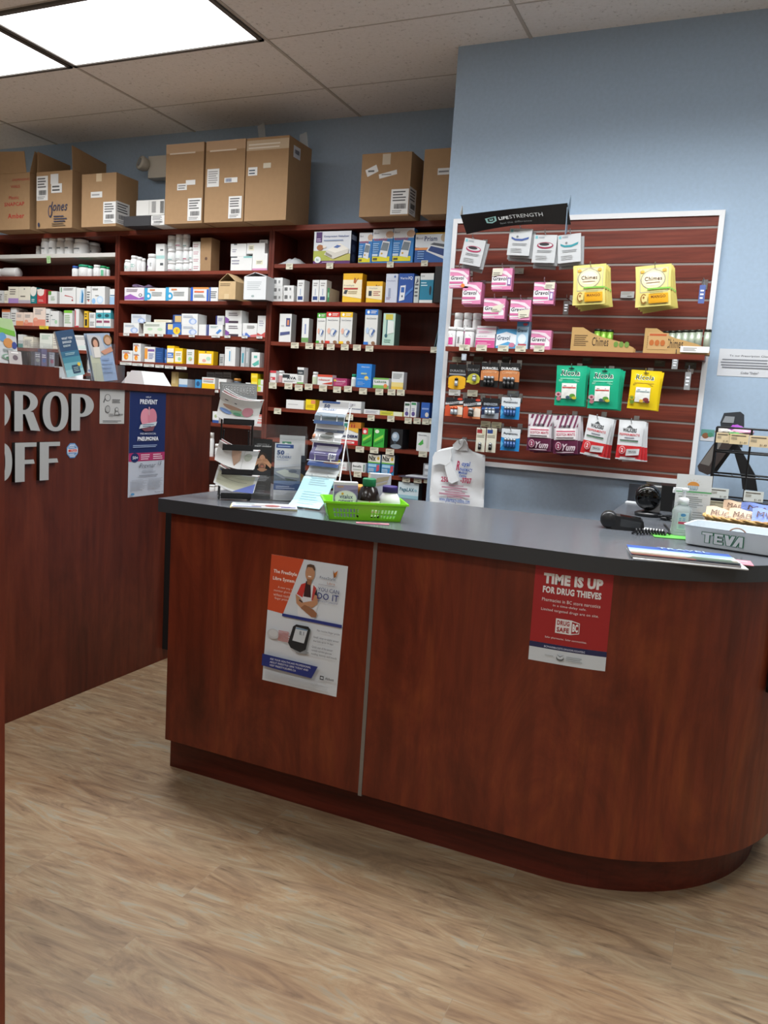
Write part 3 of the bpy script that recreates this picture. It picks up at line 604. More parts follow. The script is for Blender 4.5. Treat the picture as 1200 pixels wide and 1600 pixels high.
# ---- middle bay
row(B2['a'], 'on top shelf, middle bay', 'on the top shelf of the middle bay')
wl = [('e', .5, .55, .4, .18, '#9fc4bd'), ln('#8a9c9a', .2, .1, .8, .35, 3)]
BT(191.5, 201, 405.5, 'short white bottle at far left', ls=wl, caph=.18)
BT(201, 211.5, 399, 'taller white bottle with teal label, second from left', ls=wl, caph=.18)
BT(211.8, 219.3, 401, 'white bottle, third from left', ls=[ln()], dy=.03)
BT(219.6, 225.3, 403.5, 'narrow white bottle, fourth from left', ls=[ln()], dy=.04)
BT(226, 241, 396, 'large white bottle with purple label corner', ls=[('r', .2, .1, .8, .9, '#eceff0'), ('p', [(.2, .1), (.5, .1), (.3, .5), (.2, .5)], '#7c4f86'), ln('#555', .55, .4, .75, .8, 3)])
z = B(243.5, 257.3, 398, 'lower white box in stack left of bottle towers', W, [PR('#a8d0cd', .75, .95), ('r', .5, .35, .85, .5, '#4f5558')])
B(243.5, 257.3, 381, 'upper white box in stack left of bottle towers', W, [('r', .5, .35, .85, .5, '#4f5558')], on=z)
for i, (x0, x1, ts, w_) in enumerate(((259, 270.5, (408, 388.5, 367.5), 'first'), (271.3, 283, (407, 386, 365), 'second'), (283.5, 293, (407, 386.5, 365.8), 'third'), (293.5, 300.3, (405.5, 386.5), 'fourth'))):
    z = None
    for j, t in enumerate(ts):
        lv = ('bottom', 'middle', 'top')[j] if len(ts) == 3 else ('bottom', 'top')[j]
        z = BT(x0, x1, t, f'{lv} white bottle in {w_} stacked column', ls=[('r', .1, .25, .95, .7, '#dde4e3'), ('r', .2, .1, .8, .22, ('#b0627e', '#7fa9a6', '#b8bcbe')[(i+j) % 3])], on=z, neck=.9, caph=.26)
z = None
for j, t in enumerate((411.5, 400.5, 389, 377.7)):
    z = B(301, 312.8, t, f'{("lowest", "second", "third", "topmost")[j]} flat white carton in the thin stack', W, [ln('#b98c96', .1, .2, .9, .7, 2)], on=z)
B(313.5, 330.5, 371.5, 'upright brown cardboard carton', CARD, [('e', .55, .37, .12, .05, '#5d4030'), ('r', .2, .7, .3, .72, '#8d6a46')], sx=348, name='carton')
z = B(360.5, 394, 400.5, 'lower left white drug carton', W, [('r', .0, .9, .3, 1, '#5d6468'), ('r', .6, .88, 1, 1, '#8cc2c0'), ln('#99a', .05, .4, .5, .8, 2)])
z2 = B(394.5, 418, 396, 'lower right white carton with pink foot', W, [PR('#cf8fb4', 0, .12), ('r', .25, .35, .7, .6, '#dcdac2'), ln('#666', .3, .4, .65, .56, 2)])
B(360.5, 385, 380.8, 'upper left white drug carton', W, [('r', .2, .9, .4, 1, '#5d6468'), ln('#99a', .1, .3, .4, .6, 2)], on=z)
B(385.5, 414, 379.8, 'upper middle white carton with cream sticker', W, [('r', .1, .3, .4, .8, '#dcdac2'), ln('#555', .15, .4, .35, .7, 2)], on=max(z, z2), dy=.012)
B(405, 418, 374.8, 'small white box topmost of the carton pile', WG, [ln()], on=onY(400, 379.8, 4.262).z, dy=.03)
row(B2['b'], 'on second shelf, middle bay', 'on the second shelf of the middle bay')
z = B(194.6, 225, 449.3, 'white box with purple wave', '#e2dde2', [('p', [(0, .05), (1, .05), (1, .3), (.75, .18), (.5, .35), (.3, .5), (0, .3)], '#9a5fb0'), ('e', .82, .42, .09, .13, '#4a4652'), ('e', .82, .42, .055, .08, '#e2dde2'), ln('#8a7f8c', .1, .65, .7, .9, 3)])
mb = MB(); f = lambda u, v: (u*.135, v*.1, .006+.010*math.sin(u*7)*math.sin(v*5+1)+.006)
V = [f(a/8, b/5) for b in range(6) for a in range(9)]; mb.add(V+[(x, y, q-.006) for x, y, q in V], [(b*9+a, b*9+a+1, b*9+a+10, b*9+a+9) for b in range(5) for a in range(8)]+[(54+b*9+a+9, 54+b*9+a+10, 54+b*9+a+1, 54+b*9+a) for b in range(5) for a in range(8)], '#b9a3c6')
mb.add([f(.1, .2), f(.4, .2), f(.4, .6), f(.1, .6)], [(0, 1, 2, 3)], '#7a4b93')
tag(mb.build('plastic_pouch', (onY(206, 448, 4.27).x, 4.27, z+.004)), 'crumpled purple and white pouch on top of purple-wave box, middle bay', 'pouch')
bb = [('r', 0, 0, .14, 1, '#3aa0cf'), ('e', .19, .35, .13, .28, '#3aa0cf'), ('e', .19, .35, .06, .13, '#dfe6e6'), ('r', .25, .78, .5, .9, '#d78a5c'), ln('#8e9796', .35, .35, .9, .7, 3)]
B(226, 258.6, 450, 'left white box with blue letter b design', W, bb)
B(259, 294, 449, 'right white box with blue letter b design', W, bb, sx=297)
bo = [('r', 0, 0, .13, 1, '#2760c4'), ('r', .9, 0, 1, .85, '#2760c4'), ('r', .13, .88, 1, 1, '#e39a55'), ('r', .2, .62, .75, .74, '#e0704a'), ln('#8e9796', .2, .25, .8, .5, 3)]
B(298, 326, 449, 'left white box with royal blue ends', W, bo)
B(327.5, 341, 449, 'right white box with royal blue end, half hidden', W, bo[:1]+[ln()])
# open cartons sticking out in front of the shelf edge
def open_carton(x0, x1, yt, yb, peak, col, inn, label, ls, Y, d, gp, name='open_carton'):
    ym = (yt+yb)/2; a = onY(x0, ym, Y).x; b = onY(x1, ym, Y).x; zt = onY((x0+x1)/2, yt, Y).z; zb = R.z+.0005; zp = min(onY((x0+x1)/2, peak, Y).z, B2['a']-.026)
    w_, h_ = b-a, zt-zb; t = .002; e = empty(name, ((a+b)/2, Y, zb)); tag(e, label, 'carton', gp)
    mb = MB(); mb.box((-w_/2, 0, 0), (w_/2, t, h_), col); mb.box((-w_/2, d-t, 0), (w_/2, d, h_), col); mb.box((-w_/2, t, 0), (-w_/2+t, d-t, h_), col); mb.box((w_/2-t, t, 0), (w_/2, d-t, h_), col); mb.box((-w_/2+t, t, 0), (w_/2-t, d-t, t), inn)
    mb.prt(flat(w_, h_), ls); mb.build('body', parent=e)
    hp = zp-zt
    for s_ in (-1, 1):   # side flaps lean in to a ridge, front stays open as a dark gable
        fl = MB(); fl.add([(s_*w_/2, 0, h_), (s_*w_*.02, .0, h_+hp), (s_*w_*.02, d, h_+hp), (s_*w_/2, d, h_), (s_*(w_/2-.002), 0, h_-.001), (s_*w_*.02, .0, h_+hp-.003), (s_*w_*.02, d, h_+hp-.003), (s_*(w_/2-.002), d, h_-.001)], [(0, 1, 2, 3), (4, 5, 6, 7), (0, 1, 5, 4), (3, 2, 6, 7), (1, 2, 6, 5)], col); fl.build('flap', parent=e)
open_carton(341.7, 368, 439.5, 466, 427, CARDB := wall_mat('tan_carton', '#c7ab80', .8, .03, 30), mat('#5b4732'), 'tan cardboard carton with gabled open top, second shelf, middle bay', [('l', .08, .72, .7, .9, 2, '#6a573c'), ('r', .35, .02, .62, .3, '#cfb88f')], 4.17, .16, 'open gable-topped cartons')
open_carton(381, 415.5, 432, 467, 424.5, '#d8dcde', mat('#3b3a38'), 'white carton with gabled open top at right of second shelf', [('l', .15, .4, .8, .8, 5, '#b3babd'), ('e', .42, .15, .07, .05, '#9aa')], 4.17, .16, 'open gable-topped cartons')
row(B2['c'], 'on third shelf, middle bay', 'on the third shelf of the middle bay')
bw = [('e', .7, .3, .25, .28, '#9db4dc'), ('e', .72, .28, .14, .2, '#cdd8ec'), ln('#9aa7ba', .1, .6, .8, .85, 2)]
z = B(193, 217, 504.8, 'lower white box with blue arch at left end', W, bw)
B(205, 228, 491, 'upper white box with blue arch at left end', '#cdd3da', bw, on=z, sx=238)
z = B(224, 258.8, 503.5, 'long low pale green printed box', '#dadfd6', [('e', .3, .4, .12, .12, '#b7d3b4'), ('e', .75, .4, .12, .12, '#b7d3b4'), ln('#9aa59a', .05, .65, .9, .85, 2)])
B(240.5, 268, 499.5, 'flat cream box lying across the pale green one', CR, [ln('#c2b98c', .1, .3, .9, .7, 2)], on=z)
yb_ = [('r', 0, 0, 1, 1, '#3c6fc0'), ('r', 0, 0, .1, 1, '#22408c'), ('r', .12, .45, .45, .95, '#e7cf8c'), ('e', .72, .36, .24, .33, '#f0c832'), ('t', '8', .67, .2, .79, .52, '#b5524a')]
z = B(259.5, 283, 505.8, 'blue and yellow box with round badge, lower', '#3c6fc0', yb_)
B(270, 283.3, 492, 'blue and tan box stacked on the blue-yellow one', '#3a5f9c', [('r', .25, .2, 1, .9, '#cdb07a'), ('r', 0, 0, .15, 1, '#243f7c')], on=z)
z = B(283.6, 309, 507.3, 'lower large white box with blue letter', W, bw, sx=324)
B(283.6, 309, 490.2, 'upper large white box with blue letter', W, bw, on=z, sx=328)
B(310.6, 323.5, 507, 'plain white box with blue edge', W, [('r', .9, 0, 1, 1, '#33458c')])
z = B(324, 348, 507.5, 'white box with dark blue end and blue capsule', W, [('r', 0, 0, .1, 1, '#24357c'), ('p', [(.55, .25), (.7, .15), (.95, .5), (.8, .62)], '#4f86c6'), ln('#8aa', .2, .7, .7, .9, 2)])
B(337, 350, 493.5, 'small white and navy box on capsule box', WG, [('r', 0, 0, .18, 1, '#2c2f6c'), ln('#88a', .3, .4, .9, .8, 3)], on=z)
pb = [('r', 0, 0, .8, .18, '#3d2f3d'), ('p', [(0, 0), (.2, 0), (.25, .3), (0, .5)], '#7d4f9a'), ln('#77707a', .2, .55, .85, .85, 2)]
z = B(352, 378, 505, 'lower white box with purple-black foot', W, pb)
B(352, 378, 485, 'upper white box with purple-black foot', W, pb, on=z, sx=392)
B(379, 401.7, 505, 'white box with blue figure eight and red foot', W, [('p', [(.3, .0), (1, 0), (1, .22), (.6, .15)], '#c96a6c'), ('p', [(0, .25), (.3, .3), (.6, 0), (0, 0)], '#4f74c0'), ('t', '8', .04, .1, .2, .45, '#e6e9f0', .04), ln('#888', .3, .6, .9, .85, 3)])
B(402.5, 415.3, 493.3, 'tall white box with red foot by right upright', W, [('p', [(0, 0), (1, 0), (1, .25), (.5, .12), (0, .2)], '#c0504e'), ln('#aab', .2, .5, .8, .8, 3)])
row(B2['d'], 'on fourth shelf, middle bay', 'on the fourth shelf of the middle bay')
og = [('e', .4, .42, .22, .3, '#e58a1f'), ('e', .5, .35, .12, .14, '#f2b65a'), ('r', .1, .72, .8, .78, '#cc6a52'), ln('#999', .1, .8, .8, .95, 1)]
B(190.5, 207, 547.5, 'single white box with orange drop', W, og)
z = B(207.8, 220, 552, 'lower white box with orange drop in the pair', W, og)
B(207.8, 220, 536.5, 'upper white box with orange drop in the pair', W, og, on=z)
B(226, 242.3, 542, 'white and orange box with purple top', W, [('r', 0, .2, .28, .9, '#e59a3c'), ('r', .3, .7, .95, .85, '#7d5c9c'), ln('#6f7fb5', .4, .2, .9, .6, 4)])
B(243, 255, 543.5, 'solid dark blue box', '#1f4a86', [ln('#3a66a5')], sx=262)
B(255.3, 260.5, 546, 'narrow sky blue box', '#4c7fd2', [('e', .5, .3, .3, .1, '#9ec0f0')], dy=.03)
yl = [('r', .05, .3, .9, .6, '#4d80cf'), ('r', .05, .05, .95, .28, '#e8e6da'), ('l', .1, .35, .85, .55, 2, '#dce6f5'), ('r', .05, .62, .95, .85, '#eceadf')]
B(261, 272.5, 540.3, 'yellow box with blue band', '#ecc417', yl, sx=277)
B(273, 285.5, 544, 'yellow and white box with green leaf', '#ecc417', [('r', .05, .1, .9, .8, '#e9e9dc'), ('e', .6, .3, .2, .12, '#a7cf9c'), ln('#b59b50', .15, .5, .8, .7, 2)], sx=291)
B(291.5, 303.5, 546, 'white and green box with yellow side', W, [('e', .5, .35, .25, .15, '#9fcf9c'), ('e', .6, .3, .1, .08, '#d79a6a'), ln('#9a9', .15, .6, .85, .85, 2)], side='#e2b914', sx=309)
B(309.7, 333.5, 548.5, 'wide bright yellow box with white panel', '#f0c20f', [('r', .05, .1, .88, .8, '#ece9d8'), ('e', .4, .3, .13, .12, '#e0a99a'), ('e', .68, .45, .15, .14, '#b4d8c0'), ('e', .5, .93, .05, .05, '#444')], side='#dcae0c', sx=342)
B(342.8, 350, 553, 'narrow grey white box right of the yellow one', '#b3b5b4', [ln()])
B(351.3, 368, 542, 'tall white box with blue capsule', W, [('r', .42, .25, .52, .78, '#3f9cc9'), ('r', .60, .2, .63, .85, '#b9c2c4'), ('r', .1, .9, .5, .95, '#bbb')], sx=375)
B(376.5, 383, 542.5, 'left narrow box with teal lettered spine', '#b9bfc2', [('r', .3, .2, .7, .7, '#3f9cb0')], dy=.02)
B(383.5, 390, 543.5, 'right narrow grey box with lettered spine', '#9fa4a6', [('r', .3, .2, .6, .8, '#c9cccd')], dy=.02)
B(392.7, 406, 550.5, 'white box with teal leaf by right upright', W, [('p', [(.1, .2), (.9, .5), (.95, .2), (.4, .05)], '#5cb3a5'), ('r', .3, .62, .7, .78, '#6bb8ac')], sx=411)
row(B2['e'], 'on fifth shelf, middle bay', 'on the fifth shelf of the middle bay')
B(198, 208, 581, 'small white box with red stripe, far left', '#c9c4c2', [('r', .3, .1, .7, .8, '#a8898a')])
B(211, 223, 580.5, 'white box with cream side, second from left', W, [ln()])
B(267.7, 279, 581, 'tan yellow printed box above the white wedge', '#bba56a', [('r', .1, .2, .6, .9, '#cdbb88')], dy=.05)
B(279.3, 293, 592, 'white box with blue feet near panel end', '#c6d0d8', [PR('#6796c6', 0, .3)])
B(304.7, 314, 593, 'small blue box', '#3f8fc6', [('e', .5, .5, .3, .3, '#234f7c')])
B(315.5, 336, 589.7, 'white over yellow medicine box', W, [PR('#f0c312', 0, .45), ('r', .1, .8, .9, .87, '#cf6a50'), ln('#999', .1, .55, .9, .75, 2)], sx=341)
for i, (x0, x1, n) in enumerate(((322.7, 335, 'left'), (335.5, 348, 'middle'), (348.5, 361, 'right'))):
    B(x0, x1, 581.5, f'{n} grey printed box of the three behind', '#9c9a98', [ln('#6c6a6a', .1, .5, .9, .9, 3)], dy=.13, on=B2['e'])
B(341.5, 354, 592, 'white box with orange stripe beside rack sign', W, [('r', .1, .55, .9, .65, '#d78a5c'), ln()])
BT(362, 373, 591, 'dark jar with orange lid above the rack sign', cap='#c4893c', body='#3a4654', dy=.03)
B(383.5, 391, 598, 'white box with pink stripe left of yellow stack', W, [('r', 0, .3, 1, .5, '#cf8a8a')])
z = None
for j, t in enumerate((603.5, 593.5, 583.5)):
    z = B(392, 402.5, t, f'{("bottom", "middle", "top")[j]} small yellow box in the stack', '#e8c912', [('r', .1, .3, .9, .7, '#eedc5c')], on=z)
z = B(403, 411.5, 602, 'lower white and lime box beside yellow stack', W, [('r', 0, .1, .5, .8, '#b5d85c')]); B(403, 411.5, 592.5, 'upper lime green box beside yellow stack', '#a9cf4c', [('r', .5, .1, 1, .9, W)], on=z)
row(B2['f'], 'on sixth shelf, middle bay', 'on the sixth shelf of the middle bay')
B(332, 342, 643, 'small white box with navy foot behind magazine rack', W, [PR('#2c4f94', 0, .25), ('e', .5, .6, .2, .15, '#a8b88c')])
z = B(386, 409, 657, 'bottom white and pink folded leaflet box', W, [('r', 0, .5, 1, .9, '#d98f8c')])
z = B(386, 409, 652, 'middle white box with red bands', W, [('r', 0, .2, 1, .5, '#d47672')], on=z); B(386, 409, 647.5, 'top salmon pink box', '#cf7a72', [('r', 0, .2, 1, .4, W)], on=z)
# leaning sheets of paper
mb = MB(); mb.box((0, 0, 0), (.075, .002, .125), '#b3bac6'); mb.prt(flat(.075, .125, 0), [ln('#8a94a8', .1, .1, .9, .9, 8)])
p = onY(386, 655, 4.28); tag(mb.build('leaflet', (p.x-.01, 4.275, z+.002), rot=(math.radians(-8), math.radians(-22), 0)), 'grey leaflet leaning against right upright of middle bay', 'leaflet')
row(B2['g'], 'on seventh shelf, middle bay', 'on the seventh shelf of the middle bay')
BT(326.5, 332.5, 676, 'tall white bottle beside panel end', cap='#d8d8d4', dy=.02)
BT(333, 345, 694, 'squat white jar behind magazine rack', cap='#e2e4e2', neck=.95)
row(B2['h'], 'on lowest visible shelf, middle bay', 'on the lowest visible shelf')
BT(325, 333, 758, 'left small white jar', neck=.95); BT(334, 342, 757, 'middle small white jar', neck=.95); BT(342.5, 350, 757, 'right small white jar', neck=.95)

# ---- right bay
row(B3['a'], 'on top shelf, right bay', 'on the top shelf of the right bay')
mb = MB(); nx, ny = 12, 8; rnd = random.Random(5)
V = []
for b in range(ny+1):
    for a in range(nx+1):
        u, v = a/nx, b/ny; V.append(((u-.5)*.155, v*.13, .003+.045*math.sin(PI*u)**.7*math.sin(PI*v)**.7*(.75+.35*rnd.random())))
mb.add(V, [(b*(nx+1)+a, b*(nx+1)+a+1, (b+1)*(nx+1)+a+1, (b+1)*(nx+1)+a) for b in range(ny) for a in range(nx)], mat('#b9bcbe', .25), True)
mb.add([(-.0775, 0, 0), (.0775, 0, 0), (.0775, .13, 0), (-.0775, .13, 0)], [(3, 2, 1, 0)], '#b9bcbe')
tag(mb.build('plastic_bag', (onY(453, 411, 4.28).x, 4.27, R.z+.0005)), 'crumpled clear plastic bag on top shelf, right bay', 'bag')
B(491, 549, 361.3, 'white nebulizer box picturing the machine and a puppy', '#d9dee4', [
    PR('#5a2a6b', 0, .09), ('r', 0, .09, .45, .4, '#a8b04c'), ('r', .45, .09, 1, .3, '#b9b45c'), ('r', .06, .66, .22, .98, '#4c2a66'), ('l', .08, .68, .2, .8, 2, '#cbb9d6'),
    ('t', 'Compressor Nebulizer', .27, .80, .95, .875, '#33508f', .015), ('l', .27, .68, .9, .76, 1, '#8a99b8'), ('e', .18, .5, .09, .09, '#a2673c'), ('e', .3, .52, .05, .04, '#e6dccf'), ('e', .13, .12, .09, .10, '#dfe6e4'), ('t', 'Rx', .1, .08, .16, .16, '#3c8c7c', .02),
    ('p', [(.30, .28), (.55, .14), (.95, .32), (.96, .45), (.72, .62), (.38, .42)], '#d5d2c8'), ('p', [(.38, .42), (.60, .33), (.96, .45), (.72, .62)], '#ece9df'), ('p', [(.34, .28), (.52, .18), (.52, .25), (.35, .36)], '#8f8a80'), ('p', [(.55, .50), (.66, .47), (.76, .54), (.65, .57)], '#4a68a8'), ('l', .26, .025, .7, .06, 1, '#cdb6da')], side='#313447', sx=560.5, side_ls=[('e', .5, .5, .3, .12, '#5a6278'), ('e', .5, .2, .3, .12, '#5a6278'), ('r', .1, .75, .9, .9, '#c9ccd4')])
bpb = [('r', 0, .72, 1, 1, '#dfe3e6'), ('t', 'essential', .06, .66, .72, .76, '#c0462c', .01), ('t', 'Blood', .06, .86, .3, .91, '#556'), ('e', .85, .84, .2, .1, '#caa88c'), ('r', .02, .05, .90, .19, '#dfd51c'), ('r', .06, .08, .28, .15, '#5b5410'),
       ('p', [(.36, .20), (.76, .15), (.88, .62), (.52, .66)], '#e4e8ea'), ('p', [(.42, .38), (.78, .35), (.84, .58), (.54, .61)], '#76828a'), ('e', .5, .28, .05, .03, '#c9a23c'), ('l', .04, .3, .36, .6, 5, '#9fc6ea'), ('r', .02, .2, .3, .27, '#c6d6e4')]
B(561.5, 582.3, 363.5, 'left blue blood pressure monitor box, slightly behind', '#2f7fc4', bpb, dy=.03)
B(583, 614.3, 358.2, 'middle blue blood pressure monitor box', '#2f7fc4', bpb)
B(615, 647.5, 356.5, 'right blue blood pressure monitor box', '#2f7fc4', bpb, sx=652)
B(649.5, 697, 363.5, 'blue and white printed monitor box by wall corner', '#24589f', [('p', [(0, .52), (0, 1), (1, 1), (1, .40)], '#dadfe4'), ('r', 0, .42, .5, .5, '#e0904c'), ('t', 'Prism', .3, .72, .72, .88, '#223a6c', .02), ('t', 'Blood', .03, .78, .25, .86, '#445'), ('e', .96, .82, .12, .14, '#bda98c'), ('r', 0, .95, 1, 1, '#c9a23c'),
    ('p', [(.38, .38), (.50, .60), (1, .50), (1, .10)], '#e3e6e8'), ('p', [(.44, .40), (.53, .55), (1, .44), (1, .20)], '#24407c'), ('p', [(.5, .60), (.62, .66), (1, .6), (1, .5)], '#55585e'), ('l', .1, .1, .35, .4, 4, '#7fa8da')])
row(B3['b'], 'on second shelf, right bay', 'on the second shelf of the right bay')
nt_ = [('bar', .1, .3, .4, .75, '#33373a'), ('bar', .6, .35, .75, .7, '#666c70')]
z = None
for j, t in enumerate((459.3, 447.3, 434)):
    z = B(425.8, 441.7, t, f'{("bottom", "middle", "top")[j]} small white box in the left column', W, nt_, on=z, sx=456 if j == 2 else 447, dy=.012)
z = None
for j, t in enumerate((457.8, 446)):
    z = B(442.6, 459, t, f'{("bottom", "top")[j]} small white box in the second column', W, nt_, on=z, sx=462)
nb = [('r', .15, .08, .85, .25, '#27407c'), ('r', .45, .3, .55, .6, '#8fa0be'), ln('#999', .2, .7, .8, .9, 2)]
B(464.5, 475.5, 437.5, 'white pen needle box with navy foot', W, nb, sx=486)
B(488, 498.6, 437.5, 'left white box with blue syringe', W, nb)
B(499.2, 510.5, 437.5, 'right white box with blue syringe', W, nb, sx=520)
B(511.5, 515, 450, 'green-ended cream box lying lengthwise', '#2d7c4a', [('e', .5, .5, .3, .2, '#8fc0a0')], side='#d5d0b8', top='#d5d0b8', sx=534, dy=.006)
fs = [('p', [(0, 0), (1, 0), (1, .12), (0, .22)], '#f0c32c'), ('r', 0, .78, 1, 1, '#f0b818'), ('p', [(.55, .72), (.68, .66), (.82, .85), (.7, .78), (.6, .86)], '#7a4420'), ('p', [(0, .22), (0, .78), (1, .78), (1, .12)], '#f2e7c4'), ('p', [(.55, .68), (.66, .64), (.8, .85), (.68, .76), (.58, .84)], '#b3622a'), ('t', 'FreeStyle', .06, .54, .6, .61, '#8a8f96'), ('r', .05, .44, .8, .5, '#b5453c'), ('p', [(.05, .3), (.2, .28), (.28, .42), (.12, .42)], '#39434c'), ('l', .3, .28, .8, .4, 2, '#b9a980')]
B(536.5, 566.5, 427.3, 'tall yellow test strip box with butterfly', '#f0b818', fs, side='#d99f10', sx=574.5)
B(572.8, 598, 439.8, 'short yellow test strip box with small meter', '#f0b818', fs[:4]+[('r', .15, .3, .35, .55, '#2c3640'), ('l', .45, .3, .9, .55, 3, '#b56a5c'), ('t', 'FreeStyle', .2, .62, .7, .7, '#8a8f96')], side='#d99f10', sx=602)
B(603.3, 622, 427.8, 'white and lilac meter box', '#cdd3e2', [('t', 'FreeStyle', .1, .72, .8, .78, '#445a8c'), ('r', .25, .2, .45, .5, '#9aa3bd'), ('e', .75, .9, .08, .04, '#4466a8'), ln('#98a', .1, .1, .5, .2, 2)])
B(623, 647, 427.3, 'deep blue glucose meter box', '#1f4f9f', [('t', 'Verio', .1, .80, .6, .88, '#e6ecf4', .01), ('t', 'IQ', .65, .78, .92, .9, '#e6ecf4', .02), ('p', [(.1, .05), (.45, .1), (.5, .6), (.15, .58)], '#e2e6ea'), ('r', .2, .35, .42, .53, '#2d63b2'), ('e', .3, .22, .05, .04, '#456'), ('p', [(.5, .3), (1, .55), (1, .45), (.5, .2)], '#3f78c6')])
B(648, 655.8, 431.5, 'narrow white box between blue and teal boxes', '#c5ccc8', [('p', [(.2, .7), (.8, .8), (.6, .95)], '#556'), ln()])
B(657, 678, 427, 'teal meter box with white top', '#1a7f9e', [('r', 0, .78, 1, 1, '#dfe2e0'), ('r', 0, 0, 1, .1, '#dfe2e0'), ('t', 'accu', .05, .88, .3, .93, '#345'), ('e', .8, .42, .08, .16, '#15303c'), ('l', .08, .55, .6, .72, 2, '#bfe0ea')])
p0 = onY(679.5, 430, 4.235); tag(MB().box((0, 0, 0), (.055, .2, .195), mat('#151517', .4)).build('black_case', (p0.x, 4.235, R.z+.0005)), 'tall black case at right end of second shelf, right bay', 'case')
row(B3['c'], 'on third shelf, right bay', 'on the third shelf of the right bay')
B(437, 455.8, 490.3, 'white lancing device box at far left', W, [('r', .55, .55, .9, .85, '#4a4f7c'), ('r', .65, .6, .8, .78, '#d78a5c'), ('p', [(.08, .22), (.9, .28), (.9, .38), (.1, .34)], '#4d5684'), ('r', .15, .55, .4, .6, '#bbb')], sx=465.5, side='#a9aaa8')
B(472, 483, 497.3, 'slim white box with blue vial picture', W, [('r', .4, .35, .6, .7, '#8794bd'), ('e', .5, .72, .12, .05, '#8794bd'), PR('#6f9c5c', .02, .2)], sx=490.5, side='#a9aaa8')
def pack(x0, x1, t, c, desc, sx, sd='#b3b2ac'):
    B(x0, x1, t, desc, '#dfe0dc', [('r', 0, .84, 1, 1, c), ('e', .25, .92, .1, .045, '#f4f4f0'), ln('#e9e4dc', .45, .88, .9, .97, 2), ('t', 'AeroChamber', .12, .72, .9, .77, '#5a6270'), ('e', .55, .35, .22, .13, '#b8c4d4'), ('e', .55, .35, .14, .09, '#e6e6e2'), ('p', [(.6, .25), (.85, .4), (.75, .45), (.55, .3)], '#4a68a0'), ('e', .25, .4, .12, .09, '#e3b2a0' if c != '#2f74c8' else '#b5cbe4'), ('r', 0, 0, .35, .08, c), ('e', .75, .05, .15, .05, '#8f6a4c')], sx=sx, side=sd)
pack(495.7, 509.3, 489.3, '#4fa83e', 'green-topped inhaler spacer box', None)
pack(510, 531, 487.5, '#d3382c', 'red-topped inhaler spacer box', None)
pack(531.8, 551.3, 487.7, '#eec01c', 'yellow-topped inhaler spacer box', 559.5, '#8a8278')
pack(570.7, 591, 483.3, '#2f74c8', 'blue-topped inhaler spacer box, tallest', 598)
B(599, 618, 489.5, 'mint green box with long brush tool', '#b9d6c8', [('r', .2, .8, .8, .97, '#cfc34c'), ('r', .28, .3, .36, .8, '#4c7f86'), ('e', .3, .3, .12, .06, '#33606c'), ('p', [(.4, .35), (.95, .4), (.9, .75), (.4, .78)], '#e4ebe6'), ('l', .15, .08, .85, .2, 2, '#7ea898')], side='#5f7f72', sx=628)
for i, (dx, c) in enumerate(((0, '#4c6468'), (.012, '#7f9296'), (.022, '#39484c'))):
    mb = MB(); mb.box((0, 0, 0), (.004, .2, .203), c)
    tag(mb.build('folder', (onY(677, 542, 4.26).x+dx*.9, 4.27+dx*.3, R.z+.0006), rot=(0, math.radians(9.5+i), 0)), f'{("leftmost dark", "middle light", "rightmost dark")[i]} folder leaning against wall end, third shelf, right bay', 'folder', 'folders leaning on the third shelf')
row(B3['d'], 'on fourth shelf, right bay', 'on the fourth shelf of the right bay')
B(421.5, 431.5, 579, 'white box with red script at far left', W, [('r', .1, .2, .9, .45, '#c8404a'), ('r', 0, .8, 1, 1, '#c8404a'), ('e', .3, .3, .15, .08, '#e9c2c4')])
BT(433.5, 441.5, 579, 'small white bottle with pink label', lab='#d2a8aa', dy=.03)
B(441.3, 464, 584, 'low black and white lettered box', W, [('r', 0, .55, .5, .9, '#2c3338'), ('t', 'AVA', .3, .4, .95, .7, '#2c3338', .04), ln('#999', .1, .1, .9, .3, 2)])
B(464.5, 475, 574, 'tall white box with dark band', W, [('r', 0, .55, 1, .85, '#384046'), ('t', 'OZO', .2, .62, .8, .72, '#e6e8e8', .02), PR('#7fb56a', 0, .1), ln('#999', .15, .2, .85, .5, 3)], sx=481)
BT(486.5, 495, 581, 'small white bottle with green label', lab='#c9d6b8', ls=[ln('#5a7a4c')])
B(496, 519.5, 585.5, 'white and red painkiller box', W, [('r', 0, .78, 1, 1, '#d0503c'), ('t', 'robaxacet', .08, .42, .85, .62, '#c0402c', .02), ('p', [(.3, .1), (1, .1), (1, .35), (.5, .2)], '#c0402c')], sx=521)
B(520.7, 542, 591, 'low magenta box with yellow dot', '#a83868', [('e', .12, .7, .1, .13, '#d8b83c'), ('t', 'Sinutab', .2, .5, .9, .75, '#e6c2d2', .02), ln('#d68aa8', .15, .15, .85, .4, 2)])
BT(547.5, 555.5, 584.5, 'small white bottle with green cap', cap='#1f9a74', lab='#cfd8d4')
B(557.5, 581, 568.5, 'large sky blue box with gold sun', '#2b7fd0', [('t', 'Otrivin', .3, .84, .85, .9, '#cfe0f4', .01), ('e', .68, .4, .14, .09, '#e6c85c'), ('r', .05, .34, .95, .37, '#7fb8ea'), ('r', .3, .55, .7, .62, '#a3b8a0'), ln('#7fb0e6', .1, .08, .6, .25, 3)], sx=584.5)
B(582.8, 607.5, 590.5, 'white and green herbal box', W, [PR('#7cba5c', 0, .3), ('r', 0, .85, 1, 1, '#7cba5c'), ('e', .8, .25, .12, .2, '#e08a4c'), ('t', 'Lakota', .1, .55, .85, .75, '#4c7a50', .02)])
B(612, 631, 581, 'tall white box with yellow gradient foot', W, [PR('#e8d488', .15, .4), PR('#e6c24c', 0, .15), ('l', .1, .6, .9, .92, 4, '#8a8f90')], sx=637)
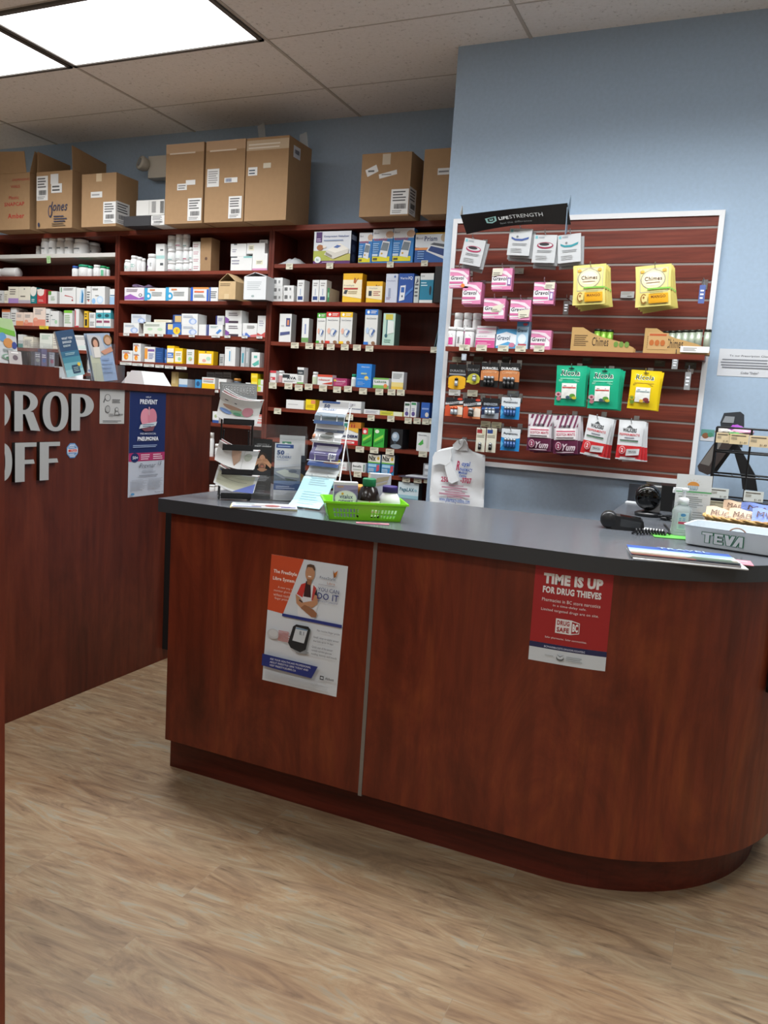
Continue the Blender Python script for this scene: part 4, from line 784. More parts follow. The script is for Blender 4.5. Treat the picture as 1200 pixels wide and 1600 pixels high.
row(B3['e'], 'on fifth shelf, right bay', 'on the fifth shelf of the right bay')
B(447, 474.5, 625, 'plain white box left of the yellow one', W, [ln('#bbb', .1, .4, .9, .6, 1)], sx=477)
B(477.5, 492.8, 624.3, 'bright yellow box behind brochure stand', '#edd015', [('r', .55, .6, 1, .95, '#e08a5c'), ln('#c2a21c', .1, .2, .9, .5, 3)])
B(525, 564.5, 626.5, 'long white box with navy line', W, [('r', .1, .32, 1, .38, '#2f3d6c'), ln('#aab', .1, .5, .8, .8, 3)], sx=567)
B(568, 593.3, 640, 'flat white box with small print', W, [ln('#8a8a9c', .1, .2, .9, .8, 3)])
B(593.5, 628.5, 643, 'flat yellow and green striped box', '#d9d24c', [('r', .6, 0, 1, 1, '#dfe4c8'), ('l', .05, .2, .6, .8, 2, '#8fa03c')])
bp_ = [('r', .1, .75, .9, .9, '#3f5f4c'), ('e', .5, .22, .3, .15, '#5c4f8c'), ln('#88a', .2, .4, .8, .6, 2)]
B(631.5, 640.8, 628, 'left narrow white box with purple berry', W, bp_, dy=.006); B(641.8, 651, 628, 'right narrow white box with green cap print', W, [('r', .1, .8, .9, .95, '#3c8c5c')]+bp_[1:], sx=654, dy=.006)
B(658, 671.5, 629, 'deep blue box with round tan badge', '#2c5cae', [('e', .72, .22, .22, .15, '#d8d2c4'), ('r', .1, .55, .9, .65, '#8fa9da')], sx=673.5)
row(B3['f'], 'on sixth shelf, right bay', 'on the sixth shelf of the right bay')
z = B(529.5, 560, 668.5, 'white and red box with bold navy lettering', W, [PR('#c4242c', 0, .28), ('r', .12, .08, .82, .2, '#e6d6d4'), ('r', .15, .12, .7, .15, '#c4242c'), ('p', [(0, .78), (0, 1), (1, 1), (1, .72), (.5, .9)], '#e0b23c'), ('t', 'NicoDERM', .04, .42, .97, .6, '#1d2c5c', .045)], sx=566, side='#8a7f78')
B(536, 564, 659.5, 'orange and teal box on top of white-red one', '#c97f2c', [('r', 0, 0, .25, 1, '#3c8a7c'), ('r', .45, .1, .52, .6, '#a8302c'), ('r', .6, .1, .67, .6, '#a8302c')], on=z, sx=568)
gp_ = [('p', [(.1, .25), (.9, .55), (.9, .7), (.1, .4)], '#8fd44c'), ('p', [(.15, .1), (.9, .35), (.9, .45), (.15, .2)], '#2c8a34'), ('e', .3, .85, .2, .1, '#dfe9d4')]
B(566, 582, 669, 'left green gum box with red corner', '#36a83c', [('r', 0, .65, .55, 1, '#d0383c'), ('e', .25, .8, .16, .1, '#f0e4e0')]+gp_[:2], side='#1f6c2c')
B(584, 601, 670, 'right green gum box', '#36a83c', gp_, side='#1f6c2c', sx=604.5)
B(610.5, 629.5, 670.5, 'black box with silver speckled dome', '#14161a', [('e', .4, .6, .32, .25, '#8fa3b5'), ('e', .35, .65, .18, .12, '#c3cfd8'), ('e', .5, .12, .45, .12, '#7f8c94'), ('r', .3, .25, .5, .4, '#3a4650')])
B(651.5, 673, 676, 'white box with green feather leaf', W, [('p', [(.1, .35), (.45, .65), (.5, .4), (.3, .3)], '#4fae4c'), ('t', 'Nicorette', .1, .82, .7, .9, '#445', .01), ('r', .72, .2, .85, .85, '#cdd2d0')], sx=675)
row(B3['g'], 'on seventh shelf, right bay', 'on the seventh shelf of the right bay')
B(526.5, 541.8, 722.7, 'white box with red line, half hidden by stand', W, [('r', .05, .3, .9, .36, '#c0404c'), ln('#999', .1, .5, .9, .8, 2)])
B(549.5, 571, 723.5, 'white box with dark green lettering', W, [('t', 'Benefib', .08, .5, .7, .75, '#2c3c38', .03), ln('#9a9', .1, .15, .8, .35, 2), ('r', .85, .1, .95, .9, '#6a8c7c')], sx=576)
nx_ = [('r', 0, .62, 1, 1, '#e6e4d4'), ('t', 'Nix', .06, .68, .62, .95, '#16181a', .05), ('e', .82, .82, .1, .09, '#c9a23c'), ('r', .0, .55, 1, .62, '#6fb04c'), ('r', .05, .35, .7, .5, '#9fcbe4'), ('l', .05, .1, .6, .3, 3, '#cfe2ee'), ('p', [(.7, .1), (.95, .2), (.95, .5), (.75, .45)], '#c44c5c')]
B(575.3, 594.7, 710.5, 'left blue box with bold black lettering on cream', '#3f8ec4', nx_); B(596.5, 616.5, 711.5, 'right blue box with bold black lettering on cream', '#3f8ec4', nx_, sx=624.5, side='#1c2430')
# clear clamshell and magazines at the right
mb = MB(); mb.rbox((-.03, 0, 0), (.03, .06, .075), .008, mat('#9da0a4', .2)); mb.prt(flat(.06, .075), [('r', .2, .6, .8, .9, '#dcdfe2'), ('r', .2, .15, .8, .4, '#c2c6ca')])
tag(mb.build('clamshell_pack', (onY(668, 738, 4.27).x, 4.27, R.z+.013)), 'clear plastic clamshell pack at right end of seventh shelf', 'pack')
for i, (c, dx, L_) in enumerate((('#4b4658', 0, .20), ('#c9ccd2', .01, .19))):
    mb = MB(); mb.box((0, 0, 0), (L_, .15, .005), c)
    tag(mb.build('magazine', (onY(623, 745, 4.24).x+dx+(.03 if i else 0), 4.235+i*.01, R.z+.0005+i*.006)), ('dark purple magazine lying flat on seventh shelf, right bay', 'white magazine lying on the dark purple one, right bay')[i], 'magazine')
row(B3['h'], 'below seventh shelf, right bay', 'on the lowest visible shelf of the right bay')
B(622, 654.5, 754.3, 'pale blue box with teal lettering', '#cfe0e6', [PR('#4f8ea4', 0, .12), PR('#9cc6d2', .12, .3), ('t', 'PegaLAX', .08, .45, .78, .72, '#2f6a80', .02), ('e', .86, .6, .07, .07, '#9cc6d2')], sx=662, side='#3a4648')

# ---- price tags clipped to the shelf edges
def ptag(px, py, label, col='#d6d2bd', wpx=10.5, hpx=9, Y=SY0, kind='price_tag', gp='price tags on the shelf edges', z=None):
    A = onY(px-wpx/2, py, Y); Bq = onY(px+wpx/2, py, Y); h = onY(px, py-hpx/2, Y).z-onY(px, py+hpx/2, Y).z; w_ = Bq.x-A.x
    mb = MB(); mb.box((-w_/2, -.0015, -h/2), (w_/2, 0, h/2), col); mb.prt(lambda u, v, o: ((u-.5)*w_, -.0015-o, (v-.5)*h), [('l', .08, .5, .9, .92, 2, '#8a8878'), ('l', .5, .12, .9, .38, 1, '#5c5a50')])
    tag(mb.build(kind, ((A.x+Bq.x)/2, Y-.0012, A.z)), label, 'tag', gp)
for px, py, d_ in ((452.5, 416.5, 'the crumpled clear bag'), (515.5, 415.5, 'the nebulizer box'), (610, 413.5, 'the middle blood pressure monitor'), (663.5, 411.5, 'the monitor box by the wall corner')):
    ptag(px, py, 'cream price tag under '+d_)
for px, py, d_ in ((461, 539.5, 'right of the lancing device box'), (483.5, 540.5, 'the slim vial box'), (499.5, 541.5, 'the green-topped spacer box'), (517, 542, 'the red-topped spacer box'), (539, 542.5, 'the yellow-topped spacer box'), (558, 543, 'the gap between yellow and blue spacers'), (577.5, 544.5, 'the blue-topped spacer box'), (679, 546.5, 'the leaning folders')):
    ptag(px, py, 'cream price tag under '+d_, wpx=12)
for px, py, d_ in ((426.5, 602, 'the red-script box'), (451, 603, 'the low black and white box'), (467, 605.5, 'the tall white dark-banded box'), (482.5, 604, 'the gap before the green-label bottle'), (505, 606.5, 'the red painkiller box'), (527, 608.5, 'the magenta box'), (544, 607.5, 'the green-capped bottle'), (567.5, 611, 'the large sky blue box'), (593, 612, 'the green herbal box'), (612, 612.5, 'the yellow-footed box, left one'), (626.5, 613, 'the yellow-footed box, right one')):
    ptag(px, py, 'cream price tag under '+d_, wpx=12, hpx=9.5)
for px, py, d_ in ((434, 642, 'the empty left end of the fifth shelf'), (546.5, 651.5, 'the long white navy-lined box'), (580, 652.5, 'the flat white box'), (611, 654, 'the flat yellow box'), (638, 657, 'the purple berry box'), (652, 657.5, 'the green cap print box'), (665.5, 658.5, 'the deep blue box'), (675.5, 658, 'the shelf end by the blue corner')):
    ptag(px, py, 'cream price tag under '+d_, wpx=11)
for px, py, d_ in ((562.5, 701.5, 'the white and red box with navy lettering'), (585, 703, 'the green gum boxes'), (609.5, 705.5, 'the black silver-domed box'), (661, 709, 'the green feather box')):
    ptag(px, py, 'cream price tag under '+d_, wpx=13)
for px, py, d_ in ((527.5, 739, 'the half-hidden red-lined box'), (559, 740.5, 'the white box with dark green lettering'), (582, 742, 'the left blue and cream box'), (635, 748, 'the dark purple magazine'), (653, 749.5, 'the white magazine'), (668.5, 750, 'the clear clamshell pack')):
    ptag(px, py, 'cream price tag under '+d_, wpx=12)
for i, (px, d_) in enumerate(((197.7, 'the lower blue-arch box'), (221.7, 'the left end of the pale green box'), (237, 'the middle of the pale green box'), (250.8, 'the right end of the pale green box'), (274.4, 'the yellow badge box'), (300, 'the large white blue-letter boxes'), (337.3, 'the blue capsule box'), (355.6, 'the purple-black footed boxes'), (382.5, 'the figure eight box'), (405.6, 'the tall red-footed box'))):
    ptag(px, 522.5+(px-197)*.021, 'white price tag under '+d_, '#d9dad8', wpx=9 if px != 337.3 else 13, hpx=4)
for i, (x0, x1, d_) in enumerate(((188, 206, 'single orange drop box'), (207, 223, 'paired orange drop boxes'), (225, 241, 'white and orange box'), (243, 256, 'solid dark blue box'), (258, 271, 'yellow box with blue band'), (275, 292, 'yellow and green leaf box'))):
    ptag((x0+x1)/2, 567.5+(x0-186)*.08, 'white label strip under the '+d_, '#d3d5d3', wpx=x1-x0, hpx=4.5)
ptag(69, 511.5, 'yellow shelf tag under the peach boxes', '#e6cf2c', wpx=14, hpx=5)
ptag(337, 611, 'small white tag below the white over yellow box', '#dcdcd8', wpx=9, hpx=4)
# sticky note
p = onY(75.5, 405.5, SY0-.004); mb = MB(); mb.box((-.018, 0, -.024), (.018, .0006, .024), '#a9cf97'); mb.prt(lambda u, v, o: ((u-.5)*.036, -o, (v-.5)*.048), [('t', 'EA', .3, .45, .75, .8, '#4a6a50'), ('r', .2, .2, .8, .24, '#6a8a68')])
tag(mb.build('sticky_note', (p.x, SY0-.0015, p.z), rot=(.05, -.05, 0)), 'pale green sticky note hanging from the white shelf edge', 'note')

# ---------------------------------------------------------------- cartons on top of the shelving
def topbox(x0, x1, yt, yb, d, label, mt, ls, name='cardboard_box', sx=None, side_ls=(), flaps=(), cat='box', gp='cardboard boxes on top of the shelving', Y=None, zbase=None, side=None):
    zb = (zbase or TOPZ)+.0006; Y = Y or 4.12
    a = onY(x0, (yt+yb)/2, Y).x; b = onY(x1, (yt+yb)/2, Y).x; zt = onY((x0+x1)/2, yt, Y).z; w_, h_ = b-a-.002, zt-zb
    if sx: q = (sx-x1)/(1178-x1); d = Y*q/(1-q)
    d = min(d, SY1-.004-Y)
    e = empty(name, ((a+b)/2, Y, zb)); tag(e, label, cat, gp)
    mb = MB(); mb.box((-w_/2, 0, 0), (w_/2, d, h_), mt, side=side); mb.prt(flat(w_, h_), ls)
    if side_ls: mb.prt(lambda u, v, o: (w_/2+o, u*d, v*h_), side_ls)
    mb.build('body', parent=e)
    for pts in flaps:   # each flap: four corners in box units
        P = [Vector((u*w_-w_/2, t*d, v*h_)) for u, t, v in pts]; n = (P[1]-P[0]).cross(P[3]-P[0]).normalized()*.003
        mb = MB(); mb.add([p for p in P]+[p+n for p in P], [(0, 1, 2, 3), (7, 6, 5, 4), (0, 1, 5, 4), (1, 2, 6, 5), (2, 3, 7, 6), (3, 0, 4, 7)], mt); mb.build('flap', parent=e)
    return e, w_, h_, d
def lab(a, b, c, d, col='#d8d8d6'):
    return [('r', a, b, c, d, col), ('l', a+(c-a)*.1, b+(d-b)*.5, c-(c-a)*.1, d-(d-b)*.05, 4, '#4a4a4c'), ('bar', a+(c-a)*.2, b+(d-b)*.22, c-(c-a)*.15, b+(d-b)*.42, '#2c2c2e'), ('l', a+(c-a)*.1, b+(d-b)*.04, c-(c-a)*.2, b+(d-b)*.18, 2, '#8a8a8a')]
RD = '#a8322c'; NV = '#33384f'
topbox(-12, 46.5, 271, 356.6, .3, 'open brown box with red printing at far left', CARD, [('t', 'Amber', .42, .20, .86, .29, RD, .02), ('t', 'SNAPCAP', .33, .42, .86, .49, RD, .02), ('t', 'Plastic', .45, .54, .72, .6, RD), ('t', 'DISPENSING', .55, .86, 1, .9, RD), ('t', 'VIALS', .5, .74, .75, .79, RD)], 
       flaps=[((0, 0, 1), (.92, 0, 1), (.88, -.02, 1.36), (0, -.02, 1.40)), ((1, 0, 1), (1, 1, 1), (1.03, 1, 1.3), (1.03, .1, 1.38))])
topbox(57, 113, 267.5, 356, .3, 'open brown box with navy script lettering', CARD, lab(0, .5, .32, .93) + [('r', .4, .78, .62, .95, '#cfcfce'), ('r', .42, .62, .72, .78, '#d6d6d4'), ('l', .45, .64, .68, .76, 2, '#444'), ('t', 'Jones', .36, .25, .88, .47, NV, .01, .35), ('e', .4, .30, .06, .11, NV), ('e', .4, .30, .035, .08, '#9c7650'), ('l', .5, .1, .88, .23, 3, NV), ('l', .45, .03, .88, .1, 2, '#6d5c48'), ('e', .08, .07, .03, .04, NV)], 
       flaps=[((1, 0, 1), (1, 1, 1), (1.0, 1, 1.33), (.97, 0, 1.42)), ((0, .02, 1), (.02, .95, 1), (.02, .95, 1.34), (.0, .02, 1.37))])
topbox(127.5, 181.6, 271, 354, .3, 'plain brown box with barcode label, third from left', CARD, [('r', .42, .85, .58, 1, '#c4ae8c'), ('r', .27, .55, .6, .66, '#d6d6d4'), ('l', .3, .57, .55, .64, 1, '#999')] + lab(.64, .05, 1, .46), sx=228, side_ls=lab(0, .06, .62, .48))
e, w_, h_, d_ = topbox(193, 235, 337.5, 353.5, .3, 'flat black box with white label lying beside the brown box', '#26262a', [], gp=None, cat='box', Y=4.135)
topbox(236, 257, 336.5, 353, .2, 'white labelled end box next to flat black box', '#d3d4d2', lab(0, 0, 1, 1), gp=None, Y=4.135)
topbox(213, 257, 312.5, 335.5, .2, 'white carton resting on the flat black box', '#cfcfcb', [('bar', .55, .15, .7, .9, '#777'), ('bar', .85, .1, .98, .9, '#444'), ('r', .45, .05, .47, .95, '#b9b9b4')], gp=None, Y=4.14, zbase=TOPZ+h_+.003)
tape = [('r', 0, .885, 1, 1, '#b1906c'), ('l', .1, .86, .95, .90, 1, '#d2c2ac')]
topbox(258.5, 317.5, 224, 348.8, .4, 'left of three tall brown boxes, two small stickers', CARD, tape + [('r', .32, .42, .58, .5, '#d6d6d4'), ('r', .55, .48, .8, .54, '#d6d6d4'), ('l', .35, .43, .55, .49, 2, '#777')] + lab(.62, .03, .98, .31))
topbox(320.5, 382, 219, 347.2, .4, 'middle of three tall brown boxes, with large paper sticker', CARD, tape + [('r', .05, .44, .36, .66, '#d6d6d4'), ('l', .08, .48, .33, .64, 6, '#888'), ('r', .5, .48, .83, .54, '#d9d9d6'), ('bar', .53, .49, .68, .53, '#334a7c')] + lab(.63, .04, .96, .31))
topbox(383.5, 449.5, 214, 344.7, .4, 'right of three tall brown boxes, widest', CARD, [('r', 0, .85, 1, .97, '#b9a486'), ('l', .05, .86, .95, .94, 2, '#d8cdbb'), ('r', .06, .55, .28, .65, '#d6d6d4'), ('l', .08, .56, .26, .63, 2, '#345'), ('r', .42, .63, .6, .69, '#c2b9a4')], side_ls=[('r', .2, .78, .5, .92, '#c9cbd0'), ('bar', .25, .83, .45, .88, '#445')], sx=493)
topbox(563.5, 641, 239.5, 336.3, .4, 'brown box with crooked white stickers near the corner', CARD, [('r', .42, .82, .58, .99, '#bfb29c'), ('p', [(.08, .75), (.3, .83), (.35, .72), (.13, .64)], '#d6d6d4'), ('p', [(.36, .67), (.72, .73), (.73, .66), (.38, .6)], '#d6d6d4'), ('l', .14, .7, .28, .76, 1, '#555'), ('l', .42, .645, .65, .68, 1, '#777')] + lab(.64, .02, .99, .42), sx=663, side_ls=lab(0, .03, .55, .46),
       flaps=[((0, .0, 1), (.9, .0, 1), (.95, .35, 1.04), (.05, .35, 1.04))])
topbox(660.5, 742, 231, 333.2, .3, 'brown box half hidden behind blue wall corner', CARD, [('r', .28, .6, .6, .7, '#d6d6d4'), ('l', .3, .62, .5, .68, 1, '#777')])
# loose tape tails sticking up at the back of the three boxes
for i, (px, py) in enumerate(((412, 201), (478, 215))):
    p = onY(px, py, 4.40); mb = MB(); mb.add([(-.03, 0, -.05), (.02, 0, -.05), (.01, -.01, .05), (-.04, -.01, .035), (-.03, .001, -.05), (.02, .001, -.05), (.01, -.009, .05), (-.04, -.009, .035)], [(0, 1, 2, 3), (7, 6, 5, 4), (0, 1, 5, 4), (1, 2, 6, 5), (2, 3, 7, 6), (3, 0, 4, 7)], mat('#b9bcbc', .3, alpha=.5))
    tag(mb.build('tape_tail', (p.x, 4.40, p.z-.02)), ('clear tape tail sticking up behind middle brown box', 'clear tape tail sticking up behind widest brown box')[i], 'tape')
# emergency light on the back wall
p = onY(247, 268, 4.52); e = empty('emergency_light', (p.x, 4.528, p.z-.06)); tag(e, 'beige emergency light with round lamp on the back wall', 'light')
MB().rbox((-.035, -.075, 0), (.16, 0, .14), .012, '#cdc8bb').build('housing', parent=e)
mb = MB(); mb.lathe([(.0, -.03), (.03, -.025), (.045, 0), (.048, .03), (.044, .04)], '#c2beb2', n=24); mb.lathe([(.043, .036), (.02, .042), (0, .043)], mat('#8c8f90', .15), n=24)
mb.build('lamp_head', (-.052, -.08, .085), rot=(math.radians(75), 0, math.radians(-25)), parent=e)

# ---------------------------------------------------------------- slat wall
WY = 3.80
PX0, PX1, PZ0, PZ1 = -1.372, -.153, 1.075, 2.253
e = empty('slatwall_panel', ((PX0+PX1)/2, WY, PZ0)); tag(e, 'cherry slatwall display panel with white trim on the blue wall', 'display panel')
L = (-(PX0+PX1)/2, -WY, -PZ0); T_ = .022
mb = MB(); zs = [2.1846-.0762*k for k in range(0, 15)]; zs = [z for z in zs if z > PZ0+.03]
edges = [PZ1-T_]+zs+[PZ0+T_]
mb.box((PX0+T_, WY-.006, PZ0+T_), (PX1-T_, WY, PZ1-T_), WOOD_S)
for i in range(len(edges)-1):
    t = edges[i]-(0 if i == 0 else .0055); b = edges[i+1]+(.0055 if i < len(edges)-2 else 0)
    mb.box((PX0+T_, WY-.019, b), (PX1-T_, WY-.0062, t), WOOD_S)
mb.build('slat_board', L, parent=e)
mb = MB()
for z in zs: mb.box((PX0+T_, WY-.0165, z-.0052), (PX1-T_, WY-.0064, z+.0052), mat('#8f8682', .45, .25))
mb.build('groove_inserts', L, parent=e)
mb = MB(); TW = mat('#e0e2e4', .45)
for a, b in (((PX0, WY-.026, PZ0), (PX0+T_, WY-.0001, PZ1)), ((PX1-T_, WY-.026, PZ0), (PX1, WY-.0001, PZ1)), ((PX0+T_, WY-.026, PZ1-T_), (PX1-T_, WY-.0001, PZ1)), ((PX0+T_, WY-.026, PZ0), (PX1-T_, WY-.0001, PZ0+T_))): mb.box(a, b, TW)
mb.build('trim_frame', L, parent=e)
SHZ = onY(900, 548, 3.66).z
sh = MB().box((0, 0, -.022), (1.16, .12, 0), WOOD_H).build('display_shelf', (-1.322, 3.655, SHZ)); tag(sh, 'narrow cherry shelf running across the slatwall panel', 'shelf')

def hook(x, z, y1, what, wall=WY-.02):
    mb = MB(); mb.box((-.012, 0, -.012), (.012, .003, .03), CHROME); mb.tube([(0, .002, 0), (0, -(wall-y1)*.98, 0), (0, -(wall-y1)-.004, .004), (0, -(wall-y1)-.007, .016)], .0022, CHROME)
    tag(mb.build('peg_hook', (x, wall-.0032, z)), 'chrome peg hook '+what, 'hook', 'peg hooks in the slatwall')
def quadfit(tl, tr, br, bl, Y):
    P = [onY(*q, Y) for q in (tl, tr, br, bl)]; c = sum(P, Vector())/4
    a = ((P[1]-P[0])+(P[2]-P[3]))/2; b = ((P[0]-P[3])+(P[1]-P[2]))/2
    return c, a.length, b.length, math.atan2(-a.z, a.x)
def card_pack(c, w_, h_, rot, th, col, ls, name, label, cat, gp, Y, side=None, holes=None):
    mb = MB(); mb.box((-w_/2, 0, -h_/2), (w_/2, th, h_/2), col, side=side); mb.prt(lambda u, v, o: ((u-.5)*w_, -o, (v-.5)*h_), ls)
    return tag(mb.build(name, (c.x, Y, c.z), rot=(0, rot, 0)), label, cat, gp)
def pouch(c, w_, h_, rot, th, col, ls, name, label, cat, gp, Y, rz=0):
    """soft bag: bulged front and back, crimped flat top and bottom"""
    def bul(u, v):
        a = max(0, math.sin(PI*min(max(u, 0), 1))); b = max(0, math.sin(PI*min(max((v-.06)/.84, 0), 1)))
        return th/2*(a**.6)*(b**.55)*(1+.06*math.sin(u*23)*math.sin(v*17+2))
    xs = lambda u, v: (u-.5)*w_*(1-.035*math.sin(PI*v))
    f = lambda u, v, o: (xs(u, v), -bul(u, v)-.0006-o, (v-.5)*h_)
    g_ = lambda u, v, o: (xs(u, v), bul(u, v)+.0006, (v-.5)*h_)
    n, k = 12, 14; mb = MB()
    for q, fl in ((f, 0), (g_, 1)):
        V = [q(a/n, b/k, 0) for b in range(k+1) for a in range(n+1)]
        F = [(b*(n+1)+a, b*(n+1)+a+1, (b+1)*(n+1)+a+1, (b+1)*(n+1)+a) for b in range(k) for a in range(n)]
        mb.add(V, [x[::-1] for x in F] if fl else F, col, True)
    rim = [(a/n, 0) for a in range(n+1)]+[(1, b/k) for b in range(1, k+1)]+[(1-a/n, 1) for a in range(1, n+1)]+[(0, 1-b/k) for b in range(1, k)]
    V = [f(u, v, 0) for u, v in rim]+[g_(u, v, 0) for u, v in rim]; m_ = len(rim)
    mb.add(V, [(i, (i+1) % m_, m_+(i+1) % m_, m_+i) for i in range(m_)], col)
    mb.prt(f, ls, sub=10, eps=.0005)
    return tag(mb.build(name, (c.x, Y, c.z), rot=(0, rot, rz)), label, cat, gp)

# black header sign
P = [onY(*q, 3.60) for q in ((721.6, 337.5), (888, 319), (892, 351), (729, 366))]
SGY = 3.60; c = sum(P, Vector())/4
e = empty('header_sign', (c.x, SGY, c.z)); tag(e, 'black folded header sign above the bracelet cards', 'sign')
mb = MB(); n = 14; V = []
q0, q1, q2, q3 = [p-c for p in P]
def hs(u, v, o):
    t = q0.lerp(q1, u); b = q3.lerp(q2, u); b.z -= -.012*math.sin(PI*u); t.z -= .010*math.sin(PI*u)*.6; p = b.lerp(t, v); return (p.x, -.028*math.sin(PI*u)-.02*v-o, p.z)
for oo in (0, -.0015): V += [hs(a/n, v, oo) for v in (0, 1) for a in range(n+1)]
m_ = 2*(n+1); F = []
for a in range(n): F += [(a, a+1, n+2+a, n+1+a), (m_+n+1+a, m_+n+2+a, m_+a+1, m_+a), (n+1+a, n+2+a, m_+n+2+a, m_+n+1+a), (a+1, a, m_+a, m_+a+1)]
F += [(0, n+1, m_+n+1, m_), (n, m_+n, m_+2*n+1, 2*n+1)]
mb.add(V, F, mat('#0c0c0e', .3))
TL = mat('#2f4a48', .5)
mb.prt(hs, [('p', [(.23, .62), (.34, .68), (.335, .40), (.285, .30), (.235, .36)], '#7fa8a4'), ('p', [(.25, .585), (.322, .63), (.318, .44), (.285, .375), (.252, .41)], '#17211f'), ('p', [(.268, .54), (.305, .56), (.303, .46), (.285, .43), (.27, .45)], '#7fa8a4'), ('p', [(.28, .54), (.292, .545), (.291, .49), (.281, .49)], '#17211f'),
    ('t', 'LIFE', .36, .42, .455, .60, '#c9cccc', .03), ('t', 'STRENGTH', .465, .43, .77, .64, '#a9acac', -.0), ('t', 'feel the difference', .36, .16, .66, .27, '#6a6d6d')], sub=10)
mb.build('sign_face', parent=e)
for (a, b_, cc, col) in ((q1, (892, 351), (888, 304), '#7f93a5'), (q0, None, None, '#9a9890')):
    mb = MB(); s_ = 1 if b_ else -1
    if b_: mb.prism([(0, -.02), (.045, .045), (.06, .01), (.03, -.12), (.005, -.13)], 0, a.x, a.x+.003, mat(col, .4)); mb.v = [(x, y-.02, z+a.z) for x, y, z in mb.v]
    else: mb.prism([(0, -.0), (.02, .045), (.04, .0)], 0, a.x-.003, a.x, mat(col, .4)); mb.v = [(x, y-.02, z+a.z) for x, y, z in mb.v]
    mb.build('side_tab', parent=e)
# bracelet cards
def bracelet(tl, tr, br, bl, col, label, what, k=3, dark=False):
    Y = 3.60; c, w_, h_, r = quadfit(tl, tr, br, bl, Y)
    mk = [('r', .05, .86, .16, .96, '#6fb0b8'), ('r', .2, .88, .45, .93, '#9aa0a6')]
    band = [('e', .52, .62, .36, .12, col), ('e', .52, .635, .31, .075, '#c3c6c8')]
    if dark: band += [('e', .48, .66, .22, .055, '#26282c')]
    else: band = [('p', [(.12, .62), (.3, .55), (.6, .54), (.88, .62), (.9, .70), (.6, .62), (.3, .62), (.12, .69)], col), ('e', .38, .7, .05, .04, '#6f7478')]
    ls = mk+band+[('l', .2, .36, .85, .47, 2, '#9fa3a6'), ('l', .15, .1, .8, .28, 3, '#b3b6b8')]
    for i in range(k):
        dx = (0, .012, .004, -.006)[i]; dz = (0, -.010, -.022, -.014)[i]
        lb_ = label if i == 0 else ('card packs stacked behind the '+label)
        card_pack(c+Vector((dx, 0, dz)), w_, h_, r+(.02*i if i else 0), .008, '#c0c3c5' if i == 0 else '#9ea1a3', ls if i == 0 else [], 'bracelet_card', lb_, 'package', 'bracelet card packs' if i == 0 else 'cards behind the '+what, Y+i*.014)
    hook(c.x, c.z+h_/2+.004, Y-.008, 'holding the '+what)
bracelet((726.5, 371.5), (758.5, 376), (750.5, 417.5), (718, 411), '#a8365c', 'tilted grey card with pink and black bracelet, far left', 'tilted pink bracelet cards', dark=True)
bracelet((796, 356.5), (831, 358), (827.5, 399.5), (792.8, 398.5), '#3f5590', 'grey card with blue bracelet, highest of the row', 'blue bracelet cards', k=4)
bracelet((834.3, 367), (870, 367), (867, 411), (831.5, 410), '#8f2748', 'grey card with dark red bracelet, right of the blue', 'dark red bracelet cards', dark=True)
bracelet((871, 368), (907, 364), (908, 408), (872, 412), '#2c8a94', 'grey card with teal bracelet, right end of the row', 'teal bracelet cards')
# gravol boxes
def gravol_ls(kind, tagq=None):
    l = [('r', 0, 0, 1, 1, '#d685ac'), ('p', [(0, .12), (0, .62), (.75, .62), (.95, .40), (.95, .18)], '#e6e4e6'), ('p', [(0, .82), (.4, .80), (.75, .66), (.9, .5), (1, .62), (.7, .86), (0, .95)], '#e3d4dc'), ('t', 'Gravol', .06, .42, .76, .62, '#37303c', .02, .15), ('r', 0, .22, .72, .33, '#c96a98'), ('l', .05, .04, .6, .1, 1, '#eee')]
    if kind == 'p': l += [('r', .78, .2, .97, .55, '#7f5a9c'), ('r', .82, .25, .93, .5, '#d9d2e0')]
    if kind == 'o': l += [('e', .72, .12, .1, .1, '#e0813c')]
    if tagq: l += [('p', tagq, '#d8d5c2'), ('l', tagq[0][0]+.06, tagq[0][1]+.04, tagq[0][0]+.4, tagq[0][1]+.2, 2, '#77756a')]
    return l
GV = 'pink motion sickness boxes on peg hooks'
for x0, x1, y0, y1, kd, tq, d_, k in (
    (703, 732.5, 419.5, 450, 'o', None, 'pink tablet box, upper left on the white trim', 1), (722.7, 752, 441, 475, '', None, 'pink tablet box below the upper left one', 3),
    (768.8, 800, 419, 452.5, 'p', [(0, .62), (.5, .68), (.55, 1), (.02, .98)], 'pink tablet box under the black sign, price tag at top left', 2),
    (755.6, 789, 466.5, 498, '', [(.35, .3), (.8, .35), (.95, .75), (.45, .62)], 'pink tablet box, lower middle, tilted price tag', 3),
    (797, 829, 468.5, 500, 'p', [(.45, .1), (.95, .15), (.98, .55), (.4, .45)], 'pink tablet box, lower right, price tag across it', 2),
    (833.8, 866, 441, 475, 'p', [(.5, .7), (1, .7), (1, 1), (.55, .98)], 'pink tablet box, right end, tag at top corner', 2)):
    Y = 3.62; a = onY(x0, (y0+y1)/2, Y); b = onY(x1, (y0+y1)/2, Y); zt = onY((x0+x1)/2, y0, Y).z; zb = onY((x0+x1)/2, y1, Y).z
    c = Vector(((a.x+b.x)/2, Y, (zt+zb)/2)); h_ = zt-zb
    for i in range(k):
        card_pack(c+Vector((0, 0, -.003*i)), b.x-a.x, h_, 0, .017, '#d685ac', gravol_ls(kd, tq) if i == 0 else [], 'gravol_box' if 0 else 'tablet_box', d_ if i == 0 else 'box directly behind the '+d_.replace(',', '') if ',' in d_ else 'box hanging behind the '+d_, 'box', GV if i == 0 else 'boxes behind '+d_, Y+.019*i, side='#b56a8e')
    hook(c.x, zt+.004, Y-.006, 'over the '+d_.replace(', price tag at top left', ''))
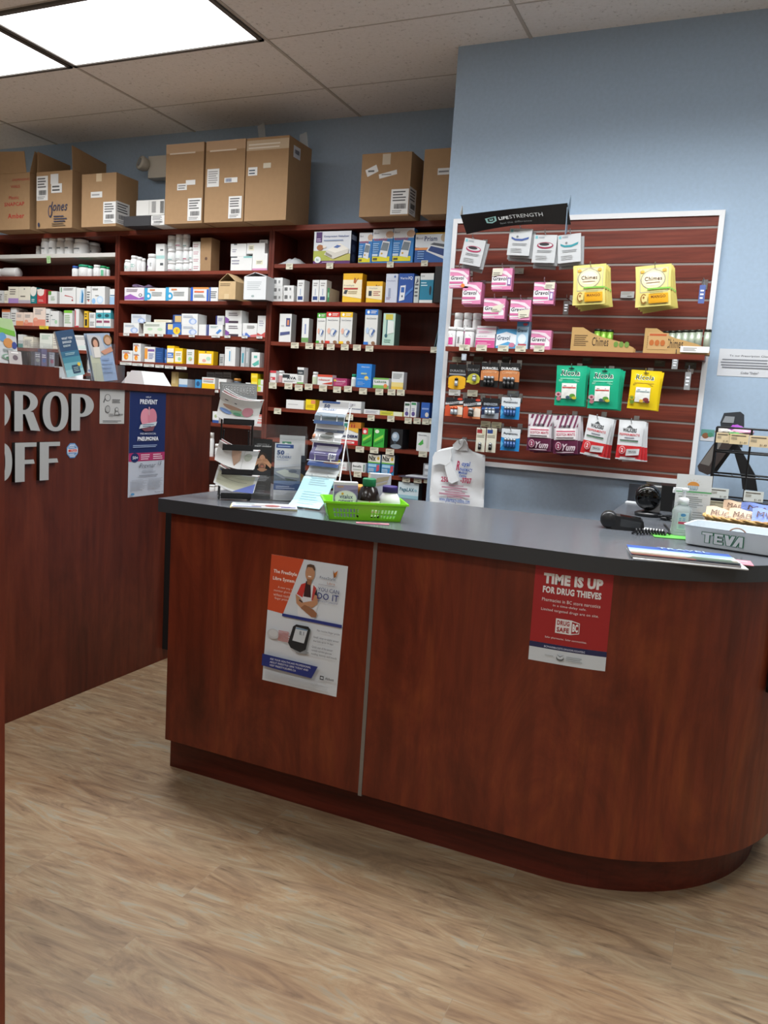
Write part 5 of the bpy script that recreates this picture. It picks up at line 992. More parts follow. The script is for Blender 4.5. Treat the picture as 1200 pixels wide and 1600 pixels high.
# goods on the slatwall shelf
def S(x0, x1, yt, desc, col, ls, Y=3.665, d=.05, name='medicine_box', on=None, side=None):
    zb = (on if on is not None else SHZ)+.0005; zt = onY((x0+x1)/2, yt, Y).z; a = onY(x0, yt+12, Y).x; b = onY(x1, yt+12, Y).x; w_, h_ = b-a-.001, zt-zb
    mb = MB(); mb.box((-w_/2, 0, 0), (w_/2, d, h_), col, side=side); mb.prt(flat(w_, h_), ls); tag(mb.build(name, ((a+b)/2, Y, zb)), desc, 'box', 'boxes on the slatwall shelf'); return zb+h_
def SB(x0, x1, yt, desc, ls, Y=3.672, on=None):
    zb = (on if on is not None else SHZ)+.0005; a = onY(x0, yt+12, Y).x; b = onY(x1, yt+12, Y).x; r = (b-a)/2-.0006; zt = onY((x0+x1)/2, yt, Y).z; h = zt-zb; hb = h*.82
    mb = MB(); mb.lathe([(r*.95, 0), (r, .003), (r, hb*.93), (r*.9, hb)], '#e2e4e4', n=20); f = lambda u, v, o_: ((r+o_)*math.sin((u-.5)*1.9), -(r+o_)*math.cos((u-.5)*1.9), hb*(.05+v*.85)); mb.prt(f, ls, sub=8, eps=.0005)
    o = mb.build('pill_bottle', ((a+b)/2, Y+r, zb)); k = MB(); k.lathe([(r*.97, 0), (r*.97, h-hb-.002), (r*.9, h-hb)], '#e8eaea', c=(0, 0, hb), n=20); k.build('cap', parent=o); tag(o, desc, 'bottle', 'bottles on the slatwall shelf')
pk = [('r', .2, .1, .8, .62, '#cf3f8c'), ('l', .25, .2, .75, .5, 3, '#e9a8cc'), ln('#aaa', .2, .68, .8, .9, 2)]; gy_ = [('bar', .35, .2, .6, .7, '#555'), ln('#aab')]
z = None
SB(697.8, 710.8, 510.5, 'front left white bottle with pink label, slatwall shelf', pk); SB(711.2, 722.6, 511.5, 'front middle white bottle with grey print, slatwall shelf', gy_); SB(723, 739, 512, 'front right white bottle with pink label, slatwall shelf', pk)
SB(708, 721.5, 488.5, 'tall back left white bottle, slatwall shelf', gy_, Y=3.715); SB(722.5, 735.5, 488.5, 'tall back middle white bottle with pink label', pk, Y=3.715); SB(736.5, 750, 489, 'tall back right white bottle, slatwall shelf', gy_, Y=3.715)
pw = [('r', 0, 0, 1, .55, '#cf4f8e'), ('r', 0, .62, 1, .7, '#cf4f8e'), ('t', 'LAX-A-DAY', .1, .8, .6, .88, '#777'), ('l', .1, .1, .8, .4, 3, '#efb8d4')]
z = S(743, 773, 522, 'lower pink and white tablet box on the slatwall shelf', '#e3dfe2', pw); S(745, 775, 509.5, 'upper pink and white tablet box on the slatwall shelf', '#e3dfe2', pw[1:], on=z)
S(775.5, 807, 514, 'wide blue tablet box on the slatwall shelf', '#4f9fd0', [('p', [(0, .1), (0, .7), (.5, .85), (1, .7), (1, .2), (.6, .35)], '#e2e8ee'), ('t', 'Gravol', .05, .42, .7, .66, '#23405c', .02, .15), ('e', .8, .18, .15, .12, '#c07a94')])
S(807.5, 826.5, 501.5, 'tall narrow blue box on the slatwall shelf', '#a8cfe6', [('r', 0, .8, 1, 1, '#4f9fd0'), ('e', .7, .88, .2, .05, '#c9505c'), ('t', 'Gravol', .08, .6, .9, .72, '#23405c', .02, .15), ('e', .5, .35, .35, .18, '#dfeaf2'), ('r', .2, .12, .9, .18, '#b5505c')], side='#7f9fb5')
S(829.5, 861, 516, 'low pink tablet box at right of the blue ones', '#d685ac', gravol_ls(''), d=.04)
for px, py, d_ in ((726, 543, 'the white bottles'), (752.5, 543.5, 'the pink and white boxes'), (786.5, 544, 'the wide blue box'), (813.5, 544.5, 'the tall blue box'), (842.5, 544.5, 'the low pink box')):
    ptag(px, py, 'cream price tag on slatwall shelf edge under '+d_, wpx=16.5, hpx=9.5, Y=3.6535, gp='price tags on the slatwall shelf')
# ginger chew displays: slanted cardboard trays with tins
def chew_tray(x0, x1, yt, desc, tins, tc, pic, tagp=False):
    Y = 3.66; a = onY(x0, 535, Y).x; b = onY(x1, 535, Y).x; w_ = b-a; h_ = onY(x0+8, yt, Y).z-SHZ; d = .075
    e = empty('display_tray', ((a+b)/2, Y, SHZ+.0006)); tag(e, desc, 'display box')
    prof = [(-w_/2, 0), (w_/2, 0), (w_/2, h_*.20), (w_*.30, h_*.42), (-w_*.02, h_*.62), (-w_*.18, h_*.78), (-w_*.32, h_), (-w_/2, h_)]
    mb = MB(); mb.prism(prof, 1, 0, .003, mat('#b8945c', .7)); mb.prism(prof, 1, d-.003, d, mat('#b8945c', .7)); mb.box((-w_/2, .003, 0), (w_/2, d-.003, .003), mat('#a8844f', .7)); mb.box((-w_/2, .003, 0), (-w_/2+.003, d-.003, h_), mat('#a8844f', .7))
    f = flat(w_, h_)
    mb.prt(f, [('t', 'Chimes', .34, .22, .60, .60, '#3c2a1c', .01), ('l', .05, .2, .30, .7, 6, '#6d5436')] + ([('e', .72+.085*k, .32, .036, .12, '#6a8c3c') for k in range(3)] if pic == 'g' else [('r', .06, .15, .37, .82, '#c09a66'), ('r', .08, .70, .34, .78, '#b5562c')]+[('e', .12+.085*k, .42, .036, .12, '#b5642c') for k in range(3)]))
    mb.build('tray', parent=e)
    for k, tu in enumerate(tins):
        t = MB(); tx = -w_/2+w_*tu[0]; th = h_*tu[1]
        t.lathe([(.0145, 0), (.0145, th)], mat(tc, .35, .3), n=16); o = t.build('candy_tin', ((a+b)/2+tx, Y+.04, SHZ+.0040)); tm = MB(); tm.lathe([(.0150, th*.90), (.0150, th)], mat('#33352c', .3, .5), n=16); tm.build('lid', parent=o)
        tag(o, f'slim {"green" if pic=="g" else "pale grey green"} candy tin, number {["one","two","three","four","five","six","seven"][k]} from left in {"left" if pic=="g" else "right"} candy tray', 'tin', 'tins in the '+('left' if pic == 'g' else 'right')+' tray')
    if tagp:
        mb = MB(); mb.box((0, 0, 0), (.115, .0015, .026), '#dcdcd8'); mb.prt(lambda u, v, o: (u*.115, -o, v*.026), [ln('#777', .1, .2, .6, .8, 3)]); tag(mb.build('shelf_label', (onY(1064, 535, 3.65).x, 3.651, SHZ+.008), rot=(-.1, 0, 0)), 'white paper label leaning on the right candy tray', 'label')
chew_tray(892, 991, 511.5, 'cardboard candy tray with green tins, left on slatwall shelf', [(.39, .95), (.49, .93), (.59, .92)], '#7fae3a', 'g')
chew_tray(1006, 1110, 513, 'cardboard candy tray with pale tins, right on slatwall shelf', [(.32, .9), (.41, .92), (.51, .94), (.61, .96), (.71, .97), (.81, .99), (.94, 1.0)], '#a9b3a2', 'o', True)
# Chimes bags
def chimes_ls():
    return [('r', .12, .34, .93, .93, '#b9b29a'), ('r', .14, .36, .91, .91, '#e6dc8c'), ('e', .5, .65, .36, .25, '#9a947c'), ('e', .5, .65, .33, .225, '#e8dfae'), ('e', .5, .66, .27, .17, '#f0e4c4'), ('t', 'Chimes', .26, .62, .76, .72, '#4a3020', .015), ('r', .3, .565, .7, .58, '#8a6a4a'),
            ('e', .2, .86, .06, .04, '#e0a02c'), ('e', .82, .86, .06, .04, '#e0a02c'), ('r', .34, .40, 1.0, .44, '#7fbf4c'), ('r', .38, .07, .93, .30, '#e6a81c'), ('t', 'MANGO', .45, .19, .86, .26, '#7a4a14', .02), ('e', .24, .19, .09, .12, '#9a6a2c'), ('e', .24, .19, .06, .09, '#e8d78c'), ('r', .26, .12, .34, .26, '#e8d78c'), ('e', .24, .22, .03, .03, '#9a6a2c'), ('l', .42, .30, .8, .36, 2, '#a8a060')]
for tl, tr, br, bl, d_ in (((898, 415), (950, 412), (943, 474), (892, 478)), ) and (((898, 415), (950, 412), (943, 474), (892, 478), 'left'), ((992.5, 417), (1048, 412), (1050, 476), (992.7, 481), 'right')):
    Y = 3.60; c, w_, h_, r = quadfit(tl, tr, br, bl, Y); ls = chimes_ls()
    pouch(c, w_, h_, r, .016, mat('#ded27c', .4), ls, 'candy_bag', f'yellow mango ginger candy bag hanging in front, {d_} hook', 'bag', 'yellow ginger candy bags', Y)
    for i in (1, 2, 3):
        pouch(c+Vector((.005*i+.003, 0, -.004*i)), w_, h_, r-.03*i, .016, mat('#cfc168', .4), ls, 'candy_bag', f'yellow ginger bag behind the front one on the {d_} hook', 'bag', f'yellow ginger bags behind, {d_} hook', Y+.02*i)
    hook(c.x, c.z+h_/2-.006, Y-.012, f'holding the {d_} yellow candy bags')
# Ricola bags
def ricola_ls(kind):
    yel = kind == 'y'
    return [('t', 'Ricola', .15, .745, .80, .895, '#f0f0e8' if not yel else '#eef0e0', .035, .1), ('t', 'Ricola', .17, .76, .78, .88, '#1d3a34' if not yel else '#2d4a3c', .02, .1), ('r', .14, .665, .8, .69, '#7fcfae' if not yel else '#c9a81c'), ('l', .1, .60, .85, .655, 2, '#9adcc0' if not yel else '#a8901c'),
            ('r', .22, .18, .72, .56, '#e6e8e2'), ('l', .28, .42, .66, .52, 2, '#8a9490'), ('r', .24, .44, .70, .47, '#c4504c' if not yel else '#9aa'), ('e', .12, .28, .11, .06, '#c9a0a8' if not yel else '#b8a020'), ('e', .12, .28, .05, .03, '#8f3c4c' if not yel else '#6a8a2c'), ('e', .14, .17, .08, .05, '#b5707c' if not yel else '#6a8a2c'),
            ('e', .60, .25, .10, .05, '#5f9c3c' if not yel else '#8a3a3c'), ('e', .45, .21, .07, .04, '#3c5c6c' if not yel else '#e0b43c'), ('e', .66, .20, .08, .035, '#c9c33c' if not yel else '#6d2c30'), ('e', .5, .93, .10, .022, '#0e3a30' if not yel else '#7a6a1c')]
for q, kd, d_, k in ((((870, 571), (918, 572), (913, 635), (866, 633)), 'g', 'green lozenge bag hanging on left', 2), (((921, 575), (970, 576.5), (965, 639), (918, 638)), 'g', 'green lozenge bag in middle beside the yellow', 3), (((986.5, 577), (1033, 581), (1028, 641), (980, 638)), 'y', 'yellow lozenge bag hanging at right', 2)):
    Y = 3.61; c, w_, h_, r = quadfit(*q, Y); colr = mat('#16a47c' if kd == 'g' else '#e2c413', .3)
    pouch(c, w_, h_, r, .022, colr, ricola_ls(kd), 'lozenge_bag', d_, 'bag', 'herbal lozenge bags', Y)
    for i in range(1, k): pouch(c+Vector((.006*i, 0, -.002*i)), w_, h_, r+.02*i, .02, colr, [], 'lozenge_bag', 'bag tucked behind the '+d_, 'bag', 'bags behind '+d_, Y+.024*i)
    hook(c.x, c.z+h_/2-.008, Y-.014, 'holding the '+d_)
# mints
def mint_ls(kd):
    if kd == 'p':
        s = [('r', 0, .0, 1, .36, '#5a1a3c')]
        for k in range(6): s.append(('p', [(-.0+k*.2, .68), (.08+k*.2, .68), (.24+k*.2 if .24+k*.2 < 1 else 1, 1), (.14+k*.2 if .14+k*.2 < 1 else 1, 1)] if k < 5 else [(.94, .70), (1, .70), (1, .8)], '#6d2a4c'))
        return s + [('t', 'WALKERS', .28, .68, .70, .75, '#2c2430', .04), ('r', .08, .38, .93, .66, '#e4dfe0'), ('r', .12, .57, .9, .60, '#c4506c'), ('t', 'SCOTCH MINTS', .12, .47, .9, .54, '#b5405c', .02), ('r', .12, .41, .85, .43, '#3c2c34'),
                    ('e', .22, .2, .13, .11, '#d9b8c4'), ('e', .22, .2, .11, .09, '#8f3358'), ('t', '2', .18, .15, .26, .25, '#efe6ea', .03), ('t', 'Yum', .38, .08, .92, .26, '#dccbd4', .04, .4), ('r', .42, .03, .85, .055, '#b9a0ac')]
    return [('r', 0, .03, 1, .36, '#c9262c'), ('t', 'WALKERS', .18, .70, .74, .80, '#2a2c30', .04), ('p', [(.32, .81), (.45, .88), (.58, .81)], '#3c4044'), ('t', 'PEPPERMINTS', .06, .61, .88, .67, '#c43c44', .02), ('r', .28, .55, .68, .57, '#667'), ('r', .1, .485, .85, .505, '#23262a'), ('r', .1, .47, .85, .483, '#4c8a5c'),
            ('e', .24, .24, .13, .10, '#e8c9c9'), ('e', .24, .24, .11, .085, '#cf4046'), ('t', '2', .20, .19, .28, .29, '#f3eaea', .03), ('p', [(.4, .10), (.92, .14), (.94, .30), (.42, .27)], '#d3d5d6'), ('t', 'WALKERS', .5, .19, .82, .24, '#33363a', .02)]
for q, kd, d_ in ((((824.5, 647), (863, 648), (861, 706), (824, 703)), 'p', 'purple striped mint bag hanging on left'), (((864.5, 649), (904, 649.5), (903, 709), (865.5, 709)), 'p', 'purple striped mint bag hanging second from left'), (((922.5, 647.5), (957, 655), (942, 716), (904, 708)), 'r', 'tilted white and red mint bag, third from left'), (((968, 655.5), (1008, 658.5), (1000, 720), (961, 716.5)), 'r', 'white and red mint bag at right end of row')):
    Y = 3.61; c, w_, h_, r = quadfit(*q, Y); colr = mat('#cdc9cd' if kd == 'p' else '#d5d8da', .35)
    pouch(c, w_, h_, r, .02, colr, mint_ls(kd), 'mint_bag', d_, 'bag', 'mint bags on the slatwall', Y)
    for i in (1, 2): pouch(c+Vector((.009*i, 0, -.004*i)), w_, h_, r-.04*i, .018, colr, mint_ls(kd)[:1], 'mint_bag', 'bag tucked behind the '+d_, 'bag', 'bags behind '+d_, Y+.022*i)
    hook(c.x, c.z+h_/2-.008, Y-.013, 'holding the '+d_)
# batteries
def cells(n, x0, x1, z0, z1, r, cols):
    return [(x0+(x1-x0)*(k+.5)/n, z0, z1, r, cols) for k in range(n)]
def battery(x0, x1, y0, y1, col, ls, label, cl, clc, Y=3.62, k=1, what=None):
    a = onY(x0, (y0+y1)/2, Y); b = onY(x1, (y0+y1)/2, Y); zt = onY((x0+x1)/2, y0, Y).z; zb = onY((x0+x1)/2, y1, Y).z; w_, h_ = b.x-a.x-.002, zt-zb
    e = empty('battery_pack', ((a.x+b.x)/2, Y, zb)); tag(e, label, 'battery pack', 'battery packs on the slatwall')
    mb = MB(); mb.box((-w_/2, 0, 0), (w_/2, .0015, h_), col); mb.prt(flat(w_, h_), ls); mb.build('backing_card', parent=e)
    for (u, v0, v1, r_, cc) in cl:
        mb = MB(); R_ = r_*w_; H_ = (v1-v0)*h_; mb.lathe([(R_*.9, 0), (R_, .002), (R_, H_*.7), (R_, H_*.7)], mat(cc[0], .3, .3), n=14); mb.lathe([(R_, H_*.7), (R_, H_), (R_*.4, H_), (R_*.4, H_+.003), (0, H_+.003)], mat(cc[1], .3, .5), n=14)
        mb.build('battery_cell', (-w_/2+u*w_, -R_-.001, v0*h_), parent=e)
    hook((a.x+b.x)/2, zt-.006, Y-.006, 'holding the '+label)
BK = '#101112'; CU = '#b8703c'; SV = '#8c9196'
du = [('t', 'DURACELL', .06, .80, .94, .90, '#d5d7d7', .04)]
battery(701, 728.5, 569, 605, BK, [('t', 'DURACELL', .06, .66, .94, .76, '#8f9090', .03), ('r', .02, .52, .98, .6, '#85878a'), ('r', .0, .08, 1, .38, '#e0a81c'), ('e', .5, .38, .5, .12, '#e0a81c'), ('e', .5, .02, .5, .12, '#e0a81c')], 'small black and yellow battery card, far left', cells(1, .38, .62, .05, .38, .1, (SV, BK)), None)
battery(729.5, 750, 569, 598, BK, [('t', 'DURAC', .06, .62, .94, .76, '#77787a', .03), ('e', .55, .2, .5, .3, '#b5b03c'), ('r', 0, 0, 1, .12, '#c9c33c')], 'black and lime battery card, second from left', cells(1, .45, .85, .08, .4, .16, (SV, SV)), None)
dd = lambda: [('t', 'DURACELL', .05, .73, .95, .83, '#dfe0e0', .05), ('r', 0, .28, 1, .66, '#c07a48'), ('e', .5, .66, .5, .06, '#c07a48'), ('t', 'COPPERTOP', .12, .58, .88, .66, '#e0b48c', .02)]
battery(751, 779.5, 567, 605, BK, dd(), 'black and copper battery pack, third from left', cells(3, .2, .8, .06, .44, .10, (BK, SV)), None)
battery(780.5, 812, 567, 608, BK, dd(), 'black and copper battery pack, right end of row', cells(3, .2, .8, .06, .44, .10, (BK, SV)), None)
en = [('p', [(0, 0), (1, 0), (1, .62), (0, .5)], '#d98a5c'), ('p', [(0, 0), (.55, 0), (.2, .6), (0, .55)], '#c9502c'), ('p', [(.5, .1), (1, .1), (1, .5), (.7, .55)], '#e3d5c4'), ('p', [(0, .60), (1, .70), (1, .84), (0, .72)], '#c9ccce'), ('t', 'ENERGIZER', .06, .67, .8, .78, '#2a2c30', .03), ('e', .82, .93, .15, .06, '#c9402c')]
battery(695.5, 723.5, 621, 650.5, '#1d1f22', en, 'orange battery card, left of middle row', cells(2, .35, .75, .1, .5, .10, (SV, '#c9502c')), None)
battery(724, 751.5, 622.5, 654, '#1d1f22', en, 'orange battery card with square battery, middle row', cells(1, .35, .65, .1, .5, .16, ('#2b2c2a', SV)), None)
battery(752.5, 780.5, 622, 654, '#1d2c4c', [('r', 0, .6, 1, 1, '#131417'), ('t', 'ENERGIZER', .1, .64, .9, .76, '#a9b3bd', .03), ('p', [(0, .0), (1, 0), (1, .3), (0, .15)], '#8f99a3'), ('p', [(0, .5), (1, .6), (1, .52), (0, .42)], '#3f6ab0')], 'dark blue battery card, middle row', [(.5, .2, .5, .09, ('#9aa3ab', SV)), (.3, .2, .5, .09, ('#9aa3ab', SV)), (.7, .2, .5, .09, ('#9aa3ab', SV))], None)
pn = [('r', 0, 0, 1, .62, '#1c86c9'), ('e', .5, .62, .5, .06, '#cfd6da'), ('t', 'Panasonic', .12, .74, .86, .83, '#1f2c3c', .03), ('p', [(0, .45), (.15, .3), (0, .1)], '#5cb0e0')]
battery(782.5, 812.5, 621, 655, '#cfd6da', pn, 'bright blue four-cell battery card, upper one', cells(4, .18, .82, .16, .56, .075, ('#2c4c7c', SV)), None)
battery(782.5, 812.5, 670, 704.5, '#cfd6da', pn, 'bright blue four-cell battery card, lower one', cells(4, .18, .82, .16, .56, .075, ('#2c4c7c', SV)), None)
ca = lambda c_: [('r', .05, .78, .6, .93, c_), ('r', .62, .72, .92, .93, '#c9c5a8'), ('l', .08, .6, .9, .72, 2, '#9a9888')]
battery(743.5, 758.5, 668.5, 706, '#d3d1c0', ca('#a8383c'), 'cream battery card with red print, bottom row', cells(1, .3, .7, .1, .38, .17, (BK, SV)), None)
battery(759.5, 775.5, 669, 707, '#d3d1c0', ca('#33508f'), 'cream battery card with blue print, bottom row', cells(1, .3, .7, .1, .38, .17, (BK, SV)), None)
for i, (x, y, d_, c_, wp, hp) in enumerate(((714, 561.5, 'above the black and yellow battery card', '#a8a48c', 14, 8), (747.5, 561, 'above the black and lime battery card', '#6c6656', 15, 8), (792, 561, 'above the copper battery packs', '#3c3a36', 15, 9), (710.5, 613, 'above the left orange battery card', '#c9c9c4', 18, 9), (738.5, 614, 'above the square battery card', '#b9b5a0', 16, 10), (802, 614.5, 'above the upper bright blue card', '#55595c', 18, 9), (759, 662, 'above the cream card with red print', '#c2bc9c', 15, 9), (776, 663.5, 'above the cream card with blue print', '#c2bc9c', 15, 9), (811, 423.5, 'right of the tagged box under the black sign', '#8f8d80', 15, 9), (980.5, 460.5, 'on slat between the two yellow candy bags', '#a9aaa8', 21, 10), (918, 563.5, 'above the left green lozenge bag', '#4f4a40', 16, 9), (1031, 567.5, 'above the yellow lozenge bag', '#5c5748', 17, 10), (1079, 571, 'under the shelf at right end', '#55514a', 18, 10))):
    ptag(x, y, 'paper price tag '+d_, c_, wp, hp, Y=3.775, gp='price tags on the slatwall')
# empty hooks with clear tag holders
for x, y, h_, d_, c_ in ((1099, 441, .075, 'by right trim with blue tag', '#5d6fa8'), (886, 466, .06, 'left of the candy bag with clear tag', '#5d5654'), (1056.5, 552, .055, 'just below the shelf with grey tag', '#8a8d8f'), (1076.5, 577, .075, 'lowest at right with grey tag', '#8d8f90'), (726, 549, .03, 'under the white bottles with pale tag', '#aab4be')):
    Y = 3.66; p = onY(x, y, Y); hook(p.x, p.z, Y, d_+', empty'); 
    mb = MB(); mb.box((-.012, 0, -h_-.012), (.012, .002, -.012), mat(c_, .25)); mb.prt(lambda u, v, o: ((u-.5)*.024, -o, -.012-h_+v*h_), [ln('#dfe3ea', .2, .2, .8, .8, 3)]); tag(mb.build('tag_holder', (p.x, Y-.004, p.z)), 'clear tag holder on the empty hook '+d_, 'tag holder')
for x, y in ((952.5, 362), (1101, 357)):
    pass
# wall papers
def wallpaper_(x0, x1, y0, y1, label, ls, col='#d0d4d9', name='notice', cat='notice'):
    Y = WY-.0015; a = onY(x0, (y0+y1)/2, Y); b = onY(x1, (y0+y1)/2, Y); zt = onY((x0+x1)/2, y0, Y).z; zb = onY((x0+x1)/2, y1, Y).z; w_, h_ = b.x-a.x, zt-zb
    mb = MB(); mb.box((-w_/2, 0, 0), (w_/2, .001, h_), col); mb.prt(flat(w_, h_), ls); tag(mb.build(name, ((a.x+b.x)/2, Y, zb)), label, cat)
wallpaper_(1122, 1222, 546, 589, 'white printed notice on the blue wall right of slatwall', [('t', 'To our Prescription Clients', .17, .70, .83, .79, '#4c4e55', .01), ('l', .06, .56, .97, .66, 1, '#7f838b'), ('l', .04, .46, .96, .56, 1, '#7f838b'), ('l', .05, .37, .97, .46, 1, '#7f838b'), ('l', .07, .28, .9, .37, 1, '#7f838b'), ('t', 'Codes "Debit"', .38, .10, .66, .18, '#4c4e55', .01)])
wallpaper_(1095, 1116, 671, 689, 'tiny colour picture card on wall behind the wire rack', [('r', 0, .4, 1, 1, '#5f9a90'), ('e', .35, .45, .25, .25, '#8a5a3c'), ('e', .7, .55, .2, .2, '#4a8a6c')], name='picture_card', cat='card')

# ---------------------------------------------------------------- things on the drop-off ledge
LZ = 1.3634; RZ = 1.4054
def ext(o): return o
# green topped standing display card on the raised ledge
A = onX(-30, 540, -2.55); Bq = onX(29, 540, -2.55); h_ = onX(20, 498, -2.55).z-RZ
w_ = Bq.y-A.y; mb = MB()
f = lambda u, v, o: ((u-.5)*w_, .05*(1-v)**1.2*-1+.0-o, v*h_)
mb.prism([(-w_/2, 0), (w_/2, 0), (w_/2, h_*.72), (w_*.42, h_), (-w_/2, h_)], 1, 0, .003, '#c3c7c8')
mb.prt(lambda u, v, o: ((u-.5)*w_, -o, v*h_), [('p', [(0, .72), (.98, .72), (.92, 1), (0, 1)], '#a8c48f'), ('p', [(0, .74), (.98, .62), (.97, .74), (0, .86)], '#6fae3c'), ('e', .62, .58, .10, .10, '#5f93c0'), ('e', .76, .46, .13, .11, '#c88a4c'), ('e', .92, .42, .07, .08, '#3c4a8c'), ('l', .6, .25, .95, .33, 3, '#7a8a86'), ('e', .75, .15, .2, .07, '#7f9f8c'), ('e', .75, .15, .14, .045, '#c3c7c8'), ('e', .75, .13, .1, .03, '#4c7a5c')])
mb.box((-w_/2, .003, 0), (w_/2, .04, .003), '#c3c7c8')
tag(mb.build('display_card', (-2.55, (A.y+Bq.y)/2, RZ), PI/2+.05, rot=(-.12, 0, PI/2)), 'white display card with green top and coloured dots, far left on raised ledge', 'display card')
# acrylic business card holder
def acr_holder(loc, rz, w_, d, h_, name, label, pockets=()):
    e = empty(name, loc, rz); tag(e, label, 'holder'); t = .002
    mb = MB(); mb.box((-w_/2, d-t, 0), (w_/2, d, h_), ACRY); mb.box((-w_/2, 0, 0), (w_/2, t, h_*.45), ACRY); mb.box((-w_/2, t, 0), (-w_/2+t, d-t, h_*.45), ACRY); mb.box((w_/2-t, t, 0), (w_/2, d-t, h_*.45), ACRY); mb.box((-w_/2+t, t, 0), (w_/2-t, d-t, t), ACRY)
    for x in pockets: mb.box((x-t/2, t, t), (x+t/2, d-t, h_*.45), ACRY)
    mb.build('clear_pocket', parent=e); return e
A = onX(43, 555, -2.56); Bq = onX(92, 560, -2.56); hw = Bq.y-A.y; hh = onX(60, 534, -2.56).z-RZ
e = empty('card_holder', (-2.56, (A.y+Bq.y)/2, RZ), PI/2); tag(e, 'clear multi-pocket acrylic card holder on the raised ledge', 'holder')
mb = MB(); t = .0025
mb.box((-hw/2, .05, 0), (hw/2, .053, hh), ACRY); mb.box((-hw/2, 0, 0), (hw/2, t, hh*.8), ACRY); mb.box((-hw/2, 0, 0), (-hw/2+t, .05, hh), ACRY); mb.box((hw/2-t, 0, 0), (hw/2, .05, hh), ACRY); mb.box((-hw*.16, .002, 0), (-hw*.16+t, .05, hh*.9), ACRY); mb.box((hw*.28, .002, 0), (hw*.28+t, .05, hh*.9), ACRY); mb.box((-hw/2, 0, 0), (hw/2, .05, t), ACRY)
mb.build('clear_pocket', parent=e)
for i, (x, c_, d_) in enumerate(((-.02, '#7d8090', 'grey card stack in left pocket of the ledge card holder'), (.012, '#6f6a8c', 'purple and blue card stack in middle pocket of ledge holder'), (.052, '#9a9ea8', 'pale card stack in right pocket of the ledge card holder'))):
    o = MB(); o.box((-.012, 0, 0), (.016, .02, hh*(.55, .7, .6)[i]), c_); o.prt(lambda u, v, o_: (-.012+.028*u, -o_, v*hh*.55), [('e', .5, .4, .3, .15, ('#a9b3b0', '#4f6fa8', '#b06a80')[i]), ln('#e3e5ea', .1, .6, .9, .9, 2)])
    tag(o.build('card_stack', (-2.56-.012, (A.y+Bq.y)/2+x, RZ+.003), PI/2), d_, 'cards')
MB_ = None
p = onX(36, 567, -2.53); mb = MB(); mb.box((-.03, 0, 0), (.03, .002, .05), '#b9b5b3'); mb.prt(flat(.06, .05), [('e', .5, .5, .2, .2, '#6c5f66'), ln('#fff', .2, .8, .8, .95, 1)])
tag(mb.build('leaflet', (-2.545, 2.245, RZ), rot=(-.15, 0, PI/2)), 'small printed leaflet standing between display card and card holder', 'leaflet')
# leaning blue booklet stack, thick
XB = -2.58; P = [onX(*q, XB) for q in ((84, 514), (110, 515), (134, 588), (103, 590))]
u_ = ((P[1]-P[0])+(P[2]-P[3]))/2; w_ = .082; base = (P[2]+P[3])/2; topc = (P[0]+P[1])/2; lean = .24; h_ = (topc.z-base.z)/math.cos(lean)*.98
e = empty('booklet_stack', (XB, base.y, LZ)); e.rotation_euler = (0, 0, PI/2-.25); tag(e, 'teal and navy advice booklets leaning left on the drop-off ledge', 'booklets')
mb = MB(); mb.box((-w_/2, .0, .0), (w_/2, .014, h_), '#c9d0d2', front='#4f8fa0')
mb.prt(flat(w_, h_), [('r', 0, .55, 1, 1, '#1f4468'), ('r', 0, .42, 1, .55, '#2b6684'), ('r', 0, .30, 1, .42, '#3f8496'), ('r', 0, .15, 1, .30, '#6aa5b0'), ('r', 0, 0, 1, .15, '#8fbec4'), ('t', 'WHAT YOU', .22, .80, .82, .85, '#cfd8dc', .03), ('t', 'SHOULD', .22, .72, .72, .77, '#cfd8dc', .03), ('t', 'KNOW', .22, .64, .62, .69, '#b5c6cc', .03), ('l', .2, .46, .85, .52, 2, '#9cc0c8'), ('r', .40, .06, .80, .24, '#22415c'), ('l', .45, .09, .75, .2, 3, '#8aa5a0'), ('e', .8, .24, .09, .04, '#d6b93c')])
b_ = mb.build('booklets', parent=e); b_.rotation_euler = (-.12, -lean*.95, 0); b_.location = (0, 0, .006+abs(math.sin(lean))*w_*.5)
mb = MB(); mb.box((-.07, -.01, 0), (.06, .05, .004), WHITEP); mb.box((-.07, .045, .0), (.06, .05, .05), WHITEP); mb.build('stand', parent=e)
# acrylic holder with photo brochures
A = onX(151, 590, -2.55); Bq = onX(195, 596, -2.55); hw = Bq.y-A.y
e = acr_holder((-2.55, (A.y+Bq.y)/2, LZ), PI/2, hw, .06, .17, 'brochure_holder', 'clear acrylic holder with people brochures on the drop-off ledge')
h_ = onX(165, 521, -2.55).z-LZ
for i in range(2):
    mb = MB(); mb.box((-hw*.44, 0, 0), (hw*.36, .004, h_), '#9fb0c4')
    mb.prt(lambda u, v, o: (-hw*.44+u*hw*.80, -o, v*h_), [('r', 0, .0, .4, .55, '#b5b9a3'), ('r', .4, 0, 1, .62, '#8fa5c4'), ('p', [(.0, .98), (.55, .95), (.75, .55), (.1, .5)], '#b9bcc0'), ('e', .3, .8, .17, .13, '#4a3830'), ('e', .3, .79, .10, .085, '#c99a80'), ('r', .17, .5, .43, .72, '#d8d4cc'), ('e', .85, .86, .18, .11, '#9a7248'), ('e', .84, .84, .13, .08, '#c49a7c'), ('p', [(.45, .62), (.95, .72), (1, .62), (.6, .55)], '#c08c74'), ('l', .45, .15, .9, .5, 4, '#7d93b5')] if i == 0 else [])
    tag(mb.build('brochure', (-2.55-.02-.012*i, (A.y+Bq.y)/2, LZ+.004), rot=(-.14, -.12, PI/2)), ('front brochure picturing two people in the drop-off holder', 'plain blue brochure behind the people brochure on the drop-off')[i], 'brochure')
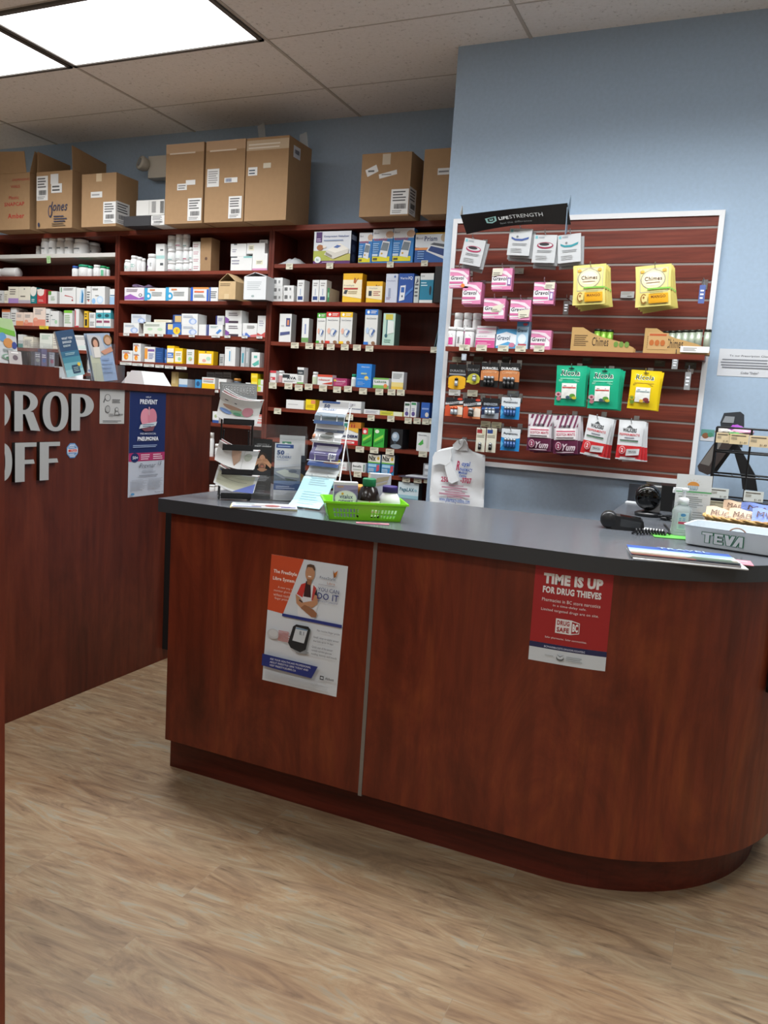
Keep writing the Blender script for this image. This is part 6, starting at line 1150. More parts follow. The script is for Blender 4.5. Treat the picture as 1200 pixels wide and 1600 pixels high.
# white paper wedge box
A = onX(223, 605, -2.58); Bq = onX(262, 606, -2.58); w_ = Bq.y-A.y; h_ = onX(250, 582, -2.58).z-LZ
mb = MB(); V = [(-w_/2, 0, 0), (w_/2+.015, 0, 0), (w_/2+.015, .14, 0), (-w_/2, .14, 0), (-w_/2+.012, .03, h_), (w_/2-.01, .03, h_), (w_/2-.01, .09, h_), (-w_/2+.012, .09, h_)]
mb.add(V, [(0, 1, 5, 4), (1, 2, 6, 5), (2, 3, 7, 6), (3, 0, 4, 7), (4, 5, 6, 7), (3, 2, 1, 0)], '#e2e4e6'); tag(mb.build('paper_box', (-2.57, (A.y+Bq.y)/2, LZ), PI/2), 'white sloped paper box at right end of the drop-off ledge', 'box')

# ---------------------------------------------------------------- things on the service counter
CZ = .9854
def curve_sheet(w_, prof, th, col, ls, sub=12, eps=.0004, flipw=0):
    """prof: (y, z) points from bottom to top; returns builder with a bent sheet printed in front"""
    P = [Vector((0, y, z)) for y, z in prof]; Ls = [0]
    for i in range(len(P)-1): Ls.append(Ls[-1]+(P[i+1]-P[i]).length)
    T_ = Ls[-1]
    def at(v):
        s = max(0, min(1, v))*T_
        for i in range(len(P)-1):
            if s <= Ls[i+1]+1e-9: q = (s-Ls[i])/(Ls[i+1]-Ls[i]+1e-9); return P[i].lerp(P[i+1], q), (P[i+1]-P[i]).normalized()
        return P[-1], (P[-1]-P[-2]).normalized()
    def f(u, v, o):
        p, t = at(v); n = Vector((0, -t.z, t.y)); sag = flipw*math.sin(PI*u)*max(0, 1-v)**0
        return (((u-.5)*w_), p.y+n.y*o, p.z+n.z*o+sag)
    mb = MB(); n, k = 8, 14; V = []
    for oo in (0, -th): V += [f(a/n, b/k, oo) for b in range(k+1) for a in range(n+1)]
    m_ = (n+1)*(k+1); F = []
    for b in range(k):
        for a in range(n): i = b*(n+1)+a; F += [(i, i+1, i+n+2, i+n+1), (m_+i+n+1, m_+i+n+2, m_+i+1, m_+i)]
    for a in range(n): F += [(a+1, a, m_+a, m_+a+1), (k*(n+1)+a, k*(n+1)+a+1, m_+k*(n+1)+a+1, m_+k*(n+1)+a)]
    for b in range(k): i = b*(n+1); j = i+n; F += [(i, i+n+1, m_+i+n+1, m_+i), (j+n+1, j, m_+j, m_+j+n+1)]
    mb.add(V, F, col); mb.prt(f, ls, sub=sub, eps=eps); return mb

# -- black wire magazine rack
RA = .66
ux = Vector((math.cos(RA), math.sin(RA), 0)); rb = onZ(366, 781, CZ)
hR = onY(348, 598, rb.y).z-CZ
e = empty('magazine_rack', (rb.x, rb.y, CZ), RA); tag(e, 'black wire magazine rack with grey header on left of counter', 'rack')
rw = .052; mb = MB(); r_ = .0022
for s_ in (-1, 1): mb.tube([(s_*rw, .03 if 0 else 0, .002), (s_*rw, 0, hR-.01)], r_*1.3, BLACKM); mb.tube([(s_*rw, 0, .003), (s_*rw, .10, .003), (s_*rw*.8, .03, hR*.6)], r_, BLACKM)
mb.tube([(-rw, .10, .003), (rw, .10, .003)], r_, BLACKM); mb.tube([(-rw, 0, hR-.012), (rw, 0, hR-.012)], r_, BLACKM)
mb.build('wire_frame', parent=e)
mb = MB(); mb.rbox((-.062, -.004, 0), (.062, -.001, .052), .0012, '#8d9396'); mb.prt(lambda u, v, o: (-.062+u*.124, -.004-o, v*.052), [('r', .04, .25, .96, .9, '#a9aeb1'), ('t', 'ICEBREAKERS', .06, .30, .94, .80, '#5d6468', .045), ('t', 'ICEBREAKERS', .07, .33, .93, .77, '#c9ced1', .01)])
mb.build('header_card', (0, 0, hR-.05), parent=e)
trays = []
for py in (660, 700, 738, 776):
    z = max(.006, onY(372, py, rb.y).z-CZ-.008); trays.append(z); mb = MB(); mb.box((-rw+.005, -.022, 0), (rw+.004, -.019, .020), mat('#15161a', .4)); mb.box((-rw+.005, -.022, 0), (rw+.004, .02, .003), mat('#15161a', .4)); mb.build('tray', (0, 0, z), parent=e)
def rackmag(z, hh, ww, ls, label, col='#dadcdc', n=3, rot=0.0, dx=-.006):
    for i in range(n):
        prof = [(-.015, 0), (-.006, hh*.35), (-.004, hh*.7), (-.02, hh)]
        mb = curve_sheet(ww, [(y+.006*i, z_+.004*i) for y, z_ in prof], .0018, col, ls if i == 0 else [('r', .0, .9, 1, 1, '#d8a8a8')] if i == 1 else [], flipw=-.012)
        o = mb.build('magazine', tuple(Vector((rb.x, rb.y, CZ+z+.006))+ux*(dx+.003*i)), rot=(0, 0, RA)); o.rotation_euler = Euler((0, rot+.03*i, RA), 'XYZ')
        tag(o, label if i == 0 else 'copy tucked behind the '+label, 'magazine', 'magazines in the wire rack' if i == 0 else 'copies behind '+label)
rackmag(trays[0]+.008, .085, .132, [('l', .12, .72, .5, .8, 1, '#4a4f60'), ('e', .35, .55, .25, .08, '#a88a78'), ('e', .6, .42, .3, .1, '#8fb59a'), ('e', .75, .5, .14, .18, '#c98a98'), ('e', .2, .35, .16, .08, '#6f8fc4'), ('e', .5, .38, .1, .06, '#5a9a7a')], 'curled white magazine with colourful picture, top of wire rack', rot=.18)
rackmag(trays[1]-.055, .068, .135, [('p', [(.35, .9), (.6, .9), (.62, .4), (.5, .1), (.4, .5)], '#c4a48e'), ('e', .8, .6, .1, .2, '#b5bcb0'), ('r', .68, 0, .69, 1, '#c3c6c6')], 'white pamphlet with beige picture, middle of wire rack', '#e6e8e8', 2, .22)
rackmag(trays[2]-.052, .063, .138, [('r', .05, .1, .95, .95, '#c9cbb4'), ('e', .2, .85, .14, .1, '#4f6fb0'), ('p', [(.5, 0), (1, 0), (1, .5)], '#6a7cc8'), ('r', .1, .5, .8, .53, '#a9ab98')], 'cream pamphlet with blue corner, lowest in wire rack', '#dfe2e0', 2, .25)

# -- acrylic brochure holder with black and blue brochures
HA = .60; hb_ = onZ(432, 783, CZ); ux2 = Vector((math.cos(HA), math.sin(HA), 0)); uy2 = Vector((-math.sin(HA), math.cos(HA), 0))
HH = onY(400, 662, hb_.y).z-CZ
e = empty('brochure_holder', tuple(hb_), HA); tag(e, 'large clear acrylic brochure holder on the counter', 'holder')
hw = .100; t = .0025; mb = MB()
mb.box((-hw, .06, 0), (hw, .0625, HH), ACRY); mb.box((-hw, .0, 0), (hw, t, HH*.33), ACRY); mb.box((-hw, t, 0), (-hw+t, .06, HH*.9), ACRY); mb.box((hw-t, t, 0), (hw, .06, HH*.9), ACRY); mb.box((-hw, 0, 0), (hw, .06, t), ACRY); mb.box((-.02, t, t), (-.0175, .06, HH*.33), ACRY)
mb.build('clear_panels', parent=e)
def in_holder(x0, x1, h, col, ls, name, label, yy=.012, th=.006):
    w_ = x1-x0; mb = MB(); mb.box((-w_/2, 0, 0), (w_/2, th, h), col); mb.prt(flat(w_, h), ls)
    p = hb_+ux2*((x0+x1)/2)+uy2*yy; tag(mb.build(name, (p.x, p.y, CZ+.003), rot=(-.07, 0, HA)), label, 'brochure', 'brochures in the acrylic holder')
sk = '#b98a6c'
in_holder(-.088, -.022, HH*.80, '#141618', [('t', 'HEPATITIS C', .2, .90, .85, .92, '#9fa3a5'), ('t', 'SIGHT UNSEEN?', .08, .87, .95, .89, '#d5d7d8', .02),
    ('e', .5, .68, .27, .10, '#2a201a'), ('e', .5, .60, .20, .14, sk), ('p', [(.0, .58), (.25, .67), (.48, .69), (.5, .62), (.3, .59), (.05, .52)], '#c99b7a'), ('p', [(1, .58), (.75, .67), (.52, .69), (.5, .62), (.7, .59), (.95, .52)], '#c2926f'), ('l', .2, .63, .48, .68, 3, '#a87a5c'), ('l', .54, .63, .82, .68, 3, '#a87a5c'),
    ('e', .5, .535, .15, .06, '#7a5a48'), ('e', .5, .548, .08, .014, '#b5705f'), ('p', [(.25, .5), (.42, .52), (.58, .52), (.78, .5), (.7, .46), (.3, .46)], '#a2785c'), ('p', [(.05, .5), (.25, .49), (.5, .45), (.75, .49), (.95, .5), (1, .3), (0, .3)], '#26292c'), ('l', .25, .30, .9, .40, 4, '#8f9396'), ('l', .3, .05, .8, .25, 5, '#3f4346')], 'brochure', 'black brochure of person covering both eyes with hands', yy=.01)
over50 = lambda: [('r', .04, .92, .70, .985, '#2f4f8c'), ('l', .1, .93, .6, .97, 1, '#9fb3d4'), ('t', '50', .08, .80, .36, .88, '#2f4a7c', .04), ('t', 'OR', .42, .805, .54, .83, '#8fa0bc'), ('t', 'OLDER?', .08, .74, .62, .785, '#3f5a88', .02), ('l', .08, .70, .6, .72, 1, '#8f9db5'),
    ('r', 0, .30, 1, .56, '#8f9aa6'), ('p', [(0, .56), (1, .62), (1, .66), (0, .6)], '#c3cad2'), ('p', [(.05, .5), (.4, .42), (.95, .40), (.95, .46), (.4, .55)], '#b9c3bd'), ('p', [(.0, .46), (.35, .38), (.8, .36), (.3, .32), (0, .34)], '#5f6e7a'), ('p', [(.4, .40), (.9, .36), (.8, .33), (.5, .34)], '#4a5a55'), ('e', .7, .52, .16, .03, '#6a7684'), ('r', 0, .18, 1, .30, '#34568f'), ('p', [(0, .30), (.6, .27), (1, .32), (1, .35), (0, .34)], '#6c88b0'), ('l', .08, .20, .8, .26, 2, '#b9c8e0'), ('r', 0, 0, 1, .18, '#c3c7ca'), ('l', .08, .02, .9, .14, 4, '#a9adb2')]
in_holder(-.012, .080, HH*.755, '#cdd2d6', over50(), 'brochure', 'white and blue brochure reading 50 OR OLDER in acrylic holder', yy=.01)
in_holder(-.09, -.03, HH*.5, '#a8764f', [], 'brochure', 'brown brochure behind the black eyes brochure', yy=.03)
in_holder(.03, .098, HH*.60, '#23262c', [('e', .7, .5, .3, .1, '#8f7a4c'), ('r', 0, .85, 1, 1, '#3a3f48')], 'brochure', 'dark brochure behind the 50 OR OLDER one', yy=.035)
in_holder(.005, .095, HH*.86, '#c9cdcd', [('r', .0, .93, 1, 1, '#b5baba'), ('p', [(.1, .8), (.5, .8), (.45, .9), (.1, .9)], '#4a8a6a'), ('t', 'P', .2, .82, .32, .88, '#e8efe8', .05)], 'brochure', 'tall pale brochure with green mark at back of holder', yy=.046, th=.004)
# -- loose leaflets lying flat in front
def flat_item(p, w_, d, th, rz, col, ls, name, label, cat, z=None, gp=None, edge=None):
    mb = MB(); mb.box((-w_/2, -d/2, 0), (w_/2, d/2, th), edge or col, top=col); mb.prt(lambda u, v, o: ((u-.5)*w_, (v-.5)*d, th+o), ls)
    return tag(mb.build(name, (p.x, p.y, (z if z is not None else CZ)+.0004), rz), label, cat, gp)
pc = (onZ(362, 795, CZ)+onZ(465, 799, CZ))/2+Vector((-.035, .05, 0))
flat_item(pc, .215, .10, .003, .55, '#d9cf9c', [], 'leaflet', 'cream leaflet lying at bottom of the flat leaflet pile', 'leaflet')
flat_item(pc+Vector((.003, -.002, 0)), .21, .10, .003, .57, '#d5d8dc', [('r', .02, .05, .45, .2, '#4a5a8c'), ('e', .62, .4, .12, .25, '#a8605c'), ('r', .3, .3, .9, .38, '#8f6a68'), ('r', .75, .1, .98, .25, '#7a7ab0'), ('l', .05, .4, .4, .9, 4, '#9aa')], 'leaflet', 'white printed leaflet on top of the flat leaflet pile', 'leaflet', z=CZ+.0035)
# -- white wire brochure stand
WA = -.02; wb = onZ(497, 793, CZ); wb = Vector((-1.285, 2.40, CZ)); ux3 = Vector((math.cos(WA), math.sin(WA), 0)); uy3 = Vector((-math.sin(WA), math.cos(WA), 0))
WHt = onY(515, 627, wb.y+.06).z-CZ
e = empty('brochure_stand', tuple(wb), WA); tag(e, 'white wire brochure stand with five tiers of leaflets', 'stand')
ww = .062; lean_ = .07; mb = MB(); WM = mat('#e3e5e6', .4)
for s_ in (-1, 1): mb.tube([(s_*ww, 0, .003), (s_*ww, lean_, WHt*.93), (s_*ww, lean_+.012, WHt*.98)], .0024, WM); mb.tube([(s_*ww, .0, .003), (s_*ww, .14, .003), (s_*ww*.98, lean_*.7, WHt*.65)], .002, WM)
mb.tube([(-ww, .14, .003), (ww, .14, .003)], .002, WM)
for k in range(5):
    z = WHt*(.02+.19*k)+.01; y = lean_*z/(WHt*.93); mb.tube([(-ww, y, z), (-ww, y-.028, z), (ww, y-.028, z), (ww, y, z)], .0013, WM)
    for s_ in (-.5, .5): mb.tube([(s_*ww, y-.028, z), (s_*ww, y-.028, z+.022)], .0013, WM)
mb.build('wire_frame', parent=e)
def tier(z0, z1, ls, label, col='#d9dde0', ww_=.112, out=0, th=.004, prof=None):
    yb = lean_*z0/(WHt*.93)-.026; yt = lean_*z1/(WHt*.93)-.010
    pr = prof or [(yb, z0), (yb+.004, z0+(z1-z0)*.35), ((yb+yt)/2+.012, z0+(z1-z0)*.7), (yt, z1)]
    o = curve_sheet(ww_, pr, th, col, ls).build('leaflet', tuple(wb+Vector((0, 0, .0))), WA); tag(o, label, 'leaflet', 'leaflets in the white wire stand')
tier(WHt*.78, WHt*1.0, [('r', .1, .92, .7, 1, '#3f62a0'), ('t', '50', .18, .74, .38, .88, '#2f4a7c', .04), ('t', 'OLDER?', .15, .60, .62, .70, '#5a7098', .02), ('r', 0, .12, 1, .48, '#7f8f9c'), ('p', [(0, .48), (1, .44), (1, .52), (.4, .56)], '#c9d0d6'), ('p', [(.05, .40), (.5, .28), (1, .3), (1, .2), (.3, .2)], '#56666a'), ('r', 0, 0, 1, .13, '#5a7cb5')], 'top leaflet reading 50 OR OLDER in white wire stand', ww_=.116)
tier(WHt*.60, WHt*.775, [('r', 0, .78, 1, 1, '#dfe3e8'), ('r', 0, .60, 1, .78, '#4a5568'), ('p', [(.22, .05), (.3, .7), (.75, .75), (.8, .1)], '#99a09c'), ('e', .5, .35, .24, .14, '#6c7270'), ('e', .55, .5, .15, .1, '#49453c'), ('e', .06, .3, .05, .12, '#c98a68')], 'white leaflet with grey landscape picture, second tier')
tier(WHt*.44, WHt*.60, [('r', 0, .0, 1, 1, '#5f5a8c'), ('r', .12, .5, .88, .85, '#c9cbd8'), ('l', .15, .2, .7, .4, 2, '#a9a8c8'), ('r', .66, .05, .92, .38, '#d3d6dc'), ('t', '50!', .70, .1, .88, .32, '#4a4f88', .03)], 'purple leaflet with white band, third tier of wire stand', '#5f5a8c')
tier(WHt*.38, WHt*.455, [('r', 0, 0, 1, .6, '#4f6cb0'), ('r', .5, .3, 1, .9, '#c9a08c'), ('r', .85, .5, 1, 1, '#cfc04c')], 'blue leaflet with tan picture below the purple one', '#6f82b8', ww_=.118)
tier(WHt*.235, WHt*.40, [('l', .1, .35, .9, .9, 6, '#a9b0b2'), ('t', 'FREE', .12, .12, .25, .2, '#3a4048', .03), ('r', 0, 0, 1, .12, '#5cc0dc')], 'pale grey leaflet with cyan foot, fourth tier', '#c9cfcf', ww_=.12)
tier(WHt*.19, WHt*.25, [('r', 0, 0, 1, 1, '#4fbcdc')], 'bright cyan leaflet edge under the pale grey one', '#4fbcdc', ww_=.118)
mb = curve_sheet(.118, [(-.115, .006), (-.085, .022), (-.05, .055), (-.012, .10), (.0, WHt*.215)], .003, '#a5cfd9', [('l', .25, .62, .85, .95, 6, '#8fb0b8'), ('l', .2, .1, .8, .5, 6, '#96c3cf')])
tag(mb.build('leaflet', tuple(wb), WA+.03), 'long pale blue leaflets curling out onto the counter from stand', 'leaflet', 'leaflets in the white wire stand')
# -- green basket
GA = .56; gf = (onZ(516, 812, CZ)+onZ(623, 815, CZ))/2; ux4 = Vector((math.cos(GA), math.sin(GA), 0)); uy4 = Vector((-math.sin(GA), math.cos(GA), 0))
GRN = mat('#7fd61c', .35)
bw2, bd, bh = .222, .13, .058
def basket():
    mb = MB(); o_ = lambda z: .016*z/bh
    def side(c0, c1, n_out, holes):
        """wall from c0 to c1 at the floor, flaring outward; holes: list of (u0,u1,v0,v1)"""
        c0 = Vector(c0); c1 = Vector(c1); n_ = Vector(n_out)
        us = sorted({0, 1}|{a for h in holes for a in h[:2]}); vs = sorted({0, 1}|{a for h in holes for a in h[2:]})
        def P(u, v, k):
            fl = .016*v; a = c0+(c1-c0)*u; d = (c1-c0).normalized(); a = a + d*((u-.5)*2*fl) + n_*fl + n_*(-.0022*k); return (a.x, a.y, v*bh)
        for i in range(len(us)-1):
            for j in range(len(vs)-1):
                u, v = (us[i]+us[i+1])/2, (vs[j]+vs[j+1])/2
                if any(h[0] < u < h[1] and h[2] < v < h[3] for h in holes): continue
                q = [P(us[i], vs[j], 0), P(us[i+1], vs[j], 0), P(us[i+1], vs[j+1], 0), P(us[i], vs[j+1], 0)]; r2 = [P(us[i], vs[j], 1), P(us[i+1], vs[j], 1), P(us[i+1], vs[j+1], 1), P(us[i], vs[j+1], 1)]
                mb.add(q+r2, [(0, 1, 2, 3), (7, 6, 5, 4), (0, 4, 5, 1), (1, 5, 6, 2), (2, 6, 7, 3), (3, 7, 4, 0)], GRN)
    H = [(a+.043*k, a+.043*k+.027, v, v+.2) for a in (.08, .575) for k in range(8) for v in (.15, .42)]
    a, b = bw2/2, bd
    side((-a, 0, 0), (a, 0, 0), (0, -1, 0), H); side((a, b, 0), (-a, b, 0), (0, 1, 0), H)
    H2 = [(.15+.09*k, .15+.09*k+.05, v, v+.2) for k in range(8) for v in (.15, .42)]
    side((a, 0, 0), (a, b, 0), (1, 0, 0), H2); side((-a, b, 0), (-a, 0, 0), (-1, 0, 0), H2)
    mb.box((-a, 0, 0), (a, b, .003), GRN)
    f_ = .016
    for q in (((-a-f_-.005, -f_-.005, bh-.006), (a+f_+.005, -f_+.001, bh)), ((-a-f_-.005, b+f_-.001, bh-.006), (a+f_+.005, b+f_+.005, bh)), ((-a-f_-.005, -f_, bh-.006), (-a-f_+.001, b+f_, bh)), ((a+f_-.001, -f_, bh-.006), (a+f_+.005, b+f_, bh))): mb.box(q[0], q[1], GRN)
    return mb
e = tag(basket().build('basket', tuple(gf+Vector((0, 0, .0003))), GA), 'lime green perforated plastic basket of vitamin bottles on counter', 'basket')
def inb(x, y): p = gf+ux4*x+uy4*y; return (p.x, p.y, CZ+.0042)
w_, h_ = .074, .110; mb = MB(); mb.box((-w_/2, 0, 0), (w_/2, .035, h_), '#d9dbe2', front='#7d72a3')
mb.prt(flat(w_, h_), [('r', 0, .92, 1, 1, '#d5d6de'), ('p', [(0, .72), (1, .82), (1, .92), (0, .92)], '#9a90ba'), ('t', 'NEW', .12, .84, .4, .90, '#d6a05c', .02), ('e', .5, .55, .47, .23, '#c9c5d8'), ('e', .5, .55, .44, .21, '#e6e7ec'), ('t', 'vitalux', .24, .54, .80, .66, '#3a3f7c', .02), ('t', 'CHEWABLE', .2, .42, .80, .50, '#2f3560', .03), ('e', .36, .68, .05, .03, '#e0a83c')])
tag(mb.build('vitamin_box', inb(-.062, .02), GA), 'purple and white chewable vitamin box in the green basket', 'box')
def bbottle(x, y, r, h, body, cap, label, ls, caph, caprad, lcol, neckr, shoulder=.62):
    hb = h-caph; mb = MB(); mb.lathe([(r*.9, 0), (r, .005), (r, hb*shoulder), (r*.93, hb*(shoulder+.12)), (r*.72, hb*.93), (neckr, hb*.99), (neckr, hb)], body, n=28)
    f = lambda u, v, o_: ((r+o_)*math.sin((u-.5)*2.2), -(r+o_)*math.cos((u-.5)*2.2), hb*(.08+v*(shoulder-.1))); mb.prt(f, [('r', -.15, 0, 1.15, 1, lcol)]+ls, sub=16, eps=.0005)
    o = mb.build('vitamin_bottle', inb(x, y), GA); k = MB(); n = 28; k.lathe([(caprad, 0), (caprad, caph*.88), (caprad*.92, caph), (0, caph)], cap, c=(0, 0, hb), n=28)
    for a in range(n): t = 2*PI*a/n; k.box((caprad*math.cos(t)-.0006, caprad*math.sin(t)-.0006, hb), (caprad*math.cos(t)+.0006, caprad*math.sin(t)+.0006, hb+caph*.85), cap)
    k.build('cap', parent=o); tag(o, label, 'bottle', 'bottles in the green basket')
bbottle(.012, .042, .037, .124, mat('#1c1412', .2), '#157a4e', 'dark vitamin bottle with green cap in the green basket', [('p', [(.1, .85), (.5, 1.02), (.9, .85), (.9, .78), (.5, .94), (.1, .78)], '#c9603c'), ('e', .5, .62, .3, .12, '#b5c4bc'), ('t', 'Jamieson', .26, .56, .74, .68, '#3f6a60', .01), ('t', 'Glucosamine', .1, .26, .9, .38, '#b5442c', .02), ('l', .15, .05, .85, .2, 2, '#888')], .024, .0205, '#dcdcce', .019, .58)
bbottle(.080, .045, .034, .103, '#e3e5e6', '#33246c', 'white vitamin bottle with purple cap in the green basket', [('r', .08, .72, .92, .85, '#c43c3c'), ('l', .2, .45, .8, .62, 2, '#3f4a54'), ('r', .05, .1, .95, .2, '#8f9aa6')], .020, .0235, '#dfe3e4', .021, .66)
w_, h_ = .066, .135; mb = MB(); mb.box((-w_/2, 0, 0), (w_/2, .03, h_), '#ccd0dc'); mb.prt(flat(w_, h_), [('p', [(.25, .78), (.85, .86), (.92, .96), (.3, .90)], '#b5a98c'), ('p', [(.3, .70), (.8, .78), (.85, .84), (.3, .76)], '#c3baa4'), ('t', 'D', .06, .52, .2, .64, '#3f4f9c', .03), ('l', .1, .1, .8, .4, 4, '#9aa3b8')])
tag(mb.build('vitamin_box', inb(.055, .088), GA), 'white box with gold picture behind the bottles in basket', 'box')
mb = MB(); mb.lathe([(.030, 0), (.032, .003), (.032, .066), (.026, .073), (.026, .0735)], '#d9d4c4', n=24); o = mb.build('vitamin_jar', inb(-.022, .095), GA); k = MB(); k.lathe([(.033, .0736), (.033, .092), (.030, .096), (0, .096)], '#e0963c', n=24); k.build('cap', parent=o); tag(o, 'jar with round orange lid at back of the green basket', 'jar')
pp = (onZ(558, 816, CZ)+onZ(607, 819, CZ))/2
flat_item(pp+Vector((.004, -.010, 0)), .10, .022, .0012, .50, '#d98a9c', [('l', .1, .2, .9, .8, 2, '#b5687c')], 'paper_slip', 'pink paper slip on counter in front of green basket', 'paper slip')

# -- white shopping bags hanging at the wall corner
BY = 3.742
def bagout():
    q = [(672, 797), (671.5, 768), (675.5, 722), (679, 713), (685, 702), (702, 699.5), (711, 697), (712, 690), (716, 687), (724, 685.5), (729, 687), (733, 703), (744, 707), (758, 711), (757.5, 740), (755.5, 798)]
    return [onY(x, y, BY) for x, y in q]
PTS = bagout(); c = Vector((sum(p.x for p in PTS)/len(PTS), BY, PTS[0].z)); c.z = min(p.z for p in PTS)-.05
zz0 = c.z
x0 = min(p.x for p in PTS); x1 = max(p.x for p in PTS); z1 = max(p.z for p in PTS)
PLW = mat('#e4e9ec', .4)
e = empty('shopping_bag', (c.x, BY, zz0)); tag(e, 'white plastic shopping bags with red and blue print hanging by the wall corner', 'bag')
def in_poly(x, z, P):
    r = False; j = len(P)-1
    for i in range(len(P)):
        if (P[i].z > z) != (P[j].z > z) and x < (P[j].x-P[i].x)*(z-P[i].z)/(P[j].z-P[i].z)+P[i].x: r = not r
        j = i
    return r
low = [Vector((PTS[0].x, BY, zz0))]+[p for p in PTS]+[Vector((PTS[-1].x, BY, zz0))]
# rows of a loft following the outline, so the film can bulge
def span(z):
    xs = []
    j = len(low)-1
    for i in range(len(low)):
        a, b = low[j], low[i]
        if (a.z > z) != (b.z > z): xs.append(a.x+(b.x-a.x)*(z-a.z)/(b.z-a.z))
        j = i
    return (min(xs), max(xs)) if xs else None
rows_ = []; n = 16; K = 30
for k in range(K+1):
    z = zz0+.0005+(z1-zz0-.002)*k/K; s_ = span(z)
    if s_: rows_.append((z, s_))
def bagp(u, z, s_, sgn):
    x = s_[0]+(s_[1]-s_[0])*u; t = (z-zz0)/(z1-zz0)
    return (x-c.x, sgn*(.012*math.sin(PI*u)+.0015*math.sin(u*19+z*25)+.001*math.sin(z*60+u*5)+.001), z-zz0)
mb = MB(); V = []
for sgn in (-1, 1): V += [bagp(a/n, z, s_, sgn) for z, s_ in rows_ for a in range(n+1)]
m_ = len(rows_)*(n+1); F = []
for k in range(len(rows_)-1):
    for a in range(n): i = k*(n+1)+a; F += [(i, i+1, i+n+2, i+n+1), (m_+i+n+1, m_+i+n+2, m_+i+1, m_+i)]
    i = k*(n+1); j = i+n; F += [(i, i+n+1, m_+i+n+1, m_+i), (j+n+1, j, m_+j, m_+j+n+1)]
mb.add(V, F, PLW, True)
def bf(px, py):
    p = onY(px, py, BY); return p
def bmap(x0p, y0p, x1p, y1p):
    A = onY(x0p, y1p, BY); Bq = onY(x1p, y0p, BY)
    def f(u, v, o): x = A.x+(Bq.x-A.x)*u; z = A.z+(Bq.z-A.z)*v; return (x-c.x, -.019-o, z-zz0)
    return f
RB = '#2f55a8'; RR = '#b03a5c'
mb.prt(bmap(713, 722, 741, 735), [('t', 'oyal', .36, .42, .86, 1.0, RB, .03, .2), ('t', 'PHARMACY', .28, .0, 1.0, .34, RB, .03)]); mb.prt(bmap(713, 720, 722, 734), [('t', 'R', .2, .0, .9, 1, RR, .03, .2)], base=4)
mb.prt(bmap(718, 737, 733, 745), [('t', 'Medical', .0, .55, .9, 1, RB, .03), ('t', 'Centre', .1, 0, .85, .45, RB, .03)])
mb.prt(bmap(691, 745, 703, 752), [('t', '250', 0, 0, 1, 1, RR, .04)]); mb.prt(bmap(721, 747, 739, 754), [('t', '-3707', 0, 0, 1, 1, RR, .04)])
for (a, b_, cc) in ((703, 727, 758.5), (692, 734, 762), (702, 725, 765.5), (697, 730, 769), (688, 738, 772.5), (700, 726, 776)): mb.prt(bmap(a, cc-.45, b_, cc+.45), [('l', 0, 0, 1, 1, 1, '#b58a9a')])
mb.prt(bmap(688, 780, 736, 784), [('t', 'www.pharmacy-online.com', 0, 0, 1, 1, '#3f62a8', .02)]); mb.prt(bmap(701, 786, 706, 790), [('t', 'LC', 0, 0, 1, 1, '#3f74c4', .03)])
mb.build('bag_body', parent=e)
# the folded-down handle loop and tied knot
mb = MB(); H_ = [bf(*q)-c for q in ((681, 712), (708, 702), (707, 722), (697, 728), (701, 738), (704, 752), (708, 755), (720, 749), (715, 733), (709, 722), (706, 712))]
def slab_poly(pts, y0, th):
    n = len(pts); V = [(p.x, y0-th, p.z) for p in pts]+[(p.x, y0, p.z) for p in pts]
    mb.add(V, [tuple(range(n)), tuple(range(n, 2*n))[::-1]]+[(i, (i+1) % n, n+(i+1) % n, n+i) for i in range(n)], PLW)
Z0 = Vector((0, 0, 0))
for poly, y_, t_ in ((((679, 714), (683, 706), (708, 701), (709, 712), (706, 722), (700, 727), (690, 724), (680, 727), (679, 722)), -.024, .006), (((697, 724), (706, 717), (713, 735), (720, 750), (709, 755), (704, 752), (700, 738)), -.024, .005), (((710, 695), (717, 688), (728, 687), (725, 697), (718, 703), (712, 701)), -.018, .010), (((722, 690), (730, 689), (733, 704), (718, 704)), -.014, .006)):
    slab_poly([Vector((bf(*q).x-c.x, 0, bf(*q).z-zz0)) for q in poly], y_, t_)
mb.build('folded_handle', parent=e)
hook(bf(722, 690).x, bf(722, 693).z, BY-.04, 'holding the white shopping bags')

# -- magazines at the right end
m1 = onZ(978, 871, CZ); m2 = onZ(1145, 887, CZ); mc = (m1+m2)/2+Vector((-.0, .075, 0)); ma = math.atan2(m2.y-m1.y, m2.x-m1.x)
flat_item(mc+Vector((.01, -.008, 0)), .285, .17, .003, ma, '#d3d6d8', [('l', .1, .05, .9, .12, 1, '#aab')], 'magazine', 'white magazine at bottom of the pile by the grey tray', 'magazine')
flat_item(mc, .272, .17, .006, ma-.03, '#3f62a8', [('r', 0, .72, 1, 1, '#34569f'), ('r', 0, .5, 1, .72, '#8fa9d4'), ('p', [(0, .5), (.4, .6), (.7, .45), (1, .5), (1, .3), (0, .3)], '#c3cdd8'), ('r', 0, .15, 1, .32, '#8a8270'), ('p', [(.5, .15), (.95, .15), (.95, .35), (.6, .38)], '#4f6450'), ('r', 0, 0, .6, .15, '#6a3a30'), ('r', .6, 0, 1, .15, '#2f3430'), ('t', 'TRAVEL', .3, .80, .8, .94, '#9fb5e0', .02)], 'magazine', 'blue landscape photo magazine on top of the pile', 'magazine', z=CZ+.0035, edge='#8f8a88')
flat_item(onZ(1150, 882, CZ)+Vector((-.01, .035, 0)), .10, .075, .002, .1, '#cf8a98', [('r', .1, .6, .9, .75, '#e3c3c8'), ('r', .1, .15, .5, .3, '#e3c3c8')], 'leaflet', 'pink leaflet poking out under the grey tray', 'leaflet', z=CZ)
